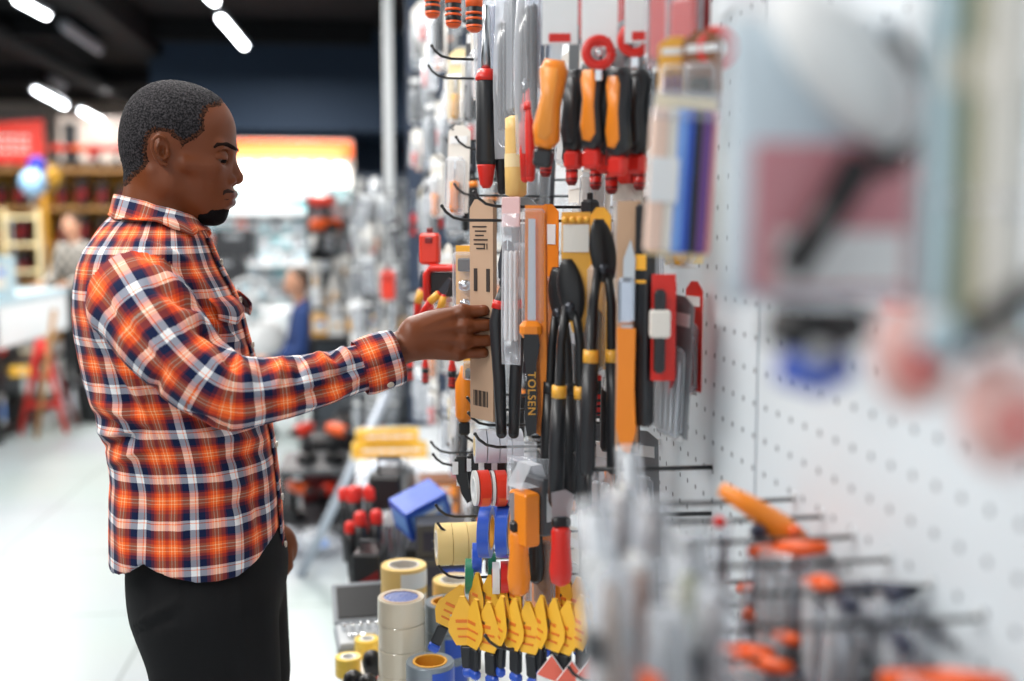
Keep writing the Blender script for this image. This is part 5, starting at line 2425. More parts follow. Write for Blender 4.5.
rng = random.Random(3)
for rrow in range(6):
    for c in range(10):
        Y = 1.12 - .072 * c + .02 * (rrow % 2)
        for dx in (.03, .07, .11, .15, .19):
            if rng.random() < .15 or (rrow == 0 and dx > .1) or Y > 1.0 and dx > .14:
                continue
            z = 1.245 - .085 * rrow - .35 * max(0, dx - .09)
            i = rng.random()
            Yp = Y + rng.uniform(-.015, .015)
            if i < .66:
                make('opack', b_opack(), 'blurred blade pack with orange cap in the slanting rows at the lower right', 'package', (XW - dx, Yp, z + rng.uniform(-.008, .008)),
                     (0, rng.uniform(-.15, .15), rng.uniform(-.5, .5)), 'orange-capped blade packs at the lower right', 1.4)
            elif i < .85:
                make('wpack', b_opack('lightgrey'), 'blurred blade pack with pale cap in the slanting rows at the lower right', 'package', (XW - dx, Yp, z + rng.uniform(-.008, .008)),
                     (0, rng.uniform(-.15, .15), rng.uniform(-.5, .5)), 'pale-capped blade packs at the lower right', 1.4)
            else:
                make('kpack', b_opack('navy'), 'blurred blade pack with dark cap in the slanting rows at the lower right', 'package', (XW - dx, Yp, z + rng.uniform(-.008, .008)),
                     (0, rng.uniform(-.15, .15), rng.uniform(-.5, .5)), 'dark-capped blade packs at the lower right', 1.4)
for rrow in range(1, 6):
    for c in range(10):
        Y = 1.12 - .072 * c + .02 * (rrow % 2)
        make('hook0.20', b_hook(.20), 'blurred black hook carrying blade packs at the lower right', 'hook', (XW, Y, 1.25 - .085 * rrow), group='hooks of the blade packs')


def b_pouch():
    t = E('orange_pouch')
    m = MB()
    m.tube([(-.045, 0, .018), (-.01, 0, .004), (.02, 0, -.012), (.040, 0, -.020)], [.006, .010, .014, .010], 12)
    m.build('pouch', K('orange'), t)
    m = MB()
    m.ball((.042, 0, -.021), .009, 10)
    m.build('red_end', K('red'), t)
    return t


put('pouch', b_pouch, 'long orange pouch lying on the hooks against the white board', 'pouch', 763, 514, 1.05, rz=-12, tilt=6, scale=(1.0, 1.3, 1.15))
put('redc', b_opack('red'), 'small pack with a red cap left of the long orange pouch', 'package', 722, 520, 1.02, rz=-20)


# --- blurred grey and white things between the shears and the bit packs
def b_coil(c1, c2):
    def f():
        t = E('clear_tube_pack')
        m = MB()
        m.tube([(0, 0, 0), (.003, 0, -.08), (-.002, 0, -.17)], [.015, .019, .016], 12)
        m.build('film', CLEAR(), t)
        m = MB()
        m.tube([(0, 0, -.01), (.002, 0, -.08), (-.001, 0, -.16)], [.006, .010, .008], 10)
        m.build('contents', K(c1), t)
        m = MB()
        m.box((0, -.017, -.05), (.020, .003, .022), .001)
        m.build('label', K(c2), t)
        return t
    return f


for i, (px, py, Y, c1, c2, nm) in enumerate((
        (590, 500, .80, 'white', 'white', 'tall white blurred tube pack in front of the red-handled scraper'), (622, 488, .84, 'mauvegrey', 'lightgrey', 'grey blurred tube pack right of the tall white one'),
        (655, 500, .80, 'mauvegrey', 'paper', 'light grey blurred tube pack under the square wire frame, left one'), (690, 530, .76, 'darkgrey', 'paper', 'grey blurred tube pack under the square wire frame, right one'),
        (612, 570, .70, 'taupe', 'darkgrey', 'dark grey blurred tube pack low beside the red and white cards'), (642, 560, .72, 'brown', 'grey', 'brownish blurred tube pack at the bottom edge'),
        (688, 560, .74, 'olive', 'white', 'blurred tube pack with yellow-green edge and white label'), (668, 610, .68, 'grey', 'deeporange', 'grey blurred tube pack with orange label at the bottom edge'),
        (716, 590, .70, 'mauvegrey', 'darkgrey', 'grey blurred tube pack left of the lowest blade packs'), (628, 445, 1.15, 'lightgrey', 'paper', 'pale pack hanging right below the orange-handled knife'))):
    put('coil%d' % i, b_coil(c1, c2), nm, 'package', px, py, Y, rz=-60 if i else -20, tilt=(i % 3 - 1) * 5, scale=(.9, .9, 1))
# ================================================================== REST OF THE WALL, BEYOND THE HAND
rng = random.Random(11)
FILL = [
    ('f_white', b_card_pack(.075, .20, K('paper'), K('darkgrey'), 'tool'), 'white'),
    ('f_grey', b_card_pack(.070, .21, K('lightgrey'), K('darkgrey'), 'tool'), 'light grey'),
    ('f_bag', b_bag(.075, .20, K('lightgrey'), K('white')), 'clear'),
    ('f_bits', b_card_pack(.065, .19, K('grey'), STEEL(), 'bits'), 'grey'),
    ('f_or', b_card_pack(.060, .17, K('paper'), K('orange'), 'tool'), 'orange and white'),
    ('f_red', b_card_pack(.065, .15, K('paper'), K('red'), 'tool'), 'red and white'),
    ('f_dark', b_card_pack(.060, .21, K('darkgrey'), K('black'), 'tool'), 'dark'),
    ('f_yel', b_card_pack(.060, .16, K('tan') if False else K('cream'), K('gold'), 'tool'), 'yellow and cream'),
    ('f_drv', b_screwdriver(.20, K('red'), K('black'), .014), 'red-handled screwdriver'),
    ('f_pl', b_pliers(.19, K('black'), K('orange'), spread=.016), 'black pliers'),
]
WT = [9, 9, 9, 14, 16, 11, 16, 10, 6, 10]


def filler(i, x, y, z, rz, where):
    key, bld, col = FILL[i]
    kind = {'f_drv': ('red-handled screwdriver', 'screwdriver'), 'f_pl': ('black-handled pliers with orange bands', 'pliers')}.get(key)
    nm, cat = kind if kind else (col + ' hanging pack', 'package')
    lb = nm + ' ' + where
    return make(key, bld, lb, cat, (x, y, z), (0, rng.uniform(-.07, .07), rz), lb[:1].upper() + lb[1:])


rows_ = [2.42, 2.19, 1.96, 1.73, 1.50, 1.27, 1.06]
for zr in rows_:
    Y = 2.16
    while Y < 5.05:
        for lay in (0, 1):
            i = rng.choices(range(10), WT)[0]
            if zr < 1.6 and rng.random() < .35:
                i = rng.choice((4, 5, 6, 8, 9))
            x = XW - (.26 if lay == 0 else .12) + rng.uniform(-.03, .03)
            filler(i, x, Y + rng.uniform(-.02, .02), zr + rng.uniform(-.02, .02), math.radians(-58 + rng.uniform(-22, 22)), 'on the blurred far stretch of the display wall')
        if rng.random() < .4:
            make('hook0.30', b_hook(.30), 'black hook on the blurred far stretch of the display wall', 'hook', (XW, Y + .03, zr - .005), group='hooks on the far stretch of the wall')
        Y += .175 + .02 * Y
# packs close to the board behind the sharp row of tools
for zr in (2.08, 1.86, 1.66, 1.46, 1.22, 1.03):
    for j in range(7):
        Y = 1.42 + .10 * j
        if zr > 1.3 or j > 1:
            i = rng.choices(range(10), [8, 10, 8, 10, 14, 8, 24, 10, 3, 12])[0]
            filler(i, XW - .055 - .05 * (j % 2), Y, zr + rng.uniform(-.03, .03), math.radians(-60 + rng.uniform(-15, 15)), 'close to the board behind the sharp row of tools')


# named things beyond the hand
def b_redbox():
    t = E('plastic_case')
    m = MB()
    m.box((0, 0, -.045), (.055, .035, .085), .008)
    m.build('case_body', mat('tomato_red', (222, 58, 38), rough=.35), t)
    m = MB()
    m.box((0, -.018, -.022), (.020, .004, .016), .002)
    m.box((0, 0, .004), (.018, .012, .016), .003)
    m.build('latch', K('darkred'), t)
    return t


put('redbox', b_redbox, 'tomato red plastic case hanging left of the tan card, over the red frame', 'case', 430, 232, 2.15, rz=-15, scale=(.72, .8, .72))
put('redbox', None, 'orange-red case hanging far down the wall, a blur left of the dark post', 'case', 388, 270, 4.9, rz=-15, scale=(1.1, 1, 1.5))


def b_saw():
    t = E('hacksaw')
    m = MB()
    m.tube([(-.045, 0, -.065), (-.045, 0, -.012), (-.036, 0, 0), (.036, 0, 0), (.045, 0, -.012), (.045, 0, -.05)], .0075, 10)
    m.build('frame', K('red'), t)
    m = MB()
    m.box((0, .004, -.032), (.078, .004, .048), .002)
    m.build('black_insert', K('black'), t)
    m = MB()
    m.box((0, 0, -.062), (.088, .002, .008))
    m.build('blade', STEEL(), t)
    return t


put('hsaw', b_saw, 'small red hacksaw frame with black insert above the back of the hand', 'saw', 449, 268, 2.12, rz=-20)


def b_cutter():
    t = E('side_cutters')
    for s_ in (-1, 1):
        m = MB()
        m.tube([(s_ * .004, 0, -.02), (s_ * .014, 0, -.05), (s_ * .018, 0, -.10)], [.007, .009, .008], 10)
        g = m.build('handle', K('red'), t)
        m = MB()
        m.tube([(s_ * .006, 0, -.024), (s_ * .015, 0, -.052)], [.0088, .0100], 10)
        m.build('yellow_shoulder', K('gold'), g)
    m = MB()
    m.prism([(-.010, -.02), (.010, -.02), (.004, .02), (-.004, .02)], 'Y', -.004, .004)
    m.build('jaws', mat('dark_tool_steel', (70, 72, 78), rough=.35, metal=.8), t)
    return t


put('cutr', b_cutter, 'red and yellow side cutters leaning just over the wrist of the man', 'cutters', 446, 286, 2.05, rz=-20, tilt=30, scale=.8)
put('cutr', None, 'red and yellow side cutters hanging upright left of the hacksaw', 'cutters', 424, 280, 2.5, rz=-20)
for (px, py, Y, tl, lab) in ((388, 352, 2.9, 18, 'red screwdriver hanging at a slant under the cuff of the man'), (398, 346, 2.7, 4, 'red screwdriver hanging under the wrist, left of the white-collared one'),
                             (452, 340, 2.2, 0, 'slim red screwdriver hanging under the palm'), (425, 342, 2.5, 0, 'red screwdriver hanging right below the thumb side of the hand'), (410, 345, 2.8, 0, 'red screwdriver hanging below the middle of the wrist')):
    put('f_drv', None, lab, 'screwdriver', px, py - 12, Y, rz=-20, tilt=tl, scale=.62)


def b_orcaulk():
    t = E('orange_nozzle_tool')
    m = MB()
    m.lathe([(.010, 0), (.016, .01), (.016, .07), (.009, .085), (.006, .10)], 14, 'Z', (0, 0, -.10))
    m.build('orange_body', K('orange'), t)
    m = MB()
    m.box((0, 0, -.112), (.020, .014, .026), .004)
    m.build('black_foot', K('black'), t)
    return t


put('orc', b_orcaulk, 'orange nozzle tool hanging below the fingertips, left of the striped discs', 'tool', 464, 366, 1.95, rz=0)
put('ybl', b_card_pack(.045, .07, K('gold'), K('black'), 'box'), 'little black and yellow pack hanging under the little finger', 'package', 472, 352, 1.93, rz=-30, scale=.75)

# ================================================================== ON THE BASE DECK
clr_tape = mat('packing_tape_side', (228, 218, 196), rough=.22, coat=.5)
bprint = K('blue')


def blue_core():
    m = bpy.data.materials.new('blue_printed_core')
    m.use_nodes = True
    nt = m.node_tree
    b = nt.nodes['Principled BSDF']
    tc = nt.nodes.new('ShaderNodeTexCoord')
    mp = nt.nodes.new('ShaderNodeMapping')
    mp.inputs['Rotation'].default_value = (0, 0, .8)
    br = nt.nodes.new('ShaderNodeTexBrick')
    br.inputs['Scale'].default_value = 34
    br.inputs['Color1'].default_value = srgb((22, 60, 140))
    br.inputs['Color2'].default_value = srgb((30, 74, 160))
    br.inputs['Mortar'].default_value = srgb((225, 228, 235))
    br.inputs['Mortar Size'].default_value = .013
    nt.links.new(tc.outputs['Object'], mp.inputs[0])
    nt.links.new(mp.outputs[0], br.inputs[0])
    nt.links.new(br.outputs[0], b.inputs['Base Color'])
    return m


bc_ = blue_core()
ord5 = ['bottom', 'second from the bottom', 'middle', 'second from the top', 'top']


def b_packroll():
    t = b_stack_roll(.0445, .0485, clr_tape, K('tan'), .037)()
    m = MB()
    m.lathe([(.0365, .047), (.020, .0485), (.001, .0490)], 30, cap=False)
    m.build('printed_disc', bc_, t)
    return t


for i in range(5):
    p = P(401, 600, 2.05)
    make('packroll', b_packroll, 'clear packing tape roll, %s of the stack with the blue printed top' % ord5[i], 'tape', (p.x + .0008 * (i % 2), 2.05, DK + .0490 * i), (0, 0, .3 * i))
cream = mat('cream_tape', (240, 205, 128), rough=.5)
for i in range(5):
    p = P(404, 590, 2.25)
    make('creamroll', b_stack_roll(.0475, .0490, cream, K('paper'), .033, lab=K('white')), 'wide cream tape roll, %s of the stack behind the clear packing tape' % ord5[i], 'tape', (p.x, 2.25, DK + .0490 * i), (0, 0, .2 * i))
grey_t = mat('duct_tape', (132, 142, 150), rough=.3, metal=.2)
for i in range(3):
    p = P(430, 665, 1.93)
    make('grey_roll', b_stack_roll(.0435, .054, grey_t, K('gold'), .031, lab=K('blue')), 'grey duct tape roll, %s of the front stack at the bottom edge' % ('bottom', 'middle', 'top')[i], 'tape', (p.x, 1.93, DK + .0545 * i), (0, 0, .5 * i))
for i in range(4):
    p = P(447, 620, 2.09)
    make('grey_roll', None, 'grey duct tape roll, %s of the rear stack beside the putty knives' % ('bottom', 'second from the bottom', 'third from the bottom', 'top')[i], 'tape', (p.x, 2.09, DK + .0545 * i), (0, 0, .4 * i))
for i in range(4):
    p = P(455, 600, 2.29)
    make('creamroll', None, 'cream tape roll, %s of the stack behind the rear grey tape' % ('bottom', 'second from the bottom', 'third from the bottom', 'top')[i], 'tape', (p.x, 2.29, DK + .0490 * i), (0, 0, .3 * i))
yt = mat('yellow_tape', (240, 204, 84), rough=.4)
for (px, Y, n_, lab) in ((348, 2.28, 2, 'small yellow tape roll at the front left edge of the deck'), (367, 2.38, 2, 'small yellow tape roll beside the grey case')):
    p = P(px, 660, Y)
    for i in range(n_):
        make('smallyellow', b_stack_roll(.0270, .020, yt, K('white'), .016), lab + (', upper one', ', lower one')[1 - i], 'tape', (p.x, Y, DK + .0205 * i), (0, 0, i))


def b_knob():
    t = E('stubby_screwdriver')
    m = MB()
    m.lathe([(.006, 0), (.012, .004), (.014, .02), (.019, .038), (.0215, .055), (.018, .070), (.008, .077)], 16)
    m.build('handle', K('black'), t)
    m = MB()
    m.lathe([(.0145, .019), (.0150, .023)], 16, cap=False)
    m.build('ring', K('red'), t)
    return t


for (px, Y, lab) in ((353, 2.12, 'black ball-ended stubby handle at the bottom edge, left one'), (367, 2.10, 'black ball-ended stubby handle next to the clear tape stack'), (372, 2.22, 'black ball-ended stubby handle set back beside the clear tape stack')):
    p = P(px, 668, Y)
    make('knob', b_knob, lab, 'screwdriver', (p.x, Y, DK), (0, 0, 0), scale=.95)


def b_case():
    t = E('tool_case')
    m = MB()
    m.box((0, 0, .013), (.16, .16, .026), .006)
    m.build('base_tray', mat('grey_case', (140, 146, 152), rough=.4), t)
    m = MB()
    m.box((0, 0, .0275), (.145, .145, .004), .001)
    m.build('inner_tray', K('lightgrey'), t)
    ld = MB()
    Mx = Matrix.Translation((0, .080, .026)) @ Matrix.Rotation(math.radians(-48), 4, 'X')
    ld.box((0, 0, .062), (.16, .016, .125), .005, M=Mx)
    lid = ld.build('lid', mat('grey_case', (0, 0, 0)), t)
    m = MB()
    m.box((0, -.0090, .062), (.136, .006, .10), .002, M=Mx)
    m.build('black_insert', K('black'), lid)
    for k in range(6):
        m = MB()
        m.lathe([(.0075, 0), (.0080, .018), (.0060, .022)], 10, 'Z', (-.055 + .022 * k, .02, .029))
        m.build('socket', CHROME(), t)
    m = MB()
    m.tube([(-.05, -.035, .036), (.0, -.040, .036), (.05, -.03, .036)], [.006, .005, .007], 8)
    m.build('wrench', CHROME(), t)
    return t


p = P(366, 635, 2.52)
make('case', b_case, 'open grey tool case with shiny sockets on the white deck', 'tool case', (p.x, 2.46, DK), (0, 0, .1), scale=.85)


def b_grip():
    t = E('bolt_cutters')
    for s_ in (-1, 1):
        m = MB()
        m.tube([(s_ * .012, 0, 0), (s_ * .019, 0, .12), (s_ * .022, 0, .20)], [.014, .0155, .0165], 10)
        a_ = m.build('black_arm', K('black'), t)
        m = MB()
        m.lathe([(.0170, .188), (.0178, .195), (.0172, .215), (.0120, .224), (.004, .227)], 14, 'Z', (s_ * .022, 0, 0))
        m.build('red_end', K('red'), a_)
    m = MB()
    m.box((0, 0, .008), (.045, .018, .016), .004)
    m.build('head', K('black'), t)
    return t


for (px, Y, s_, lab) in ((363, 2.95, 1.12, 'black bolt cutters with red ball ends, tallest pair on the deck'), (369, 2.80, .98, 'black bolt cutters with red ends just before the tallest pair'), (357, 2.84, .82, 'short black bolt cutters with red ends, low at the left'),
                         (352, 3.1, .95, 'black bolt cutters with red ends at the far left of the deck')):
    p = P(px, 560, Y)
    make('grip', b_grip, lab, 'bolt cutters', (p.x, Y, DK), (0, 0, .3), scale=s_)


def b_blackcase():
    t = E('tool_box')
    m = MB()
    m.box((0, 0, .10), (.09, .13, .20), .008)
    m.build('box_body', K('black'), t)
    m = MB()
    m.prism([(-.040, .03), (.040, .06), (.040, .15), (-.040, .10)], 'Y', -.068, -.064)
    m.build('dark_red_panel', K('darkred'), t)
    m = MB()
    m.tube([(-.03, 0, .20), (-.03, 0, .225), (.03, 0, .225), (.03, 0, .20)], .005, 8)
    m.build('carry_handle', K('darkgrey'), t)
    return t


for (px, Y, s_, lab) in ((370, 2.68, .78, 'black box with dark red panel standing on the deck behind the grey case'), (390, 3.0, 1.0, 'tall black box behind the red-ended bolt cutters'), (398, 3.35, 1.0, 'black box standing deeper on the deck, partly behind the tall one'),
                         (420, 2.75, .72, 'low black box behind the cream tape stack')):
    p = P(px, 560, Y)
    make('bcase', b_blackcase, lab, 'tool box', (p.x, Y, DK), (0, 0, -.2), scale=(s_, s_, s_ * (1.4 if px == 390 else 1)))


def card_box(key, w, d, hh, c1, c2, c3, lab, px, Y, z=None, rot=(0, 0, 0)):
    p = P(px, 500, Y)
    return make(key, b_box(w, d, hh, K(c1), K(c2), K(c3)), lab, 'box', (p.x, Y, DK if z is None else z), rot)


card_box('cbx1', .12, .09, .085, 'blue', 'skyblue', 'white', 'blue carton tilted on the pile below the red tape rolls', 424, 2.72, DK + .205, (.25, -.35, .4))
card_box('cbx2', .14, .12, .09, 'grey', 'lightgrey', 'white', 'grey carton in the pile beneath the tilted blue carton', 430, 3.05, DK)
card_box('cbx2', .14, .12, .09, 'grey', 'lightgrey', 'white', 'grey carton on top of its twin in the pile by the blue carton', 427, 3.06, DK + .092)
card_box('cbx3', .14, .10, .08, 'darkgrey', 'navy', 'blue', 'dark carton with blue label in the pile below the black clips', 446, 2.6, DK)
card_box('cbx3', .14, .10, .08, 'darkgrey', 'navy', 'blue', 'dark carton with blue label, second in its pile', 446, 2.6, DK + .081)
card_box('cbx3', .14, .10, .08, 'darkgrey', 'navy', 'blue', 'dark carton with blue label, third in its pile', 445, 2.61, DK + .162)
card_box('cbx4', .20, .14, .06, 'brown', 'orange', 'paper', 'brown and orange flat box deeper on the deck, below the yellow packs', 431, 3.6, DK + .0)
card_box('cbx4', .20, .14, .06, 'brown', 'orange', 'paper', 'brown and orange flat box on top of its twin', 431, 3.6, DK + .061)
for k in range(5):
    card_box('cyel', .11, .08, .055, 'yellow', 'gold', 'white', 'yellow carton deep on the deck, %s from the left' % words[k], 366 + 12 * k, 4.55, DK + .055 * 0 + .0)
for k in range(4):
    card_box('cyel', .11, .08, .055, 'yellow', 'gold', 'white', 'yellow carton in the upper layer deep on the deck, %s from the left' % words[k], 370 + 12 * k, 4.56, DK + .056)


def b_sack():
    t = E('clear_sack')
    m = MB()
    rows = []
    for i in range(8):
        k = i / 7
        rr = (.055 * math.sin(PI * (.12 + .80 * k)) + .012)
        rows.append([(rr * 1.3 * math.cos(a) * (1 + .08 * math.sin(3 * a + 5 * k)), rr * math.sin(a) * (1 + .1 * math.cos(4 * a)), .10 * k) for a in [2 * PI * j / 18 for j in range(18)]])
    m.rings(rows)
    m.build('film', FILM(), t)
    m = MB()
    m.box((0, 0, .045), (.09, .06, .06), .012)
    m.build('contents', K('lightgrey'), t)
    m = MB()
    m.box((.01, -.052, .055), (.04, .003, .03), .001)
    m.build('label', K('skyblue'), t)
    return t


k = 0
for (px, Y, z, nm) in ((372, 3.55, DK, 'lying at the front edge of the deck'), (388, 3.5, DK, 'lying second from the front edge of the deck'), (405, 3.45, DK, 'lying below the yellow cartons'), (378, 4.0, DK, 'lying just before the yellow cartons on the left'),
                       (393, 4.05, DK, 'lying just before the yellow cartons in the middle'), (383, 3.55, DK + .09, 'heaped on the two at the front edge'), (399, 3.5, DK + .09, 'heaped on top, nearest the brown boxes'), (412, 3.9, DK, 'lying deep beside the brown boxes')):
    p = P(px, 500, Y)
    make('sack', b_sack, 'clear sack of pale parts ' + nm, 'bag', (p.x, Y, z), (0, 0, .7 * k))
    k += 1


def b_vac():
    t = E('clear_shell_pack')
    m = MB()
    m.box((0, 0, .075), (.10, .04, .15), .012)
    m.build('shell', FILM(), t)
    m = MB()
    for k in range(5):
        m.tube([(-.035 + .016 * k, -.005, .02), (-.030 + .016 * k, .003, .12)], .0058, 8)
    m.build('black_tools', K('black'), t)
    m = MB()
    m.box((0, .008, .13), (.085, .004, .03), .001)
    m.build('card', K('paper'), t)
    return t


for (px, Y, rz, nm) in ((404, 2.86, .3, 'left of the cream rolls'), (418, 2.92, .1, 'behind the cream tape stack'), (434, 2.80, -.2, 'under the cream masking tape'), (412, 2.98, .2, 'between the two before the tilted blue carton')):
    p = P(px, 540, Y)
    make('vac', b_vac, 'clear shell pack of black tools ' + nm, 'package', (p.x, Y, DK + .0), (-.15, 0, rz), scale=1.35)

# long grey handled level leaning on the far end of the deck
a_, b_ = P(327, 520, 4.9), P(388, 392, 4.9)
t = thing('spirit_level', 'long pale grey bar leaning at a slant before the far end of the deck', 'level', (a_.x, 4.9, 0))
m = MB()
d_ = (b_ - a_).normalized()
a0 = a_ - d_ * (a_.z / d_.z)
o0 = Vector((a_.x, 4.9, 0))
m.tube([a0 - o0, b_ - o0], .030, 4)
m.build('bar', mat('pale_aluminium', (190, 198, 210), rough=.35, metal=.3), t)
m = MB()
m.ball(((a_ + b_) / 2 - o0)[:], .036, 12)
m.build('vial_window', K('paper'), t)

# ================================================================== LOW STAND AND GOODS BEYOND THE DECK
t = thing('display_stand', 'low black stand on the floor just past the far end of the display wall', 'stand', (-.20, 5.75, 0))
m = MB()
m.box((0, 0, .03), (.62, .5, .06), .01)
m.build('plinth', K('darkgrey'), t)
m = MB()
m.box((0, 0, .335), (.60, .48, .03), .005)
m.build('shelf', K('darkgrey'), t)
for sx in (-1, 1):
    for sy in (-1, 1):
        m = MB()
        m.box((sx * .28, sy * .22, .20), (.03, .03, .28), .003)
        m.build('post', K('black'), t)
SH = [.06, .35]
for (x, y, z, key, lab) in ((-.40, 5.62, SH[0], 'o', 'orange drill low on the left of the black stand'), (-.24, 5.60, SH[0], 'r', 'red drill low in the middle of the black stand'), (-.06, 5.62, SH[0], 'o', 'orange drill low on the right of the black stand'),
                            (-.38, 5.66, SH[1], 'r', 'red drill on the upper board of the black stand, left'), (-.20, 5.64, SH[1], 'o', 'orange drill on the upper board of the black stand, middle'), (-.02, 5.66, SH[1], 'r', 'red drill on the upper board of the black stand, right')):
    if key == 'o':
        make('drill_o', b_drill(K('deeporange'), K('black')), lab, 'drill', (x, y, z), (0, 0, -1.0))
    else:
        make('drill_r', b_drill(mat('tomato_red', (0, 0, 0)), K('rubber')), lab, 'drill', (x, y, z), (0, 0, -2.0))
for (x, y, s_, lab) in ((-.34, 6.15, 1.5, 'large black tool box behind the black stand on the left'), (-.12, 6.2, 1.9, 'largest black tool box behind the black stand'), (.06, 6.1, 1.6, 'black tool box behind the black stand on the right')):
    make('bcase', b_blackcase, lab, 'tool box', (x, y, 0), (0, 0, .1), scale=s_ * 1.35)
for (x, y, z, lab) in ((-.46, 5.25, 0, 'pale clear sack on the floor in front of the black stand, left'), (-.30, 5.22, 0, 'pale clear sack on the floor in front of the black stand, right')):
    make('sack', b_sack, lab, 'bag', (x, y, z), (0, 0, .4), scale=1.3)

# ================================================================== MIDDLE DISPLAY WITH HANGING TOOLS
MY = 7.3
t = thing('tool_display_rack', 'dark perforated rack with hanging tools in the blur behind the outstretched arm', 'rack', (-.10, MY, 0))
m = MB()
m.box((0, .03, .95), (.64, .03, 1.55))
m.build('back_panel', mat('slate_board', (84, 92, 100), rough=.6), t)
for s_ in (-1, 1):
    m = MB()
    m.box((s_ * .32, .03, .88), (.04, .06, 1.76), .004)
    m.build('upright', K('black'), t)
m = MB()
m.box((0, -.14, .86), (.64, .34, .03), .004)
m.build('black_shelf', K('black'), t)
m = MB()
m.box((0, -.16, .14), (.64, .40, .28), .01)
m.build('base_box', K('darkgrey'), t)
cols = [('deeporange', 'black', 'orange'), ('white', 'grey', 'white'), ('red', 'black', 'red'), ('gold', 'black', 'yellow'), ('grey', 'black', 'grey'), ('black', 'grey', 'black')]
n_ = 0
for r_ in range(5):
    for c_ in range(10):
        x = -.38 + .064 * c_
        z = 1.72 - .17 * r_
        ci = rng.choice((0, 1, 4, 1, 2, 5, 1, 4)) if r_ < 2 else rng.choice((1, 3, 4, 5, 3))
        c1, c2, nm = cols[ci]
        lb = '%s tool pack hanging on the dark rack behind the outstretched arm' % nm
        make('rk%d' % ci, b_card_pack(.075, .17, K(c1) if ci in (1, 4) else K('paper'), K(c1), 'tool' if ci not in (1,) else 'box'), lb, 'package', (x + rng.uniform(-.02, .02), MY - .03 - .03 * rng.random(), z + rng.uniform(-.04, .04)), (0, rng.uniform(-.12, .12), rng.uniform(-.9, .9)), nm + ' packs on the dark rack', (1, 1, rng.uniform(.7, 1.15)))
make('drill_o', None, 'bright orange drill hanging high on the dark rack, seen right of the navy sweater', 'drill', (-.30, MY - .16, 1.36), (0, 0, .4), scale=1.25)
make('drill_r', None, 'red drill hanging highest on the dark rack', 'drill', (-.34, MY - .14, 1.54), (0, 0, 2.6), scale=1.1)
for i in range(6):
    x = -.36 + .105 * i
    make('mbox%d' % (i % 3), [b_box(.10, .1, .13, K('gold'), K('paper'), K('blue')), b_box(.10, .1, .11, K('white'), K('paper'), K('gold')), b_box(.10, .1, .14, K('grey'), K('gold'), K('white'))][i % 3],
         '%s small carton on the black shelf of the dark rack, %s from the left' % (('yellow', 'white', 'grey')[i % 3], words[i]), 'box', (x, MY - .14, .876))
# silver tools on the far gondola in the gap before the post
t = thing('far_display_panel', 'narrow dark panel with silvery tools between the lit display and the white column', 'rack', (.06, 9.0, 0))
m = MB()
m.box((0, .02, 1.0), (.46, .03, 2.0))
m.build('back_panel', mat('deep_blue_grey', (52, 62, 76), rough=.6), t)
m = MB()
m.box((0, -.12, .12), (.46, .3, .24), .01)
m.build('base_box', K('darkgrey'), t)
for r_ in range(6):
    for c_ in range(4):
        ci = rng.choice((4, 1, 5, 4))
        c1, c2, nm = cols[ci]
        make('rk%d' % ci, b_card_pack(.075, .17, K(c1) if ci in (1, 4) else K('paper'), K(c1), 'tool' if ci != 1 else 'box'), '%s tool pack on the narrow dark panel left of the white column' % nm, 'package', (-.11 + .11 * c_, 8.94, 1.95 - .22 * r_), (0, 0, rng.uniform(-.5, .5)), nm + ' packs on the narrow panel')

# ================================================================== LIT DISPLAY AT THE BACK
BY = 11.6
t = thing('lit_wall_display', 'white display bay at the back with an orange header and a glowing light strip', 'display', (-1.2, BY, 0))
x0, x1 = P(150, 200, BY).x, P(354, 200, BY).x
xc = (x0 + x1) / 2
zt = P(300, 140, BY - .42).z
m = MB()
m.box((xc + 1.2, .06, zt / 2), (x1 - x0, .06, zt))
m.build('back_panel', mat('display_white', (214, 226, 228), rough=.5), t)
m = MB()
m.box((xc + 1.2, -.42, zt - .09), (x1 - x0, .04, .18), .02)
m.build('orange_header', mat('backlit_orange', (246, 104, 34), emit=.75), t)
m = MB()
m.box((xc + 1.2, -.18, zt - .01), (x1 - x0, .5, .03))
m.build('canopy', K('white'), t)
for i in range(11):
    m = MB()
    xx = x0 + .12 + (x1 - x0 - .26) * i / 10
    m.ball((xx + 1.2, -.30, zt - .28), (.085, .05, .07), 14)
    m.build('lamp', mat('warm_lamp_glow', (255, 246, 232), emit=3.2), t)
m = MB()
m.box((xc + 1.2, 0, zt - .36), (x1 - x0 - .06, .04, .20))
lp = area_lamp('display_strip_lamp', (xc, BY - .55, zt - .12), x1 - x0 - .2, .2, 6.5, (1, .98, .95), (.35, 0, 0))
m.build('light_box', mat('light_box', (255, 250, 242), emit=1.6), t)
for z in (1.72, 1.20, .62, .1):
    m = MB()
    m.box((xc + 1.2, -.12, z), (x1 - x0, .30, .03))
    m.build('shelf', K('white'), t)
BC = [('teal', 'white', 'teal'), ('white', 'teal', 'white'), ('paleblue', 'white', 'pale blue'), ('deeporange', 'white', 'orange-red'), ('grey', 'white', 'grey'), ('rubber', 'grey', 'dark')]
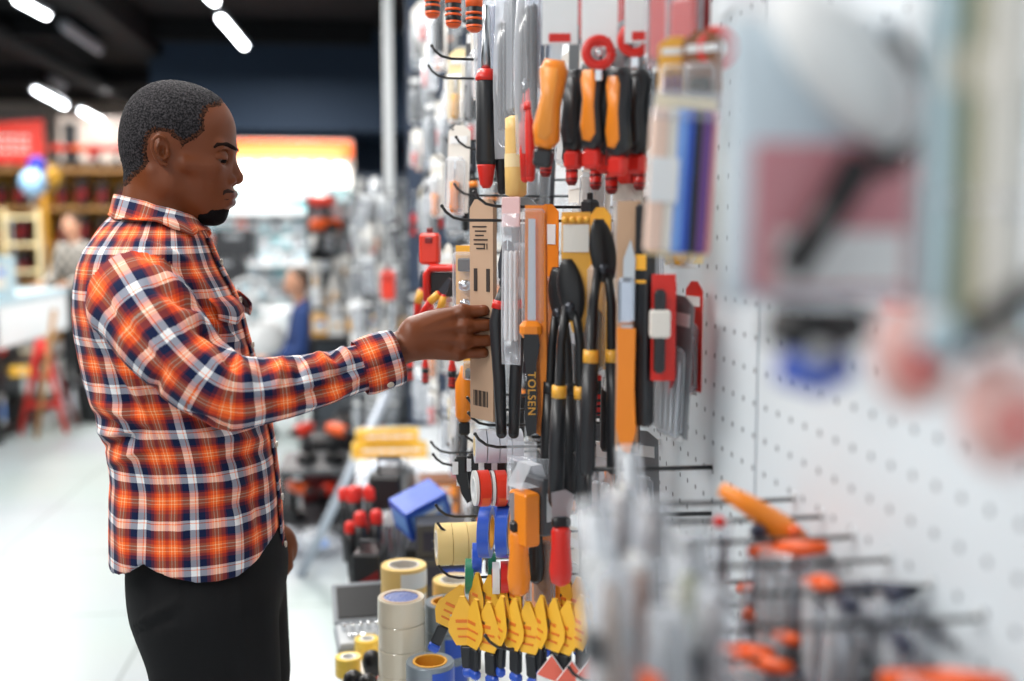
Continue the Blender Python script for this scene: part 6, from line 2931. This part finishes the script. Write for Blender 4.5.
for r_ in range(7):
    z = 1.98 - .165 * r_
    ncol_ = 17
    for c_ in range(ncol_):
        x = x0 + .10 + (x1 - x0 - .2) * c_ / (ncol_ - 1)
        px_, py_ = proj((x, BY - .1, z))
        if px_ < 190 and py_ < 235:
            continue
        if r_ == 0:
            ci = rng.choice((0, 1, 0, 2, 1))
        elif r_ < 3:
            ci = rng.choice((1, 1, 2, 3, 0, 4, 1, 2))
        else:
            ci = rng.choice((1, 4, 2, 5, 0, 4, 3, 1))
        c1, c2, nm = BC[ci]
        make('bk%d' % ci, b_card_pack(.105, .14, K(c1), K(c2), 'box'), 'small %s pack hanging in the lit white display at the back' % nm, 'package', (x, BY - .06 - .05 * (c_ % 2), z), (0, 0, rng.uniform(-.3, .3)), nm + ' packs in the lit display')

# black stacked crates and white frame before it
for i in range(3):
    def b_crate():
        t = E('crate')
        m = MB()
        m.box((0, 0, .12), (.36, .3, .235), .015)
        m.build('crate_body', K('rubber'), t)
        m = MB()
        m.box((0, -.152, .17), (.14, .01, .04), .006)
        m.build('hand_grip', K('grey'), t)
        return t
    make('crate', b_crate, ['bottom', 'middle', 'top'][i] + ' black crate of the stack right of the chest of the man', 'crate', (P(229, 260, 10.2).x + .03 * i * (-1) ** i, 10.2, .84 + .24 * i - .0))
t = thing('work_table', 'white table that carries the black crates in the blur', 'table', (P(229, 260, 10.2).x, 10.2, 0))
m = MB()
m.box((0, 0, .82), (1.1, .6, .04), .005)
m.build('tabletop', wm, t)
for sx in (-1, 1):
    for sy in (-1, 1):
        m = MB()
        m.box((sx * .5, sy * .26, .40), (.05, .05, .80))
        m.build('leg', wm, t)


# fan: round guard and motor
FY = 6.9
fc = P(250, 300, FY)
t = thing('floor_fan', 'white round fan with a drum-shaped motor between the man and the seated person', 'fan', (fc.x, FY, 0), (0, 0, .25))
m = MB()
R_ = .135
m.tube([(R_ * math.cos(a), 0, fc.z + R_ * math.sin(a)) for a in [2 * PI * k / 32 for k in range(33)]], .010, 8)
for k in range(18):
    a = PI * k / 18
    m.tube([(R_ * math.cos(a), -.0, fc.z + R_ * math.sin(a)), (0, -.035, fc.z), (-R_ * math.cos(a), 0, fc.z - R_ * math.sin(a))], .0028, 5)
m.build('guard', K('white'), t)
m = MB()
for k in range(4):
    a = PI / 2 * k
    m.tube([(.02 * math.cos(a), .01, fc.z + .02 * math.sin(a)), (.10 * math.cos(a + .35), .02, fc.z + .10 * math.sin(a + .35))], [.012, .042], 10)
m.build('blades', K('paleblue'), t)
m = MB()
m.lathe([(.05, -.02), (.115, 0), (.12, .09), (.115, .20), (.06, .22)], 22, 'Y', (.10, 0, fc.z - .24))
m.build('motor_drum', K('white'), t)
m = MB()
m.tube([(0, .04, fc.z), (.02, .04, fc.z - .3), (.0, .04, .05)], .018, 10)
m.build('pole', K('white'), t)
m = MB()
m.lathe([(.19, 0), (.18, .025), (.04, .05)], 26)
m.build('foot', K('white'), t)


# ================================================================== PEOPLE IN THE BACKGROUND
def skinned(name, verts, edges, radii, m, parent, lvl=2):
    me = bpy.data.meshes.new(name)
    me.from_pydata([tuple(v) for v in verts], edges, [])
    me.materials.append(m)
    o = link(name, me, parent)
    o.modifiers.new('skin', 'SKIN')
    lay = me.skin_vertices[0].data if me.skin_vertices else None
    if lay is None:
        bm = bmesh.new()
        bm.from_mesh(me)
        bm.verts.layers.skin.verify()
        bm.to_mesh(me)
        bm.free()
        lay = me.skin_vertices[0].data
    for i, r in enumerate(radii):
        lay[i].radius = (r, r) if not hasattr(r, '__len__') else r
    lay[0].use_root = True
    s = o.modifiers.new('sub', 'SUBSURF')
    s.levels = s.render_levels = lvl
    for p_ in me.polygons:
        p_.use_smooth = True
    return o


def small_person(loc, rz, seated, top, topname, legs, skin, hairc, label, stoop=0.0):
    t = thing('person', label, 'person', loc, (0, 0, rz))
    hz = .50 if seated else .93
    fw = stoop
    # body faces -Y
    hip = (0, 0, hz)
    chest = (0, -.06 - fw * .5, hz + .34)
    nb = (0, -.08 - fw, hz + .52)
    hd = (0, -.11 - fw * 1.25, hz + .64)

    def skinsdf(p):
        d = d_ell(p, (0, hd[1], hd[2] + .03), (.072, .092, .098))
        d = smin(d, d_ell(p, (0, hd[1] - .035, hd[2] - .035), (.052, .055, .060)), .02)
        d = smin(d, d_cone(p, (0, hd[1] - .085, hd[2] + .015), (0, hd[1] - .108, hd[2] - .012), .010, .014), .008)
        d = smin(d, d_ell(p, (0, hd[1] - .086, hd[2] - .045), (.024, .010, .009)), .006)
        for s in (-1, 1):
            d = smax(d, -d_ell(p, (s * .030, hd[1] - .088, hd[2] + .020), (.014, .012, .008)), .006)
            d = smin(d, d_ell(p, (s * .074, hd[1] + .004, hd[2] + .01), (.009, .018, .030)), .004)
        d = smin(d, d_cone(p, (0, nb[1], nb[2] - .06), hd, .052, .048), .02)
        d = smin(d, d_ell(p, (0, chest[1], chest[2] - .02), (.150, .085, .20)), .03)
        d = smin(d, d_ell(p, (0, 0, hz + .04), (.14, .09, .12)), .05)
        for s in (-1, 1):
            sh = (s * .17, nb[1] + .01, nb[2] - .09)
            el = (s * .22, nb[1] - .05, nb[2] - .37)
            wr = (s * .15, nb[1] - .28, nb[2] - .42)
            d = smin(d, d_chain(p, [sh, el, wr], [.045, .036, .026], .01), .02)
            d = smin(d, d_ell(p, (wr[0] - s * .01, wr[1] - .05, wr[2]), (.034, .045, .016)), .01)
            for k in range(4):
                d = smin(d, d_cone(p, (wr[0] + .018 * (k - 1.5), wr[1] - .08, wr[2]), (wr[0] + .020 * (k - 1.5), wr[1] - .145 + .006 * abs(k - 1.5), wr[2] - .012), .0085, .007), .003)
            d = smin(d, d_cone(p, (wr[0] - s * .028, wr[1] - .03, wr[2]), (wr[0] - s * .055, wr[1] - .075, wr[2] - .006), .010, .008), .005)
            if seated:
                d = smin(d, d_chain(p, [(s * .09, 0, hz + .0), (s * .12, -.42, hz + .02), (s * .12, -.40, .06)], [.075, .055, .038], .02), .02)
            else:
                d = smin(d, d_chain(p, [(s * .09, 0, hz), (s * .10, -.02, .50), (s * .10, .02, .06)], [.08, .055, .038], .02), .02)
        return d
    V, F = polygonise(skinsdf, (-.34, -.62, .0), (.34, .16, hz + .82), .013)
    link('body', mesh_np('body', V, F, [skin]), t)

    def topsdf(p):
        d = d_ell(p, (0, chest[1], chest[2] - .04), (.175, .115, .24))
        d = smin(d, d_ell(p, (0, .0, hz + .06), (.165, .12, .15)), .05)
        for s in (-1, 1):
            d = smin(d, d_chain(p, [(s * .16, nb[1] + .01, nb[2] - .09), (s * .225, nb[1] - .05, nb[2] - .37), (s * .155, nb[1] - .25, nb[2] - .415)], [.068, .056, .042], .01), .03)
        return d
    V, F = polygonise(topsdf, (-.34, -.55, hz - .14), (.34, .2, hz + .62), .013)
    link(topname, mesh_np(topname, V, F, [top]), t)

    def legsdf(p):
        d = d_ell(p, (0, .0, hz), (.155, .125, .11))
        for s in (-1, 1):
            ch = [(s * .09, 0, hz + .0), (s * .12, -.42, hz + .02), (s * .12, -.40, .10)] if seated else [(s * .09, 0, hz), (s * .10, -.02, .50), (s * .10, .02, .10)]
            d = smin(d, d_chain(p, ch, [.095, .072, .058], .01), .02)
        return np.maximum(d, .08 - p[..., 2])
    V, F = polygonise(legsdf, (-.3, -.55, .04), (.3, .2, hz + .16), .014)
    link('trousers', mesh_np('trousers', V, F, [legs]), t)

    def hairsdf(p):
        d = d_ell(p, (0, hd[1] + .010, hd[2] + .042), (.080, .096, .098))
        return np.maximum(d, np.maximum(-(p[..., 2] - hd[2] - .045 + (p[..., 1] - hd[1]) * .9), -(p[..., 1] - hd[1] + .085)))
    V, F = polygonise(hairsdf, (-.12, hd[1] - .14, hd[2] - .14), (.12, hd[1] + .14, hd[2] + .17), .009)
    link('hair', mesh_np('hair', V, F, [hairc]), t)
    for s in (-1, 1):
        m = MB()
        m.box((s * (.12 if seated else .10), (-.43 if seated else -.03), .04), (.09, .25, .08), .03)
        m.build('shoe', K('black'), t)
    return t


sk2 = mat('light_skin', (205, 150, 120), rough=.5)
br_hair = mat('brown_hair', (70, 52, 40), rough=.7)


def check_mat():
    m = bpy.data.materials.new('grey_check')
    m.use_nodes = True
    nt = m.node_tree
    tc = nt.nodes.new('ShaderNodeTexCoord')
    ck = nt.nodes.new('ShaderNodeTexChecker')
    ck.inputs['Scale'].default_value = 16
    ck.inputs['Color1'].default_value = srgb((176, 170, 160))
    ck.inputs['Color2'].default_value = srgb((92, 90, 88))
    nt.links.new(tc.outputs['Object'], ck.inputs[0])
    nt.links.new(ck.outputs[0], nt.nodes['Principled BSDF'].inputs[0])
    return m


hp = P(291, 283, 8.5)
small_person((hp.x + .16, 8.5, .0), -1.35, True, mat('navy_sweater', (26, 54, 108), rough=.85), 'sweater', mat('black_trousers', (22, 22, 26), rough=.8), sk2, br_hair,
             'person in a navy sweater seated and turned to the left behind the outstretched arm')
t = thing('stool', 'dark stool under the person in the navy sweater', 'stool', (hp.x + .15, 8.52, 0))
m = MB()
m.lathe([(.15, .345), (.16, .36), (.155, .38)], 24)
m.build('seat', K('darkgrey'), t)
for k in range(4):
    a = PI / 4 + PI / 2 * k
    m = MB()
    m.tube([(.10 * math.cos(a), .10 * math.sin(a), .365), (.16 * math.cos(a), .16 * math.sin(a), 0)], .012, 8)
    m.build('leg', K('black'), t)
hp = P(76, 236, 11.3)
small_person((hp.x + .04, 11.3, 0), -.5, False, check_mat(), 'checked_shirt', mat('black_trousers', (0, 0, 0)), sk2, br_hair, 'person in a grey checked shirt standing behind the white counter on the left')

# ================================================================== LEFT SIDE
# long display counter with white front panels
CY0, CY1 = 8.3, 10.2
t = thing('sales_counter', 'counter with pale top and dark open shelves on the far left', 'counter', (-3.25, 9.2, 0))
m = MB()
m.box((0, 0, 1.02), (1.1, 1.9, .05), .005)
m.build('countertop', K('paleblue'), t)
m = MB()
m.box((.02, -.94, .84), (1.04, .02, .30))
m.box((.535, 0, .84), (.02, 1.86, .30))
m.build('white_fascia', wm, t)
for z in (.10, .46):
    m = MB()
    m.box((0, 0, z), (1.04, 1.84, .04))
    m.build('shelf', K('black'), t)
for sx in (-.52, .52):
    for sy in (-.92, .92):
        m = MB()
        m.box((sx, sy, .5), (.05, .05, 1.0))
        m.build('post', K('black'), t)
m = MB()
m.box((-.2, .6, .35), (.7, .5, .6))
m.build('inner_cabinet', K('black'), t)
words2 = ['first', 'second', 'third', 'fourth', 'fifth', 'sixth', 'seventh', 'eighth']
for i in range(8):
    c_ = ('white', 'lightgrey', 'white', 'paleblue')[i % 4]
    make('wb%d' % (i % 4), b_box(.13, .15, .26 + .05 * (i % 2), K(c_), K('paper'), K('skyblue')), '%s carton standing on the pale counter top, %s from the left' % ({'white': 'white', 'lightgrey': 'light grey', 'paleblue': 'pale blue'}[c_], words2[i]), 'box',
         (-3.70 + .135 * i, 8.55 + .05 * (i % 2), 1.046))
for i in range(8):
    c_ = ('white', 'paper', 'rubber', 'white')[i % 4]
    make('bot%d' % (i % 4), b_bottle(.052, .30, K(c_), K('red' if i % 2 else 'black'), K('skyblue' if c_ != 'rubber' else 'red')), '%s bottle on the lowest counter shelf, %s from the left' % ({'white': 'white', 'paper': 'off-white', 'rubber': 'black'}[c_], words2[i]),
         'bottle', (-3.68 + .13 * i, 8.40, .121))
for i in range(7):
    ci = i % 4
    make(('drill_o', 'drill_r', 'cyel', 'bcase')[ci], None, ['orange drill', 'red drill', 'yellow carton', 'black tool box'][ci] + ' on the middle counter shelf, %s from the left' % words2[i], ['drill', 'drill', 'box', 'tool box'][ci],
         (-3.64 + .17 * i, 8.44, .481), (0, 0, .5), scale=(1.1, 1.0, 1.2, .9)[ci])
# red trestle and wooden stick
ft = P(47, 415, 8.9)
t = thing('trestle', 'red folding trestle on the floor at the end of the counter', 'trestle', (-2.55, 8.7, 0))
m = MB()
m.tube([(-.16, 0, 0), (.0, 0, .72)], .022, 8)
m.tube([(.18, 0, 0), (.02, 0, .72)], .022, 8)
m.build('front_frame', K('red'), t)
m = MB()
m.tube([(-.16, .3, 0), (.0, .1, .72)], .018, 8)
m.tube([(.18, .3, 0), (.02, .1, .72)], .018, 8)
m.build('rear_frame', K('darkred'), t)
m = MB()
m.box((.0, -.01, .22), (.24, .03, .04), .004)
m.box((.0, -.01, .44), (.14, .03, .04), .004)
m.build('rung', K('red'), t)
a_, b_ = P(42, 398, 8.5), P(54, 312, 8.5)
t = thing('broom_handle', 'pale wooden pole leaning beside the red trestle', 'pole', (a_.x, 8.5, 0))
o0 = Vector((a_.x, 8.5, 0))
d_ = (b_ - a_).normalized()
a0 = a_ - d_ * (a_.z / d_.z)
m = MB()
m.tube([a0 - o0, b_ - o0], .020, 10)
m.build('shaft', K('wood'), t)
m = MB()
m.ball((b_ - o0)[:], .024, 10)
m.build('rounded_tip', K('wood'), t)
for (x, y, c_, lab) in ((-2.32, 9.6, 'yellow', 'yellow bin on the floor right of the red trestle'), (-2.30, 9.2, 'rubber', 'black bin on the floor before the yellow one')):
    def b_bin(c_=c_):
        t = E('bin')
        m = MB()
        m.lathe([(.10, 0), (.13, .30), (.14, .32)], 20)
        m.build('bin_body', K(c_), t)
        m = MB()
        m.annulus(.115, .148, .31, .335, 20)
        m.build('rim', K('darkgrey'), t)
        return t
    make('bin' + c_, b_bin, lab, 'bin', (x, y, 0))
# white step ladder behind
t = thing('step_ladder', 'pale step ladder standing behind the counter under the balloons', 'ladder', (P(22, 240, 12).x, 12.0, 0))
for s_ in (-1, 1):
    m = MB()
    m.box((s_ * .17, 0, .88), (.04, .05, 1.76), .006)
    m.build('rail', K('cream'), t)
for k in range(6):
    m = MB()
    m.box((0, -.01, .28 + .28 * k), (.32, .09, .03), .004)
    m.build('step', K('cream'), t)
m = MB()
m.tube([(-.15, .1, 1.7), (-.15, .5, 0)], .018, 8)
m.tube([(.15, .1, 1.7), (.15, .5, 0)], .018, 8)
m.build('rear_frame', K('grey'), t)
# balloons
for (px, py, r, c_, lab) in ((37, 166, .11, 'blue', 'dark blue balloon, uppermost of the three'), (50.5, 177, .14, 'gold', 'golden balloon on the right of the three'), (33, 183, .15, 'skyblue', 'pale blue balloon, lowest of the three')):
    p = P(px, py, {'blue': 12.5, 'gold': 12.9, 'skyblue': 12.1}[c_])
    t = thing('balloon', lab, 'balloon', p)
    m = MB()
    m.ball((0, 0, 0), (r * .92, r * .92, r), 20)
    m.build('balloon_skin', mat('balloon_' + c_, {'blue': (40, 50, 170), 'gold': (226, 170, 60), 'skyblue': (150, 190, 225)}[c_], rough=.2), t)
    m = MB()
    m.lathe([(.003, 0), (.012, -.02), (.016, -.028)], 8, 'Z', (0, 0, -r + .004))
    la = Vector((P(22, 240, 12).x + .1, 12.0, 1.77)) - p
    m.tube([(0, 0, -r - .02), la * .5 + Vector((0, 0, -.03)), la], .003, 5)
    m.build('string', K('paper'), t)

# yellowish shelving with orange tools at the far left
t = thing('shelf_unit', 'yellowish shelving with orange and dark tools at the far left', 'shelf', (-4.0, 16.2, 0))
yb = mat('mustard_board', (176, 140, 30), rough=.6)
X0, X1 = P(-40, 200, 16.2).x + 4.0, P(140, 200, 16.2).x + 4.0
m = MB()
m.box(((X0 + X1) / 2, .3, 1.22), (X1 - X0, .03, 2.4))
m.build('back_panel', yb, t)
sz = [P(80, y, 16.2).z for y in (171, 209, 245, 280)]
for z in sz:
    m = MB()
    m.box(((X0 + X1) / 2, 0, z), (X1 - X0, .6, .06), .004)
    m.build('board', K('wood'), t)
for x in (X0, (X0 + X1) / 2, X1):
    m = MB()
    m.box((x, -.05, 1.25), (.06, .6, 2.5))
    m.build('upright', K('gold'), t)
X0 -= 4.0
X1 -= 4.0
rd = ('drill_r', 'drill_o')
for i in range(9):
    x = X1 - .18 - .27 * i
    make(rd[i % 3 == 2], None, ('orange' if i % 3 == 2 else 'red') + ' power tool on the top board of the mustard shelving, %s from the right' % words[i], 'drill', (x, 16.0, sz[0] + .03), (0, 0, .3 * i), scale=1.5)
for r_ in (1, 2, 3):
    for i in range(9):
        x = X1 - .18 - .27 * i
        make('bcase', None, 'dark case in the %s row of the mustard shelving, %s from the right' % (('second', 'third', 'lowest')[r_ - 1], words[i]), 'case', (x, 16.0, sz[r_] + .03), (0, 0, 0), scale=(1.4 + .2 * (i % 3)))
# posters over it
for (a_, b_, c1, c2, lab) in (((58, 116), (122, 162), 'paper', 'red', 'big pale poster with red and black marks above the mustard shelving'),):
    p0, p1 = P(a_[0], a_[1], 16.6), P(b_[0] + 40, b_[1], 16.6)
    t = thing('poster', lab, 'poster', ((p0.x + p1.x) / 2, 16.6, (p0.z + p1.z) / 2))
    m = MB()
    m.box((0, 0, 0), (p1.x - p0.x, .03, p0.z - p1.z))
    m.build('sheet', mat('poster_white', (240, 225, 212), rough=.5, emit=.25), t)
    m = MB()
    m.box((-.55, -.02, -.05), (.20, .01, .55))
    m.build('dark_picture', K('rubber'), t)
    m = MB()
    m.box((-.25, -.02, -.18), (.12, .01, .2))
    m.build('red_picture', K('red'), t)
p0, p1 = P(-40, 118, 13), P(44, 164, 13)
t = thing('banner', 'red banner with pale lettering lines hanging at the left edge', 'banner', ((p0.x + p1.x) / 2, 13, (p0.z + p1.z) / 2), (0, 0, .12))
m = MB()
w_, h_ = p1.x - p0.x, p0.z - p1.z
m.prism([(-w_ / 2, -h_ / 2), (w_ / 2, -h_ / 2), (w_ / 2, h_ / 2), (-w_ / 2, h_ * .32)], 'Y', -.01, .01)
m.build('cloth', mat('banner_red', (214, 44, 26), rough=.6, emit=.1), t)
m = MB()
for k in range(3):
    for j in range(7):
        m.box((w_ * (-.22 + .085 * j), -.014, h_ * (.10 - .16 * k)), (w_ * .06, .006, h_ * (.07 - .01 * (j % 2))))
m.build('pale_lettering', K('paper'), t)
m = MB()
m.tube([(-w_ / 2, 0, h_ / 2 + .02), (w_ / 2, 0, h_ / 2 + .02)], .02, 8)
m.build('hanging_rod', K('black'), t)
for s_ in (-1, 1):
    m = MB()
    m.tube([(s_ * w_ * .4, 0, h_ / 2 + .02), (s_ * w_ * .4, 0, 3.55 - (p0.z + p1.z) / 2)], .006, 6)
    m.build('hanging_wire', K('black'), t)

# hanging silver tools on the end cap behind the display wall
t = thing('end_cap_rack', 'narrow grey wire rack of silvery tools before the slim white column', 'rack', (.02, 5.42, 0))
m = MB()
for k in range(12):
    m.tube([(-.13, 0, .45 + .115 * k), (.10, 0, .45 + .115 * k)], .004, 6)
for k in range(5):
    m.tube([(-.13 + .0575 * k, 0, .40), (-.13 + .0575 * k, 0, 1.76)], .004, 6)
m.build('wire_grid', K('darkgrey'), t)
m = MB()
m.box((0, .02, .03), (.30, .26, .06), .01)
m.build('foot', K('darkgrey'), t)
m = MB()
m.box((-.015, .012, .22), (.05, .02, .38), .003)
m.build('post', K('darkgrey'), t)
for r_ in range(7):
    for c_ in range(4):
        i = rng.choice((2, 3, 1, 6, 0, 4, 3))
        key, bld, col = FILL[i]
        make(key, bld, col + ' hanging pack on the wire rack before the white column', 'package', (-.10 + .062 * c_, 5.385 - .03 * (c_ % 2), 1.74 - .17 * r_ + rng.uniform(-.03, .03)), (0, rng.uniform(-.25, .25), rng.uniform(-1.2, .6)), col + ' packs on the wire rack', rng.uniform(.75, 1.0))
